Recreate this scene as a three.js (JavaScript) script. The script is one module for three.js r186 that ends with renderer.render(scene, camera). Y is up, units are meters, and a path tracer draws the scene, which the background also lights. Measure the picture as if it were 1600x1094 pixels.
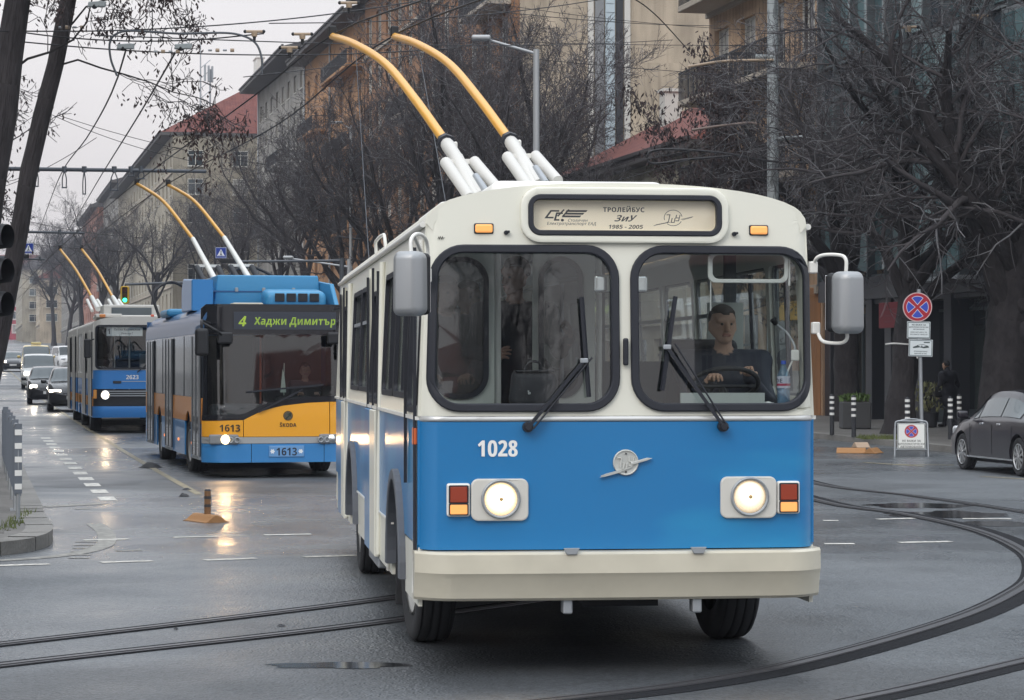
import * as THREE from 'three';
import { RoundedBoxGeometry } from 'three/addons/geometries/RoundedBoxGeometry.js';
import { mergeGeometries, mergeVertices, toCreasedNormals } from 'three/addons/utils/BufferGeometryUtils.js';
import { TessellateModifier } from 'three/addons/modifiers/TessellateModifier.js';
import { MarchingCubes } from 'three/addons/objects/MarchingCubes.js';
import { Brush, Evaluator, SUBTRACTION } from 'three-bvh-csg';

// ---------- camera, sky, sun, exposure ----------
const scene = new THREE.Scene();
const EYE = 1.9, FOCAL = 3900, HORIZON = 575;            // eye height in metres; focal length and horizon row of a 1600 x 1094 frame
const camera = new THREE.PerspectiveCamera(15.97, 1600 / 1094, 0.1, 3000);
camera.position.set(0, EYE, 0);
camera.lookAt(0, EYE + (HORIZON - 547) / FOCAL * 100, -100);
const renderer = new THREE.WebGLRenderer({ antialias: true });
renderer.setSize(1024, 700);
renderer.toneMapping = THREE.LinearToneMapping;
renderer.toneMappingExposure = 1.18;
renderer.shadowMap.enabled = true;

let seedState = 7;
const reseed = (s) => { seedState = s | 0; };
const rnd = () => { seedState = (seedState + 0x6d2b79f5) | 0; let t = Math.imul(seedState ^ (seedState >>> 15), 1 | seedState); t = (t + Math.imul(t ^ (t >>> 7), 61 | t)) ^ t; return ((t ^ (t >>> 14)) >>> 0) / 4294967296; };
const rr = (a, b) => a + (b - a) * rnd();
const hash = (x, y, z = 0) => { let h = Math.imul(x | 0, 374761393) + Math.imul(y | 0, 668265263) + Math.imul(z | 0, 2147483647 ^ 0x5bd1e995); h = Math.imul(h ^ (h >>> 13), 1274126177); return ((h ^ (h >>> 16)) >>> 0) / 4294967296; };
const smooth = (t) => t * t * (3 - 2 * t);
const clamp = (x, a, b) => Math.min(b, Math.max(a, x));
const lerp = (a, b, t) => a + (b - a) * t;
// periodic value noise; p = period in cells
const vnoise = (x, y, p, s = 0) => {
  const xi = Math.floor(x), yi = Math.floor(y), fx = smooth(x - xi), fy = smooth(y - yi), m = (a) => ((a % p) + p) % p;
  return lerp(lerp(hash(m(xi), m(yi), s), hash(m(xi + 1), m(yi), s), fx), lerp(hash(m(xi), m(yi + 1), s), hash(m(xi + 1), m(yi + 1), s), fx), fy);
};
const fbm = (u, v, p, oct, s = 0) => { let a = 0.5, t = 0, n = 0; for (let o = 0; o < oct; o++) { t += a * vnoise(u * p, v * p, p, s + o * 17); n += a; a *= 0.5; p *= 2; } return t / n; };

{ // an even overcast sky, a little brighter overhead and towards the hidden sun
  const W = 1024, H = 512, data = new Float32Array(W * H * 4), sun = new THREE.Vector3(-0.45, 0.72, 0.55).normalize();
  for (let j = 0; j < H; j++) for (let i = 0; i < W; i++) {
    const el = ((j + 0.5) / H - 0.5) * Math.PI, az = (i / W) * Math.PI * 2, o = (j * W + i) * 4;
    const se = Math.sin(Math.max(el, 0)), u = i / W, v = j / H;
    const dx = -Math.cos(az) * Math.cos(el), dz = -Math.sin(az) * Math.cos(el);
    const glow = Math.max(0, dx * sun.x + Math.sin(el) * sun.y + dz * sun.z);
    const cl = fbm(u, v * 1.9, 8, 5, 3) - 0.5, cl2 = fbm(u, v * 2.3, 24, 4, 9) - 0.5;
    const L = (0.60 + 1.18 * se + 0.28 * Math.pow(glow, 4)) * (1 + 0.26 * cl + 0.10 * cl2);
    const t = clamp(0.5 + cl * 1.6, 0, 1);
    const q = smooth(clamp(se * 2.2, 0, 1));   // pinkish low down, cool grey overhead
    data[o] = L * lerp(lerp(0.995, 1.035, t), 0.925, q); data[o + 1] = L * lerp(lerp(0.96, 0.975, t), 0.985, q); data[o + 2] = L * lerp(lerp(0.985, 0.955, t), 1.06, q); data[o + 3] = 1;
  }
  const sky = new THREE.DataTexture(data, W, H, THREE.RGBAFormat, THREE.FloatType);
  sky.mapping = THREE.EquirectangularReflectionMapping; sky.magFilter = sky.minFilter = THREE.LinearFilter; sky.needsUpdate = true;
  scene.background = sky; scene.environment = sky; scene.backgroundIntensity = 1; scene.environmentIntensity = 1;
}
const sun = new THREE.DirectionalLight(0xfff4e8, 0.8);
sun.position.set(-45, 72, 55); sun.target.position.set(0, 0, -30); sun.castShadow = true; sun.shadow.radius = 45;
Object.assign(sun.shadow.camera, { left: -120, right: 120, top: 120, bottom: -120, near: 1, far: 500 }); sun.shadow.mapSize.set(2048, 2048);
scene.add(sun, sun.target);

// ---------- places ----------
const SLANT = 0.216, TH = Math.atan(SLANT);                 // the street runs off 12 degrees to the left
const softplus = (x) => (x > 200 ? x : 8 * Math.log(1 + Math.exp(x / 8)));
const rise = (d) => 0.0075 * softplus(d - 45) + 0.0085 * softplus(d - 113);   // the street climbs gently
const at = (px, py, d) => new THREE.Vector3((px - 800) / FOCAL * d, EYE + (HORIZON - py) / FOCAL * d, -d);
const onRoad = (px, d, up = 0) => new THREE.Vector3((px - 800) / FOCAL * d, rise(d) + up, -d);
const street = (a, d, up = 0) => new THREE.Vector3(a - SLANT * d, rise(d) + up, -d);
const flat = (px, py) => { const d = FOCAL * EYE / (py - HORIZON); return [(px - 800) / FOCAL * d, d]; };

// ---------- helpers ----------
const V2 = (x, y) => new THREE.Vector2(x, y), V3 = (x, y, z) => new THREE.Vector3(x, y, z);
const taken = {};
function numbered(name) { const n = (taken[name] = (taken[name] ?? -1) + 1); return n ? name + '_' + String(n).padStart(3, '0') : name; }
function part(name, geo, mat, parent) {
  const g = Array.isArray(geo) ? merge(geo) : geo;
  const m = new THREE.Mesh(g, mat); m.name = name; m.castShadow = m.receiveShadow = true; parent.add(m); return m;
}
function merge(list) { return list.length === 1 ? list[0] : mergeGeometries(list.map((g) => { const n = g.index ? g.toNonIndexed() : g; for (const k of Object.keys(n.attributes)) if (!['position', 'normal', 'uv', 'color'].includes(k)) n.deleteAttribute(k); if (!n.attributes.uv) n.setAttribute('uv', new THREE.Float32BufferAttribute(new Float32Array(n.attributes.position.count * 2), 2)); return n; })); }
function tag(o, label, category, group, kind) { if (label) o.userData.label = label; if (category) o.userData.category = category; if (group) o.userData.group = group; if (kind) o.userData.kind = kind; return o; }
function thing(name, label, category, pos = [0, 0, 0], turn = 0, group) {
  const o = new THREE.Group(); o.name = numbered(name); scene.add(o);
  if (pos.isVector3) o.position.copy(pos); else o.position.set(...pos);
  o.rotation.y = turn; return tag(o, label, category, group);
}
function solo(name, geo, mat, label, category, group) { const m = part(numbered(name), geo, mat, scene); return tag(m, label, category, group); }
function struct(name, geo, mat, parent) { const m = part(parent ? name : numbered(name), geo, mat, parent || scene); if (!parent) m.userData.kind = 'structure'; return m; }
function sub(name, parent) { const g = new THREE.Group(); g.name = name; parent.add(g); return g; }
function copyOf(o, pos, turn, label, group) { const c = o.clone(); c.name = numbered(o.name.replace(/_\d{3}$/, '')); scene.add(c); c.position.copy(pos); c.rotation.y = turn; c.userData = { ...o.userData }; if (label) c.userData.label = label; if (group) c.userData.group = group; return c; }
const move = (g, x, y, z) => g.translate(x, y, z);
const box = (w, h, d, x = 0, y = 0, z = 0) => new THREE.BoxGeometry(w, h, d).translate(x, y, z);
const rbox = (w, h, d, r, x = 0, y = 0, z = 0, seg = 2) => new RoundedBoxGeometry(w, h, d, seg, Math.min(r, w / 2.01, h / 2.01, d / 2.01)).translate(x, y, z);
const cyl = (r0, r1, h, n = 16, x = 0, y = 0, z = 0) => new THREE.CylinderGeometry(r1, r0, h, n).translate(x, y, z);   // r0 bottom, r1 top
const cylz = (r, h, n = 20, x = 0, y = 0, z = 0) => new THREE.CylinderGeometry(r, r, h, n).rotateX(Math.PI / 2).translate(x, y, z);
const cylx = (r, h, n = 20, x = 0, y = 0, z = 0) => new THREE.CylinderGeometry(r, r, h, n).rotateZ(Math.PI / 2).translate(x, y, z);
function tube(pts, r, seg = 24, n = 8, smoothIt = true) {
  const p = pts.map((q) => (q.isVector3 ? q : V3(...q)));
  let c; if (p.length === 2) c = new THREE.LineCurve3(p[0], p[1]); else if (smoothIt) c = new THREE.CatmullRomCurve3(p, false, 'centripetal'); else { c = new THREE.CurvePath(); for (let i = 1; i < p.length; i++) c.add(new THREE.LineCurve3(p[i - 1], p[i])); }
  return new THREE.TubeGeometry(c, p.length === 2 ? 1 : seg, r, n, false);
}
function rod(a, b, r0, r1 = r0, n = 8, caps = true) {          // tapered rod from a to b
  a = a.isVector3 ? a : V3(...a); b = b.isVector3 ? b : V3(...b);
  const d = b.clone().sub(a), g = new THREE.CylinderGeometry(r1, r0, d.length(), n, 1, !caps);
  g.applyQuaternion(new THREE.Quaternion().setFromUnitVectors(V3(0, 1, 0), d.clone().normalize()));
  return g.translate((a.x + b.x) / 2, (a.y + b.y) / 2, (a.z + b.z) / 2);
}
function beam(a, b, w, h) {                                    // bar of rectangular section from a to b
  a = a.isVector3 ? a : V3(...a); b = b.isVector3 ? b : V3(...b);
  const d = b.clone().sub(a), g = new THREE.BoxGeometry(w, h, d.length()), m = new THREE.Matrix4().lookAt(V3(0, 0, 0), d, V3(0, 1, 0));
  return g.applyMatrix4(m).translate((a.x + b.x) / 2, (a.y + b.y) / 2, (a.z + b.z) / 2);
}
function rrPts(x0, x1, y0, y1, r, lean = 0, n = 8) {            // rounded rectangle; lean pulls the top edge inwards on the x0 side
  const P = [], q = (cx, cy, a0) => { for (let i = 0; i <= n; i++) { const a = a0 + (i / n) * Math.PI / 2; P.push(V2(cx + r * Math.cos(a), cy + r * Math.sin(a))); } };
  r = Math.min(r, (x1 - x0) / 2 - 1e-4, (y1 - y0) / 2 - 1e-4);
  q(x1 - r, y0 + r, -Math.PI / 2); q(x1 - r, y1 - r, 0); q(x0 + r, y1 - r, Math.PI / 2); q(x0 + r, y0 + r, Math.PI);
  if (lean) for (const p of P) p.x += lean * (p.y - y0) / (y1 - y0) * (x1 - p.x) / (x1 - x0);
  return P;
}
const shapeOf = (pts, holes = []) => { const s = new THREE.Shape(pts); for (const h of holes) s.holes.push(new THREE.Path(h)); return s; };
const circlePts = (cx, cy, r, n = 28) => Array.from({ length: n }, (_, i) => V2(cx + r * Math.cos(i / n * Math.PI * 2), cy + r * Math.sin(i / n * Math.PI * 2)));
function extr(shape, depth, bevel = 0, seg = 1, steps = 1) { return new THREE.ExtrudeGeometry(shape, { depth, bevelEnabled: bevel > 0, bevelThickness: bevel, bevelSize: bevel, bevelOffset: -bevel, bevelSegments: seg, steps, curveSegments: 10 }); }
function bent(geo, fn, edge = 0.2, iter = 5, crease = 0.6) {    // cut into small triangles, then push every vertex by fn(position)
  let g = geo; if (edge) g = new TessellateModifier(edge, iter).modify(g.index ? g.toNonIndexed() : g);
  const p = g.attributes.position, v = V3(0, 0, 0);
  for (let i = 0; i < p.count; i++) { v.fromBufferAttribute(p, i); fn(v); p.setXYZ(i, v.x, v.y, v.z); }
  const uv = g.attributes.uv; g = mergeVertices(g.index ? g : dropNormals(g), 1e-5);
  return toCreasedNormals(g, crease);
}
function dropNormals(g) { g.deleteAttribute('normal'); return g; }
function flatShape(shape) { return new THREE.ShapeGeometry(shape, 10); }
function uvm(g, s = 1) {                                       // texture coordinates in metres by the way each face points
  g = g.index ? g.toNonIndexed() : g; if (!g.attributes.normal) g.computeVertexNormals();
  const p = g.attributes.position, n = g.attributes.normal, uv = new Float32Array(p.count * 2);
  for (let i = 0; i < p.count; i++) {
    const ax = Math.abs(n.getX(i)), ay = Math.abs(n.getY(i)), az = Math.abs(n.getZ(i));
    let u, v; if (ay > ax && ay > az) { u = p.getX(i); v = p.getZ(i); } else if (ax > az) { u = p.getZ(i); v = p.getY(i); } else { u = p.getX(i); v = p.getY(i); }
    uv[i * 2] = u * s; uv[i * 2 + 1] = v * s;
  }
  g.setAttribute('uv', new THREE.BufferAttribute(uv, 2)); return g;
}
const lathe = (pts, n = 24) => new THREE.LatheGeometry(pts.map((p) => V2(p[0], p[1])), n);

// ---------- materials ----------
const lin = (r, g, b) => new THREE.Color().setRGB(r, g, b);
const mat = (c, rough = 0.6, metal = 0, extra = {}) => new THREE.MeshStandardMaterial({ color: Array.isArray(c) ? lin(...c) : c, roughness: rough, metalness: metal, side: THREE.DoubleSide, ...extra });
const phys = (c, rough, metal, extra = {}) => new THREE.MeshPhysicalMaterial({ color: Array.isArray(c) ? lin(...c) : c, roughness: rough, metalness: metal, side: THREE.DoubleSide, ...extra });
function noiseTex(size, fn, srgb = false, repeat = 1, mirror = false) {
  const d = new Uint8Array(size * size * 4);
  for (let j = 0; j < size; j++) for (let i = 0; i < size; i++) { const c = fn(i / size, j / size, i, j), o = (j * size + i) * 4; const a = Array.isArray(c) ? c : [c, c, c]; d[o] = clamp(a[0] * 255, 0, 255); d[o + 1] = clamp(a[1] * 255, 0, 255); d[o + 2] = clamp(a[2] * 255, 0, 255); d[o + 3] = 255; }
  const t = new THREE.DataTexture(d, size, size); t.wrapS = t.wrapT = mirror ? THREE.MirroredRepeatWrapping : THREE.RepeatWrapping; t.magFilter = THREE.LinearFilter; t.minFilter = THREE.LinearMipmapLinearFilter; t.repeat.set(repeat, repeat); if (srgb) t.colorSpace = THREE.SRGBColorSpace; t.needsUpdate = true; return t;
}
function canvasTex(w, h, draw) { const c = document.createElement('canvas'); c.width = w; c.height = h; const x = c.getContext('2d'); draw(x, w, h); const t = new THREE.CanvasTexture(c); t.colorSpace = THREE.SRGBColorSpace; t.magFilter = THREE.LinearFilter; t.anisotropy = 8; return t; }
// a printed sheet: w x h metres, centred at x, y, z, facing +z; transparent where nothing is printed if clear is set
function print(name, w, h, pw, ph, draw, parent, x, y, z, opts = {}) {
  const t = canvasTex(pw, ph, draw), m = mat(0xffffff, opts.rough ?? 0.5, 0, { map: t, transparent: !!opts.clear, alphaTest: opts.clear ? 0.4 : 0 });
  if (opts.emit) { m.emissive = new THREE.Color(0xffffff); m.emissiveMap = t; m.emissiveIntensity = opts.emit; }
  const g = new THREE.PlaneGeometry(w, h, 1, 1); if (opts.ry) g.rotateY(opts.ry); g.translate(x, y, z);
  return part(name, g, m, parent);
}
const text = (x, s, px, py, font, color, align = 'center', sx = 1, skew = 0) => { x.save(); x.translate(px, py); x.transform(sx, 0, skew, 1, 0, 0); x.font = font; x.fillStyle = color; x.textAlign = align; x.textBaseline = 'middle'; x.fillText(s, 0, 0); x.restore(); };

const stuccoTex = noiseTex(512, (u, v) => { const a = fbm(u, v, 5, 6, 1), b = fbm(u * 3, v * 0.5, 6, 4, 5); const c = fbm(u * 8, v * 0.35, 8, 4, 15); const s = 0.76 + 0.5 * (a - 0.5) + 0.4 * (b - 0.5) + 0.45 * (Math.min(c, 0.55) - 0.5); return [s, s * 0.985, s * 0.97]; }, false, 0.11);
const stuccoBump = noiseTex(256, (u, v) => fbm(u, v, 32, 3, 8), false, 0.7);
const grainBump = noiseTex(512, (u, v) => 0.55 * vnoise(u * 128, v * 128, 128, 2) + 0.45 * vnoise(u * 64, v * 64, 64, 4), false, 1);
const stucco = (c, extra = {}) => mat(c, 0.92, 0, { map: stuccoTex, bumpMap: stuccoBump, bumpScale: 0.012, ...extra });
const M = {
  cream: phys([0.72, 0.71, 0.62], 0.42, 0, { clearcoat: 0.35, clearcoatRoughness: 0.2 }),
  rubber: mat([0.012, 0.014, 0.022], 0.55), black: mat([0.012, 0.013, 0.016], 0.6), dark: mat([0.03, 0.032, 0.038], 0.7),
  tyre: mat([0.024, 0.025, 0.028], 0.9), steel: mat([0.42, 0.43, 0.44], 0.45, 0.8), chrome: mat([0.75, 0.76, 0.77], 0.18, 1), galv: mat([0.36, 0.38, 0.4], 0.55, 0.6),
  whitePaint: mat([0.72, 0.71, 0.67], 0.4), white: mat([0.78, 0.78, 0.76], 0.55), grey: mat([0.22, 0.23, 0.24], 0.65),
  glass: phys([0.86, 0.93, 0.92], 0.02, 0, { transmission: 1, thickness: 0, ior: 1.5 }),
  screen: phys([0.80, 0.84, 0.84], 0.015, 0, { transmission: 1, thickness: 0, ior: 1.78 }),
  clear: phys([0.96, 0.96, 0.95], 0.02, 0, { transmission: 1, thickness: 0, ior: 1.45 }),
  tint: phys([0.30, 0.33, 0.36], 0.03, 0, { transmission: 1, thickness: 0, ior: 1.52 }),
  darkGlass: phys([0.015, 0.02, 0.025], 0.05, 0, { specularIntensity: 1 }),
  cable: mat([0.02, 0.02, 0.024], 0.6), pipe: mat([0.09, 0.10, 0.115], 0.55, 0.3), porcelain: mat([0.36, 0.27, 0.19], 0.4),
  yellow: phys([0.72, 0.36, 0.045], 0.45, 0, { clearcoat: 0.2 }),
};
// ---------- ground, road, pavements ----------
const asphaltMap = noiseTex(1024, (u, v) => { const a = fbm(u, v, 12, 6, 21), b = fbm(u, v * 0.5, 6, 5, 33), c = hash(Math.floor(u * 1024), Math.floor(v * 1024), 5), w = clamp((fbm(u, v, 5, 6, 37) - 0.56) * 9, 0, 1); const s = (0.80 + 0.5 * (a - 0.5) + 0.4 * (b - 0.5) + 0.42 * (c - 0.5)) * (1 - 0.42 * w); return [s * 0.98, s, s * 1.03]; }, false, 1 / 22, true);
const asphaltRough = noiseTex(1024, (u, v) => { const a = fbm(u * 1.0, v, 7, 5, 41), b = fbm(u, v, 40, 3, 47); return clamp(0.50 + 1.15 * (a - 0.5) + 0.35 * (b - 0.5), 0.22, 0.85); }, false, 1 / 31, true);
const asphaltBump = noiseTex(1024, (u, v) => 0.6 * vnoise(u * 256, v * 256, 256, 2) + 0.4 * vnoise(u * 90, v * 90, 90, 4), false, 1 / 3.1);
const asphalt = mat([0.135, 0.145, 0.155], 0.70, 0, { map: asphaltMap, roughnessMap: asphaltRough, bumpMap: asphaltBump, bumpScale: 0.011 });
{
  const ds = []; for (let d = -160; d < 12; d += 20) ds.push(d); for (let d = 12; d < 60; d += 3) ds.push(d); for (let d = 60; d < 220; d += 8) ds.push(d); for (let d = 220; d <= 1300; d += 60) ds.push(d);
  const xs = [-700, -300, -120, -60, -30, -12, 0, 12, 30, 60, 120, 300, 700], pos = [], uv = [], idx = [];
  for (const d of ds) for (const x of xs) { pos.push(x, rise(d), -d); uv.push(x, d); }
  for (let i = 0; i < ds.length - 1; i++) for (let j = 0; j < xs.length - 1; j++) { const a = i * xs.length + j, b = a + xs.length; idx.push(a, a + 1, b, a + 1, b + 1, b); }
  const g = new THREE.BufferGeometry(); g.setAttribute('position', new THREE.Float32BufferAttribute(pos, 3)); g.setAttribute('uv', new THREE.Float32BufferAttribute(uv, 2)); g.setIndex(idx); g.computeVertexNormals();
  struct('road', g, asphalt);
}
// a sheet on the ground from a list of [x, depth] corners
function sheet(pts, up, thick = 0) {
  const s = new THREE.Shape(pts.map(([x, d]) => V2(x, d)));
  let g = thick ? new THREE.ExtrudeGeometry(s, { depth: thick, bevelEnabled: false }) : new THREE.ShapeGeometry(s);
  const p = g.attributes.position; for (let i = 0; i < p.count; i++) { const x = p.getX(i), d = p.getY(i), z = p.getZ(i); p.setXYZ(i, x, rise(d) + up + z - thick, -d); }
  g.computeVertexNormals(); if (!g.attributes.uv) return g; const uv = g.attributes.uv; for (let i = 0; i < p.count; i++) uv.setXY(i, p.getX(i), -p.getZ(i)); return g;
}
// a ribbon along [x, depth] points, between offsets o0 and o1 to its right
function ribbon(pts, o0, o1, up, h = 0) {
  const P = pts.map(([x, d]) => V2(x, d)), pos = [], uv = [], idx = [];
  P.forEach((p, i) => {
    const t = P[Math.min(i + 1, P.length - 1)].clone().sub(P[Math.max(i - 1, 0)]).normalize(), n = V2(t.y, -t.x);
    for (const o of [o0, o1]) { const q = p.clone().addScaledVector(n, o); pos.push(q.x, rise(q.y) + up + h, -q.y); uv.push(q.x, q.y); if (h) { pos.push(q.x, rise(q.y) + up, -q.y); uv.push(q.x + 0.1, q.y); } }
    if (i) { const k = h ? 4 : 2, a = (i - 1) * k, b = i * k; const quad = (m, n2) => idx.push(a + m, a + n2, b + m, a + n2, b + n2, b + m); if (h) { quad(0, 2); quad(1, 0); quad(2, 3); } else quad(0, 1); }
  });
  const g = new THREE.BufferGeometry(); g.setAttribute('position', new THREE.Float32BufferAttribute(pos, 3)); g.setAttribute('uv', new THREE.Float32BufferAttribute(uv, 2)); g.setIndex(idx);
  const f = g.toNonIndexed(); f.computeVertexNormals(); return f;
}
const curve2 = (pts, n = 60) => new THREE.SplineCurve(pts.map(([x, d]) => V2(x, d))).getPoints(n).map((p) => [p.x, p.y]);
const along = (a, d0, d1, step = 6) => { const r = []; for (let d = d0; d < d1 + 0.01; d += step) r.push([a - SLANT * d, d]); return r; };

const slabMap = noiseTex(512, (u, v) => { const a = fbm(u, v, 8, 6, 61), b = fbm(u, v, 48, 2, 62); const s = 0.8 + 0.6 * (a - 0.5) + 0.2 * (b - 0.5); return [s, s * 0.985, s * 0.96]; }, false, 1 / 7, true);
const slabMat = mat([0.16, 0.155, 0.15], 0.62, 0, { map: slabMap, bumpMap: asphaltBump, bumpScale: 0.005 });
const kerbMat = mat([0.24, 0.235, 0.225], 0.6, 0, { map: slabMap, bumpMap: asphaltBump, bumpScale: 0.006 });
const soilMat = mat([0.07, 0.055, 0.042], 0.95, 0, { bumpMap: asphaltBump, bumpScale: 0.03 });
// right pavement: kerb at a = 21, houses at a = 27
struct('pavement', ribbon(along(21.3, 30, 560, 8), 0, 60, 0.13), slabMat);
{ const k = struct('kerb', ribbon(along(21, 54, 560, 8), 0, 0.3, 0.002, 0.135), kerbMat);
  const stone = box(0.28, 0.2, 0.97); for (let i = 0; i < 26; i++) { const d = 31 + i * 0.98 * Math.cos(TH), s = part('kerb_stone', stone, kerbMat, k); s.position.copy(street(21.15 + rr(-0.012, 0.012), d, 0.037 + rr(-0.006, 0.006))); s.rotation.y = TH; } }
// left pavement with its rounded corner
const corner = curve2([[-9.2, 23.1], [-7.4, 23.95], [-5.95, 24.75], [-5.32, 25.45], [-5.18, 26.4], [-5.36, 27.7], [-5.82, 29.7], [-6.25, 31.8]], 40);
struct('pavement', sheet([[-60, 8], [-30, 13], ...corner, ...along(0.62, 33, 420, 20), [-190, 420], [-60, 60]].map(([x, d]) => [x - 0.02, d + 0.02]), 0.135, 0.3), slabMat);
{ const k = struct('kerb', ribbon(along(0.62, 31.4, 420, 8), -0.02, 0.258, 0.002, 0.141), kerbMat);
  const fine = curve2(corner, 400); let acc = 0, start = 0;
  for (let i = 1; i < fine.length; i++) {
    acc += Math.hypot(fine[i][0] - fine[i - 1][0], fine[i][1] - fine[i - 1][1]);
    if (acc > 0.62 || i === fine.length - 1) { const seg = fine.slice(start, i + 1); if (seg.length > 2) { const s = seg.slice(1); part('kerb_stone', ribbon(s, -0.04, 0.26, 0.002, 0.142 + rr(-0.004, 0.006)), kerbMat, k); } start = i; acc = 0; }
  } }
// paving slabs by the corner: proud pieces with joints
{ const base = scene.getObjectByName('pavement_001'), slab = rbox(0.46, 0.03, 0.46, 0.006); for (let i = 0; i < 8; i++) for (let j = 0; j < 7; j++) { const x = -5.62 - j * 0.475 - i * 0.02, d = 25.7 + i * 0.475 + j * -0.12; if (x > -5.45 - (d - 25.5) * 0.12) continue; const s = part('paving_slab', slab, slabMat, base); s.position.set(x, rise(d) + 0.133 + rr(-0.004, 0.004), -d); s.rotation.y = 0.2 + rr(-0.01, 0.01); } }

// ---------- tram rails ----------
const bitumen = phys([0.016, 0.017, 0.02], 0.9, 0, { specularIntensity: 0.25, bumpMap: asphaltBump, bumpScale: 0.008 }), railSteel = mat([0.13, 0.13, 0.14], 0.42, 0.7), grooveMat = mat([0.012, 0.012, 0.014], 0.7);
function rail(pts, wide) {
  const c = curve2(pts, 110), k = struct('tram_rail', ribbon(c, -wide * 0.6, wide * 0.4, 0.004), bitumen);
  part('rail_head', ribbon(c, -0.034, 0.03, 0.006, 0.009), railSteel, k);
  part('guard_lip', ribbon(c, 0.068, 0.092, 0.006, 0.007), railSteel, k);
  part('groove', ribbon(c, 0.03, 0.068, 0.008), grooveMat, k);
  return k;
}
const arc1 = [[3.3, 60], [3.9, 44], [4.4, 35], [5.06, 32.2], [5.42, 29], [5.28, 25.6], [4.78, 22.8], [4.2, 20.9], [3.35, 18.8], [2.09, 16.4], [1.15, 15.05], [0.1, 14.1], [-1.4, 13], [-6, 10.4]];
const arc2 = [[4.6, 60], [4.75, 48], [4.98, 40], [5.9, 36.6], [6.75, 32.2], [7.0, 28], [6.6, 24], [5.9, 21], [5.0, 18.6], [3.3, 16.1], [2.0, 14.3], [0.6, 12.8], [-4, 9.6]];
rail(arc1, 0.34); rail(arc2, 0.26);
rail([[-9, 10.2], [-5.6, 14.6], [-3.5, 17.1], [-0.9, 20.7], [1.4, 25], [2.6, 31], [2.7, 38], [1.6, 48], [-0.6, 60]], 0.26);
rail([[-8.2, 9.6], [-5.2, 13.4], [-3.26, 15.9], [-0.77, 18.9], [2.0, 23.6], [3.5, 30], [3.7, 38], [2.7, 48], [0.5, 60]], 0.26);

// ---------- painted markings ----------
const paintTex = noiseTex(256, (u, v) => 0.62 + 0.9 * (fbm(u, v, 24, 4, 71) - 0.42), false, 0.9);
const paint = mat([0.78, 0.76, 0.70], 0.55, 0, { map: paintTex }), yellowPaint = mat([0.34, 0.30, 0.2], 0.55, 0, { map: paintTex }), wornPaint = mat([0.36, 0.35, 0.32], 0.6, 0, { map: paintTex });
const dash = (p0, p1, w, m = paint, name = 'road_marking') => struct(name, ribbon([p0, p1], -w / 2, w / 2, 0.005), m);
for (const [x0, x1, y0, y1] of [[-40, 78, 886, 882.5], [158, 238, 880, 877.5], [320, 400, 876.5, 873.5], [475, 557, 871.5, 869], [1288, 1335, 851, 851], [1405, 1486, 849, 847.5]]) dash(flat(x0, y0), flat(x1, y1), 0.13 * 1.2);
for (const [x0, x1, y0, y1] of [[131, 201, 845.5, 843.5], [272, 344, 841, 839.5], [413, 486, 837.5, 836], [1286, 1310, 815, 815], [1371, 1428, 813, 811.5], [1504, 1580, 812, 812.5], [181, 221, 862, 861]]) dash(flat(x0, y0), flat(x1, y1), 0.14, x0 === 181 ? wornPaint : paint);
for (const y of [848, 853, 858, 863, 868, 873]) dash(flat(118 - (y - 848) * 0.45, y), flat(157 - (y - 848) * 0.7, y), 0.1, wornPaint);
for (let i = 0; i < 14; i++) { const d = 35.4 + i * 2.05, a = 1.93 - (d - 35.4) * 0.004; dash([a - SLANT * d, d], [a - SLANT * (d + 1.0), d + 1.0], 0.24); }   // dotted lane edge
struct('road_marking', ribbon(Array.from({ length: 40 }, (_, i) => { const d = 37 + i * 4; return [3.36 - (d - 37) * 0.0043 - SLANT * d, d]; }), -0.06, 0.06, 0.005), yellowPaint);                                                                                             // yellow lane line
for (const [x0, x1, y0, y1, w] of [[1350, 1442, 727.5, 733, 0.16], [1400, 1490, 730, 731.5, 0.12], [1534, 1640, 748, 754, 0.16]]) dash(flat(x0, y0), flat(x1, y1), w, yellowPaint);
dash(flat(66, 794), flat(160, 789), 0.3, wornPaint); dash(flat(118, 797), flat(140, 796.5), 0.2, wornPaint);
// worn pale apron round the kerb corner
struct('road_marking', ribbon(curve2([[-8.4, 22.9], [-5.9, 24.15], [-4.75, 25.0], [-4.45, 26.4], [-4.72, 28.4], [-5.15, 30.2]], 40), 0.0, 0.2, 0.0045), wornPaint);
for (let i = 0; i < 5; i++) { const d = 112 + i * 1.1; dash([-0.4 + i * 0 - SLANT * d, d], [-0.4 - SLANT * (d + 0.1) + 4, d + 0.5], 0.5); }
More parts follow.
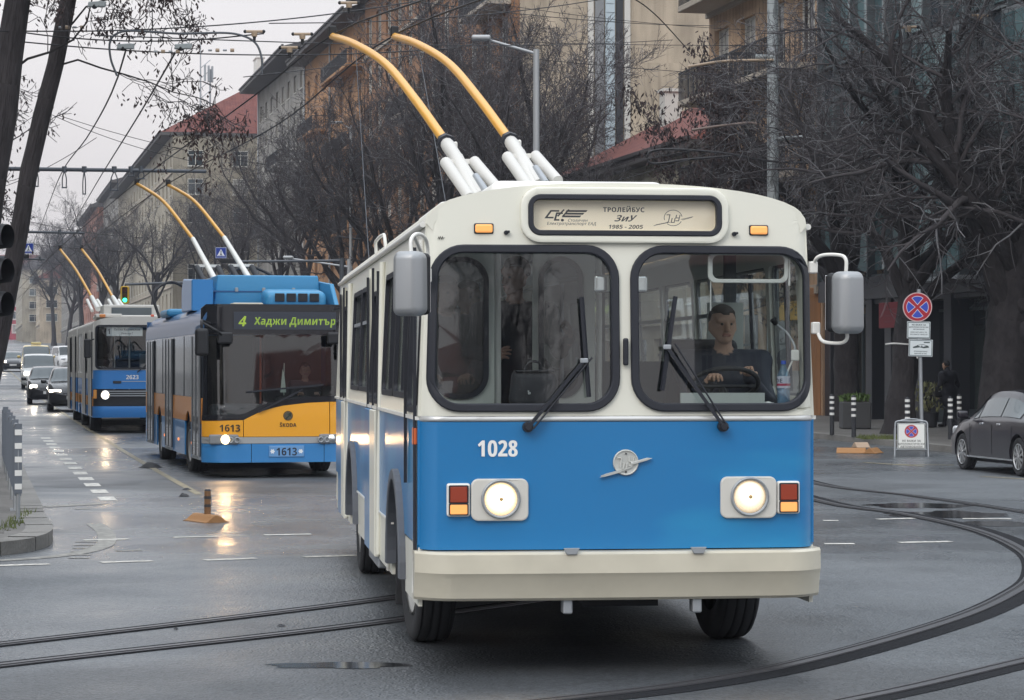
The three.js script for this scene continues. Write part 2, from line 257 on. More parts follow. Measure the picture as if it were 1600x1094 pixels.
// old patched tarmac, darker and lighter, with irregular outlines
{ const dk = mat([0.105, 0.11, 0.118], 0.70, 0, { map: asphaltMap, roughnessMap: asphaltRough, bumpMap: asphaltBump, bumpScale: 0.006 });
  const blob = (cx, cy, rx, ry, s, wob = 0.3) => Array.from({ length: 40 }, (_, i) => { const t = i / 40 * Math.PI * 2, k = 1 + wob * 2 * (fbm(0.5 + 0.2 * Math.cos(t), 0.5 + 0.2 * Math.sin(t), 9, 4, s) - 0.5); return [cx + rx * k * Math.cos(t), cy + ry * k * Math.sin(t)]; });
  for (const [px, py, w, h, s] of [[120, 750, 1.5, 3.2, 5], [420, 700, 2.2, 5, 6]]) { const [x, d] = flat(px, py); struct('tarmac_patch', sheet(blob(x, d, w, h, s, 0.5), 0.0025), dk); }
  const wet = phys([0.03, 0.032, 0.035], 0.10, 0, { ior: 1.33 });
  for (const [px, py, w, h, s] of [[530, 1040, 0.5, 0.17, 21], [1440, 792, 0.72, 0.55, 23], [1480, 806, 0.7, 0.8, 24],  [1560, 820, 0.5, 0.5, 26]]) { const [x, d] = flat(px, py); struct('puddle', sheet(blob(x, d, w, h, s, 0.5), 0.0035), wet); } }

// ---------- buildings ----------
const panes = [M.darkGlass, phys([0.03, 0.04, 0.045], 0.06, 0), phys([0.10, 0.12, 0.13], 0.08, 0), phys([0.28, 0.27, 0.25], 0.35, 0)];
const frameWhite = mat([0.58, 0.57, 0.53], 0.6), frameBrown = mat([0.16, 0.09, 0.055], 0.6), ironMat = mat([0.03, 0.033, 0.04], 0.6, 0.3);
const tileTex = noiseTex(256, (u, v) => { const row = (v * 16) % 1, colm = (u * 16 + (Math.floor(v * 16) % 2) * 0.5) % 1, k = hash(Math.floor(u * 16), Math.floor(v * 16), 9); const s = 0.66 + 0.3 * k + 0.15 * (fbm(u, v, 8, 4, 3) - 0.5); return [s, s * (0.86 + 0.12 * k), s * 0.85]; }, false, 0.22);
const tileBump = noiseTex(256, (u, v) => 0.5 + 0.5 * ((v * 16) % 1) * (0.6 + 0.4 * Math.sin(u * 32 * Math.PI)), false, 0.22);
const tileRoof = mat([0.17, 0.052, 0.044], 0.8, 0, { map: tileTex, bumpMap: tileBump, bumpScale: 0.05 });
const greyRoof = mat([0.10, 0.10, 0.11], 0.8, 0, { map: tileTex, bumpMap: tileBump, bumpScale: 0.04 });
// a window set into an opening: frame mesh (its bars merged) with its pane as a child
const winCache = {};
function windowIn(parent, x, y, z, w, h, frameM, style = 0, ry = 0) {
  const key = [w.toFixed(2), h.toFixed(2), style].join();
  if (!winCache[key]) {
    const f = [box(0.07, h, 0.07, -w / 2 + 0.035), box(0.07, h, 0.07, w / 2 - 0.035), box(w - 0.14, 0.07, 0.07, 0, h / 2 - 0.035), box(w - 0.14, 0.07, 0.07, 0, -h / 2 + 0.035)];
    if (style !== 2) f.push(box(0.06, h - 0.14, 0.06, 0, 0, 0.002)); if (style === 1) f.push(box(w - 0.14, 0.05, 0.05, 0, h * 0.2, -0.001)); if (style === 2) f.push(box(0.06, h - 0.14, 0.06, -w / 6), box(0.06, h - 0.14, 0.06, w / 6));
    winCache[key] = [merge(f), box(w - 0.1, h - 0.1, 0.02, 0, 0, -0.02), box(w + 0.16, 0.06, 0.22, 0, -h / 2 - 0.032, 0.16)];
  }
  const [fg, pg, sg] = winCache[key], m = part('window', fg, frameM, parent); m.position.set(x, y, z); m.rotation.y = ry;
  const r = hash(x * 31, y * 17, z * 7 + style); part('pane', pg, panes[r < 0.45 ? 0 : r < 0.7 ? 1 : r < 0.88 ? 2 : 3], m); if (style < 2) part('sill', sg, frameM, m);
  return m;
}
// a house in the row: local x runs along the facade towards the near end, z out to the street
function building(o) {
  const L = (o.d1 - o.d0) / Math.cos(TH), y0 = rise(o.d0) - 1.5, top = o.top - y0, left = o.side === 'left';
  const B = thing('building', o.label, 'building', [0, 0, 0], 0, o.group);
  const p = street(o.a, left ? o.d0 : o.d1); B.position.set(p.x, y0, p.z); B.rotation.y = left ? Math.PI / 2 + TH : -(Math.PI / 2 - TH);
  const gh = 1.5 + (o.gh ?? 4), fl = o.floors, fh = (top - gh - (o.attic ?? 0.8)) / fl, n = o.bays, bw = L / n, ww = o.ww ?? bw * 0.5, wh = o.wh ?? fh * 0.56, holes = [], wins = [];
  for (let f = 0; f < fl; f++) for (let b = 0; b < n; b++) { const cx = (b + 0.5) * bw, cy = gh + (f + 0.5) * fh; if (o.skip && o.skip(b, f)) continue; holes.push([V2(cx - ww / 2, cy - wh / 2), V2(cx - ww / 2, cy + wh / 2), V2(cx + ww / 2, cy + wh / 2), V2(cx + ww / 2, cy - wh / 2)]); wins.push([cx, cy, b, f]); }
  for (let b = 0; b < n; b++) { const cx = (b + 0.5) * bw, sw = bw * 0.72; holes.push([V2(cx - sw / 2, 1.9), V2(cx - sw / 2, gh - 0.7), V2(cx + sw / 2, gh - 0.7), V2(cx + sw / 2, 1.9)]); }
  const wall = part('wall', uvm(extr(shapeOf([V2(0, 0), V2(L, 0), V2(L, top), V2(0, top)], holes), 0.4).translate(0, 0, -0.4)), o.m, B);
  part('wall', uvm(box(L, top, o.depth - 0.42, L / 2, top / 2, -0.41 - (o.depth - 0.42) / 2)), o.sideM ?? o.m, B);
  for (const [cx, cy, b, f] of wins) windowIn(B, cx, cy, -0.2, ww, wh, o.frame ?? frameWhite, o.style ?? (b % 2));
  const shopG = box(bw * 0.72 - 0.02, gh - 2.62, 0.03), shopF = box(bw * 0.72, 0.08, 0.1);
  for (let b = 0; b < n; b++) { const w = part('shop_window', shopG, panes[b % 2], B); w.position.set((b + 0.5) * bw, (1.9 + gh - 0.7) / 2, -0.25); part('frame', shopF, ironMat, w).position.set(0, 0.5, 0.03); }
  part('cornice', [box(L + 0.1, 0.28, 0.24, L / 2, gh - 0.05, 0.123), ...(o.bands ?? []).map((f) => box(L + 0.06, 0.2, 0.14, L / 2, gh + f * fh - 0.02, 0.072))], o.trim ?? o.m, B);
  const ov = o.over ?? 0.9, dz = o.depth;
  const ev = part('eave', [box(L + 0.3, 0.3, dz + 2 * ov, L / 2, top + 0.153, -dz / 2), box(L + 0.4, 0.14, 0.16, L / 2, top + 0.373, ov + 0.02)], o.eaveM ?? greyRoof, B);
  if (o.roof !== 'flat') {
    const rh = o.rh ?? 3.2, hip = o.hip ?? 0, x0 = -0.15, x1 = L + 0.15, z0 = -dz - ov, z1 = ov, zm = (z0 + z1) / 2, yb = top + 0.31, yt = yb + rh;
    const v = [[x0, yb, z1], [x1, yb, z1], [x1, yb, z0], [x0, yb, z0], [x0 + hip, yt, zm], [x1 - hip, yt, zm]], tri = [[0, 1, 5], [0, 5, 4], [1, 2, 5], [2, 3, 4], [2, 4, 5], [3, 0, 4]], P = [], U = [];
    const sl = Math.hypot(rh, zm - z1); for (const t of tri) for (const k of t) { P.push(...v[k]); const front = t.every((q) => [0, 1, 4, 5].includes(q)) || t.every((q) => [2, 3, 4, 5].includes(q)); U.push(front ? v[k][0] : v[k][2], k > 3 ? sl : 0); }
    const g = new THREE.BufferGeometry(); g.setAttribute('position', new THREE.Float32BufferAttribute(P, 3)); g.setAttribute('uv', new THREE.Float32BufferAttribute(U, 2)); g.computeVertexNormals();
    const rf = part('roof', g, o.roofM ?? tileRoof, B);
    for (const [cx, ch, cw] of o.chimneys ?? []) part('chimney', [box(cw, ch, 0.8, cx, yb + rh * 0.55 + ch / 2, zm + 1.8), box(cw + 0.2, 0.14, 1.0, cx, yb + rh * 0.55 + ch + 0.072, zm + 1.8)], o.chimM ?? frameWhite, rf);
  }
  for (const [b0, b1, f, enclosed] of o.balconies ?? []) {
    const w = (b1 - b0) * bw - 0.3, cx = (b0 + b1) / 2 * bw, cy = gh + f * fh + 0.15, bal = part('balcony', rbox(w, 0.22, 1.25, 0.04, cx, cy, 0.627), o.trim ?? o.m, B), bars = [];
    if (enclosed) { bars.push(box(w - 0.08, 0.95, 0.05, cx, cy + 0.59, 1.22), box(0.05, 0.95, 1.1, cx - w / 2 + 0.07, cy + 0.59, 0.64), box(0.05, 0.95, 1.1, cx + w / 2 - 0.07, cy + 0.59, 0.64)); part('railing', bars, o.m, bal); }
    else { bars.push(box(w - 0.02, 0.05, 0.05, cx, cy + 1.12, 1.2), box(0.05, 0.05, 1.14, cx - w / 2 + 0.04, cy + 1.12, 0.6), box(0.05, 0.05, 1.14, cx + w / 2 - 0.04, cy + 1.12, 0.6)); const k = Math.max(4, Math.round(w / 0.16)); for (let i = 0; i <= k; i++) bars.push(box(0.03, 0.98, 0.03, cx - w / 2 + 0.03 + i * (w - 0.06) / k, cy + 0.6, 1.2)); for (let i = 1; i < 7; i++) for (const s of [-1, 1]) bars.push(box(0.03, 0.98, 0.03, cx + s * (w / 2 - 0.04), cy + 0.6, i * 0.17)); part('railing', bars, ironMat, bal); }
  }
  // the end wall that faces the crossing
  if (o.endWins) for (let f = 0; f < fl; f++) for (let b = 0; b < o.endWins; b++) { const w = windowIn(B, L + 0.03, gh + (f + 0.5) * fh, -(b + 0.5) * dz / o.endWins, ww, wh, o.frame ?? frameWhite, 1, Math.PI / 2); }
  for (const x of o.pipes ?? []) part('downpipe', cyl(0.07, 0.07, top, 8, x, top / 2, 0.1), M.galv, B);
  B.userData.size = undefined; delete B.userData.size; B.info = { L, top, gh, fh, bw }; return B;
}
const ochre = stucco([0.40, 0.27, 0.16]), rust = stucco([0.36, 0.19, 0.10]), greyStucco = stucco([0.30, 0.29, 0.27]), beige = stucco([0.56, 0.48, 0.37]), pink = stucco([0.42, 0.20, 0.15]), cream2 = stucco([0.42, 0.385, 0.31]), redStucco = stucco([0.42, 0.035, 0.06]), paleStucco = stucco([0.50, 0.44, 0.37]);

// the tall house with the blank beige gable wall and white window columns
{ const B = building({ label: 'tall rust coloured house with a blank beige end wall and white window columns', a: 27, d0: 125, d1: 172, top: 27, floors: 7, bays: 12, m: rust, sideM: beige, depth: 22, gh: 4.2, over: 1.3, roofM: greyRoof, rh: 3.5, ww: 2.1, wh: 2.2, style: 2, bands: [3, 6], trim: paleStucco, balconies: [[10, 12, 5], [10, 12, 3], [4, 6, 4]], group: 'buildings along the street' });
  const { L, top } = B.info, blockM = phys([0.46, 0.55, 0.6], 0.15, 0);   // stair shaft: strips of glass blocks on the blank wall
  for (const [z, w, m] of [[-4.05, 0.28, frameWhite], [-4.5, 0.45, M.grey], [-5.05, 0.5, phys([0.5, 0.58, 0.62], 0.2, 0)], [-5.55, 0.35, M.dark], [-5.95, 0.3, frameWhite]]) part('stair_strip', box(0.12, top - 5, w, L + 0.064, (top - 5) / 2 + 5, z), m, B);
  for (let i = 0; i < 40; i++) part('glass_block', box(0.04, 0.40, 0.46, L + 0.148, 6 + i * 0.45, -5.05), blockM, B); }
building({ label: 'orange house with an iron balcony high under its eave', a: 27, d0: 172.3, d1: 203, top: 26.4, floors: 7, bays: 7, m: stucco([0.46, 0.25, 0.12]), depth: 20, gh: 4, over: 1.5, roofM: greyRoof, ww: 1.5, balconies: [[4, 7, 6], [4, 7, 4], [1, 3, 5], [4, 7, 2]], pipes: [0.3, 15], chimneys: [[14, 5, 4], [20, 4, 3]], chimM: greyStucco, frame: frameBrown, group: 'buildings along the street' });
building({ label: 'grey plastered house with a deep dark eave at the end of the row', a: 27, d0: 203.3, d1: 236, top: 27.8, floors: 8, bays: 8, m: greyStucco, depth: 20, gh: 4, over: 1.8, roofM: greyRoof, ww: 1.7, balconies: [[4, 6, 5], [1, 3, 3]], pipes: [0.4], chimneys: [[8, 3, 3], [20, 5, 4]], chimM: greyStucco, group: 'buildings along the street' });
// low house with the red roof
building({ label: 'low house with a bright red tiled roof between two tall buildings', a: 27.6, d0: 94, d1: 121, top: 10.2, floors: 2, bays: 7, m: cream2, depth: 12, gh: 3.4, over: 0.7, rh: 3.6, hip: 3, roofM: tileRoof, ww: 1.1, chimneys: [[8, 2, 0.9]], endWins: 3, group: 'buildings along the street' });
// apartment house with recessed balconies, next to the glass one
{ const B = building({ label: 'apricot apartment house with dark balcony railings next to the glass building', a: 27, d0: 79.3, d1: 91.5, top: 26, floors: 6, bays: 4, m: stucco([0.52, 0.36, 0.24]), sideM: stucco([0.50, 0.37, 0.26]), depth: 16, gh: 4.2, over: 0.5, roof: 'flat', ww: 1.7, wh: 2.1, style: 2, bands: [1, 2, 3, 4, 5], trim: paleStucco, balconies: [[0, 2, 1], [0, 2, 2], [0, 2, 3], [0, 2, 4], [0, 2, 5], [2, 4, 1], [2, 4, 2], [2, 4, 3], [2, 4, 4]], group: 'buildings along the street' });
  const { L } = B.info, sg = sub('shop_sign', B); part('board', rbox(2.2, 0.62, 0.14, 0.03), mat([0.75, 0.42, 0.03], 0.5), sg); sg.position.set(L - 2.4, 3.5 + 1.5, 0.22);
  print('lettering', 1.9, 0.5, 256, 64, (x, w, h) => text(x, 'E', w * 0.82, h * 0.52, 'bold 58px sans-serif', '#3a2a08'), sg, 0, 0, 0.074, { clear: true });
  part('pillar', rbox(0.5, 4.4, 0.4, 0.03, L - 0.4, 3.5, 0.203), stucco([0.5, 0.27, 0.14]), B); part('plinth', uvm(rbox(0.9, 1.7, 0.5, 0.03, L - 0.6, 2.2, 0.5)), greyStucco, B); }
// red roofed corner house farther on
{ const B = building({ label: 'pale corner house with a red hipped roof, chimneys and an aerial mast', a: 19.2, d0: 240, d1: 330, top: 24.3, floors: 6, bays: 18, m: cream2, depth: 26, gh: 4.5, over: 1.2, rh: 8, hip: 9, roofM: tileRoof, ww: 1.5, endWins: 6, bands: [1, 5], trim: paleStucco, chimneys: [[66, 6, 3], [84, 4.5, 1.7]], group: 'buildings along the street' });
  const { L, top } = B.info, m = [rod([L - 4, top, -3], [L - 4, top + 9.5, -3], 0.12, 0.05), rod([L - 4.6, top, -4], [L - 4.6, top + 7, -4], 0.09)]; for (let i = 0; i < 8; i++) m.push(rod([L - 4, top + i, -3], [L - 4.6, top + i + 0.9, -4], 0.04)); for (const k of [0, 1, 2]) m.push(rbox(0.3, 1.6, 0.2, 0.03, L - 4.6 + k * 0.5, top + 6.5, -4.2 + k * 0.4)); part('aerial_mast', m, M.galv, B);
  for (const [z, x] of [[-9, L - 1], [-17, L - 1]]) part('skylight', rbox(0.2, 0.8, 1.1, 0.04, x - 3.2, top + 3.4, z), M.white, B); }
building({ label: 'weathered grey house with bay balconies beyond the corner house', a: 19.4, d0: 331, d1: 372, top: 26.5, floors: 7, bays: 8, m: greyStucco, depth: 20, gh: 4, over: 1, ww: 1.9, balconies: [[1, 3, 2, 1], [1, 3, 3, 1], [1, 3, 4, 1], [1, 3, 5, 1], [5, 7, 3, 1], [5, 7, 4, 1], [5, 7, 5, 1]], roofM: greyRoof, group: 'buildings along the street' });
building({ label: 'salmon pink house with a glazed turret far down the street', a: 18.6, d0: 373, d1: 425, top: 26, floors: 6, bays: 8, m: pink, depth: 20, gh: 4, over: 1, ww: 2, endWins: 3, roofM: greyRoof, rh: 5, group: 'buildings along the street' });
building({ label: 'dark roofed house far down the street behind the trees', a: 18.4, d0: 426, d1: 520, top: 23.5, floors: 5, bays: 12, m: greyStucco, depth: 20, gh: 4, over: 1, ww: 2, roofM: greyRoof, rh: 6, group: 'buildings along the street' });
building({ label: 'yellow plastered house with a steep slate mansard at the street end', a: 11, d0: 560, d1: 640, top: 24, floors: 4, bays: 8, m: cream2, depth: 22, gh: 4, over: 0.8, ww: 2.4, endWins: 4, roofM: greyRoof, rh: 8, hip: 4, group: 'buildings along the street' });
building({ label: 'low cream house with a brown roof standing below the mansard house', a: 14, d0: 525, d1: 556, top: 20.5, floors: 3, bays: 5, m: beige, depth: 20, gh: 4, over: 0.8, ww: 2.4, endWins: 4, roofM: tileRoof, rh: 7, hip: 5, group: 'buildings along the street' });
{ // crimson house closing the view at the far end
  const B = thing('building', 'crimson house with white windows closing the far end of the street', 'building', [0, 0, 0], 0, 'buildings along the street');
  B.position.set(-148, rise(690) - 2, -690); const W = 34, H = 19, holes = [], ws = [];
  for (let f = 0; f < 4; f++) for (let b = 0; b < 11; b++) { const x = 1.6 + b * 3.05, y = 5 + f * 3.7; holes.push([V2(x - 0.75, y - 1), V2(x - 0.75, y + 1), V2(x + 0.75, y + 1), V2(x + 0.75, y - 1)]); ws.push([x, y]); }
  part('wall', uvm(extr(shapeOf([V2(0, 0), V2(W, 0), V2(W, H), V2(0, H)], holes), 0.4)), redStucco, B); part('wall', uvm(box(W, H, 12, W / 2, H / 2, -6.01)), redStucco, B);
  for (const [x, y] of ws) { windowIn(B, x, y, 0.2, 1.5, 2, frameWhite, 1); part('surround', [box(2.0, 0.25, 0.12, x, y + 1.16, 0.464), box(2.0, 0.2, 0.12, x, y - 1.2, 0.464), box(0.22, 2.04, 0.1, x - 0.88, y, 0.453), box(0.22, 2.04, 0.1, x + 0.88, y, 0.453)], frameWhite, B); }
  part('cornice', box(W + 1, 0.7, 14, W / 2, H + 0.352, -5.6), paleStucco, B);
  part('roof', uvm(extr(shapeOf([V2(-7.5, 0), V2(7.5, 0), V2(0, 6)]), W + 1).rotateY(Math.PI / 2).translate(-0.5, H + 0.705, -5.6)), tileRoof, B); }

// the glass fronted building with shops on the right
{ const B = thing('building', 'dark glass fronted office building with shops on its ground floor', 'building', [0, 0, 0], 0, 'buildings along the street');
  const d1 = 79, d0 = 50, L = (d1 - d0) / Math.cos(TH), p = street(27, d1); B.position.set(p.x, rise(65) + 0.13, p.z); B.rotation.y = -(Math.PI / 2 - TH);
  const H = 24, gh = 3.7, darkClad = mat([0.035, 0.037, 0.045], 0.35), mull = mat([0.11, 0.13, 0.14], 0.4, 0.5), glassT = [phys([0.10, 0.16, 0.17], 0.04, 0), phys([0.05, 0.09, 0.1], 0.04, 0), phys([0.20, 0.27, 0.28], 0.08, 0), phys([0.02, 0.03, 0.04], 0.04, 0)];
  part('wall', uvm(box(L, H, 14, L / 2, H / 2 - 0.5, -9.5)), darkClad, B);
  part('floor', box(L, 0.1, 2.4, L / 2, 0.02, -1.2), M.grey, B); part('soffit', box(L, 0.12, 2.46, L / 2, gh - 0.1, -1.25), darkClad, B);
  part('fascia', box(L, 0.65, 0.3, L / 2, gh + 0.3, 0.1), darkClad, B);
  const nb = 20, bw = L / nb, fh = 3.35, pg = box(bw - 0.14, fh * 0.62, 0.04), sg = box(bw - 0.14, fh * 0.26, 0.05), mg = box(0.1, H - gh - 1, 0.3);
  for (let b = 0; b <= nb; b++) part('mullion', mg, mull, B).position.set(b * bw, gh + (H - gh) / 2, 0.12);
  for (let f = 0; f < 6; f++) { part('transom', box(L, 0.09, 0.2, L / 2, gh + 0.66 + f * fh, 0.06), mull, B); part('transom', box(L, 0.09, 0.2, L / 2, gh + 0.66 + f * fh + fh * 0.68, 0.06), mull, B);
    for (let b = 0; b < nb; b++) { const r = hash(b, f, 5); part('pane', pg, glassT[r < 0.4 ? 0 : r < 0.65 ? 1 : r < 0.85 ? 2 : 3], B).position.set((b + 0.5) * bw, gh + 0.7 + f * fh + fh * 0.35, 0.02); part('spandrel', sg, glassT[3], B).position.set((b + 0.5) * bw, gh + 0.7 + f * fh + fh * 0.83, 0.03); } }
  // a bay of lighter windows that steps out over the shops, with a pale sill
  for (const [x0, x1] of [[9.2, 12.6], [15.4, 20.5], [23, 28]]) { const bay = part('bay_window', box(x1 - x0, fh * 2, 0.5, (x0 + x1) / 2, gh + 0.4 + fh, 0.42), mull, B), n = Math.round((x1 - x0) / 0.85); part('sill', box(x1 - x0 + 0.1, 0.1, 0.62, (x0 + x1) / 2, gh + 0.35, 0.45), M.galv, bay); for (let i = 0; i < n; i++) for (let f = 0; f < 2; f++) part('pane', box((x1 - x0) / n - 0.09, fh - 0.3, 0.05, x0 + (i + 0.5) * (x1 - x0) / n, gh + 0.4 + (f + 0.5) * fh, 0.67), glassT[(i * 2 + f) % 3], bay); }
  // shop fronts
  for (const x of [0.3, 4.0, 5.6, 8.0, 10.2, 13.4, 16.2, 19.4, 22.6, 25.8, 29]) part('pillar', rbox(0.55, gh, 0.7, 0.02, x, gh / 2, -0.3), darkClad, B);
  const lightG = phys([0.8, 0.86, 0.86], 0.03, 0, { transmission: 1, thickness: 0 });
  for (const [x0, x1] of [[0.6, 3.7], [5.9, 7.7], [8.3, 9.9], [10.5, 13.1], [13.7, 15.9], [16.5, 19.1], [19.7, 22.3], [22.9, 25.5]]) { const w = part('shop_window', box(x1 - x0, 2.75, 0.02, (x0 + x1) / 2, 1.85, -0.5), lightG, B); part('frame', [box(x1 - x0, 0.08, 0.08, (x0 + x1) / 2, 3.24, -0.5), box(x1 - x0, 0.42, 0.1, (x0 + x1) / 2, 0.26, -0.5), box(0.06, 2.7, 0.08, (x0 + x1) / 2, 1.85, -0.46)], mull, w); }
  part('back_wall', box(L, gh, 0.06, L / 2, gh / 2, -2.42), mat([0.10, 0.105, 0.115], 0.8), B);
  part('display_panel', [box(0.9, 2.5, 0.05, 7.0, 1.6, -2.2), box(0.35, 2.6, 0.05, 9.0, 1.6, -1.8), box(1.6, 2.4, 0.05, 11.9, 1.7, -2.1)], mat([0.33, 0.33, 0.31], 0.8), B);
  const sign = sub('shop_sign', B); part('board', rbox(1.9, 0.75, 0.1, 0.02), mat([0.20, 0.012, 0.022], 0.5), sign); sign.position.set(6.6, 3.15, 0.3);
  print('lettering', 1.7, 0.6, 256, 90, (x, w, h) => { for (const y of [20, 48, 74]) { x.fillStyle = '#7a3038'; x.fillRect(40 + y % 7 * 4, y - 5, 176 - y % 5 * 20, 8); } }, sign, 0, 0, 0.056, { clear: true }); }

// houses on the other side and behind the viewer: they stand in the windscreens' reflections
building({ label: 'grey house across the street, seen only in reflections', a: -13, d0: 22, d1: 160, top: 27, floors: 6, bays: 26, m: greyStucco, depth: 14, gh: 4, side: 'left', over: 1, ww: 1.6, group: 'houses outside the frame' });
for (const [x, z, w, h, ry, m, lab] of [[62, 100, 36, 22, Math.PI + 0.45, greyStucco, 'grey balcony house behind the viewer, seen only in the windscreens'], [-24, 62, 30, 20, Math.PI - 0.2, cream2, 'cream house behind the viewer, seen only in the windscreens'], [9, 150, 40, 19, Math.PI, ochre, 'ochre house far behind the viewer, seen only in the windscreens']]) {
  const B = thing('building', lab, 'building', [x, 0, z], ry, 'houses outside the frame'); const holes = [], ws = [], nb = Math.floor(w / 3.2), nf = Math.floor((h - 5) / 3.4);
  for (let f = 0; f < nf; f++) for (let b = 0; b < nb; b++) { const cx = -w / 2 + (b + 0.5) * w / nb, cy = 6.2 + f * 3.4; holes.push([V2(cx - 0.8, cy - 1), V2(cx - 0.8, cy + 1), V2(cx + 0.8, cy + 1), V2(cx + 0.8, cy - 1)]); ws.push([cx, cy]); }
  part('wall', uvm(extr(shapeOf([V2(-w / 2, 0), V2(w / 2, 0), V2(w / 2, h), V2(-w / 2, h)], holes), 0.4)), m, B); part('wall', uvm(box(w, h, 12, 0, h / 2, -6.01)), m, B);
  for (const [cx, cy] of ws) windowIn(B, cx, cy, 0.2, 1.6, 2, frameWhite, 1);
  for (let f = 0; f < nf; f++) part('balcony', [box(w * 0.8, 0.2, 1.3, 0, 4.9 + f * 3.4, 1.055), box(w * 0.8, 0.8, 0.08, 0, 5.45 + f * 3.4, 1.66)], m, B);
  part('roof', uvm(extr(shapeOf([V2(-7, 0), V2(7, 0), V2(0, 4)]), w + 1).rotateY(Math.PI / 2).translate(-w / 2 - 0.5, h + 0.02, -5.6)), tileRoof, B);
}
// ---------- trolleybuses ----------
const scuff = noiseTex(512, (u, v) => { const a = fbm(u, v, 4, 5, 81); const k = clamp((a - 0.52) * 5, 0, 1); return [lerp(0.6, 1.0, k), lerp(0.78, 1.0, k), lerp(0.9, 1, k)]; }, false, 0.55);
const busBlue = phys([0.012, 0.215, 0.455], 0.40, 0, { clearcoat: 0.4, clearcoatRoughness: 0.12, map: scuff });
const lensMat = (c, i, rough = 0.25) => { const m = mat(c, rough); m.emissive = Array.isArray(c) ? lin(...c) : new THREE.Color(c); m.emissiveIntensity = i; return m; };
const lampGlow = noiseTex(128, (u, v) => { const r = 1 - v, k = 1 - smooth(clamp((1 - r) * 1.15, 0, 1)) * 0.75, f = 0.9 + 0.1 * Math.sin(u * Math.PI * 48); return [k * f, k * f * lerp(0.72, 0.97, k), k * f * lerp(0.38, 0.85, k)]; }), warmLens = lensMat([1, 0.88, 0.68], 3.0), softLens = lensMat([1, 0.88, 0.7], 1.3), amberLit = lensMat([0.8, 0.34, 0.10], 0.62), amberDim = mat([0.55, 0.20, 0.05], 0.3), redLens = mat([0.30, 0.045, 0.02], 0.25), clearLens = mat([0.55, 0.55, 0.52], 0.2, 0.3);
warmLens.emissiveMap = softLens.emissiveMap = lampGlow;
function lamp(parent, x, y, z, color, cd, r = 0.08) {
  const l = new THREE.SpotLight(color, cd, 40, 0.95, 0.7, 2); l.position.set(x, y, z); l.target.position.set(x, y - 1.6, z + 9); l.castShadow = true; l.shadow.radius = r / 0.02; parent.add(l, l.target); return l;
}
function tyreGeo(R, w) { const k = w / 2, r = R * 0.6; return lathe([[r, -k * 0.8], [R * 0.8, -k], [R * 0.9, -k * 0.985], [R * 0.955, -k * 0.9], [R * 0.985, -k * 0.76], [R * 0.965, -k * 0.73], [R * 0.965, -k * 0.66], [R * 0.992, -k * 0.63], [R, -k * 0.3], [R * 0.97, -k * 0.27], [R * 0.97, -k * 0.18], [R, -k * 0.15], [R, k * 0.15], [R * 0.97, k * 0.18], [R * 0.97, k * 0.27], [R, k * 0.3], [R * 0.992, k * 0.63], [R * 0.965, k * 0.66], [R * 0.965, k * 0.73], [R * 0.985, k * 0.76], [R * 0.955, k * 0.9], [R * 0.9, k * 0.985], [R * 0.8, k], [r, k * 0.8]], 48).rotateZ(Math.PI / 2); }
function busWheel(parent, x, y, z, R, w, steer, out, rimM) {       // axle along x; out = +1/-1 is the outer side
  const g = sub('wheel', parent); g.position.set(x, y, z); g.rotation.y = steer; part('tyre', tyreGeo(R, w), M.tyre, g);
  const rim = lathe([[0.001, 0.02], [R * 0.2, 0.02], [R * 0.24, -0.02], [R * 0.5, -0.05], [R * 0.56, 0.03], [R * 0.61, 0.05], [R * 0.62, -0.05]], 36).rotateZ(-Math.PI / 2 * out).translate(out * (w / 2 - 0.06), 0, 0);
  const bolts = []; for (let i = 0; i < 10; i++) { const a = i / 10 * Math.PI * 2; bolts.push(cylx(0.018, 0.05, 6, out * (w / 2 - 0.075), Math.cos(a) * R * 0.36, Math.sin(a) * R * 0.36)); }
  part('rim', [rim, ...bolts], rimM, g); return g;
}
// side strip in (s, y): s runs back from the front, notched round wheel arches
function stripShape(s0, s1, y0, y1, arches = []) {
  const P = [V2(s0, y0)];
  for (const [c, cy, R] of arches) { const w2 = R * R - (y0 - cy) ** 2; if (w2 <= 0) continue; const w = Math.sqrt(w2), a0 = Math.atan2(y0 - cy, -w), a1 = Math.atan2(y0 - cy, w); for (let i = 0; i <= 16; i++) { const a = lerp(a0 < 0 ? a0 + 2 * Math.PI : a0, a1, i / 16); P.push(V2(c + R * Math.cos(a), Math.min(cy + R * Math.sin(a), y1 - 0.02))); } }
  P.push(V2(s1, y0), V2(s1, y1), V2(s0, y1)); return P;
}
// put an (s, y) extrusion on a side wall: sd = -1 image-left, +1 image-right; X = outer face
const onSide = (g, sd, X) => { const p = g.attributes.position; for (let i = 0; i < p.count; i++) { const s = p.getX(i), y = p.getY(i), t = p.getZ(i); p.setXYZ(i, sd * (X + t), y, -s); } g.computeVertexNormals(); return g; };

const dense = (P, e = 0.06, closed = true) => { const r = []; for (let i = 0; i < P.length; i++) { const a = P[i], b = P[(i + 1) % P.length]; r.push(a); if (!closed && i === P.length - 1) break; const n = Math.floor(a.distanceTo(b) / e); for (let k = 1; k <= n; k++) r.push(a.clone().lerp(b, k / (n + 1))); } return r; };
const gbox = (w, h, d, nx, ny, x = 0, y = 0, z = 0) => new THREE.BoxGeometry(w, h, d, nx, ny, 1).translate(x, y, z);

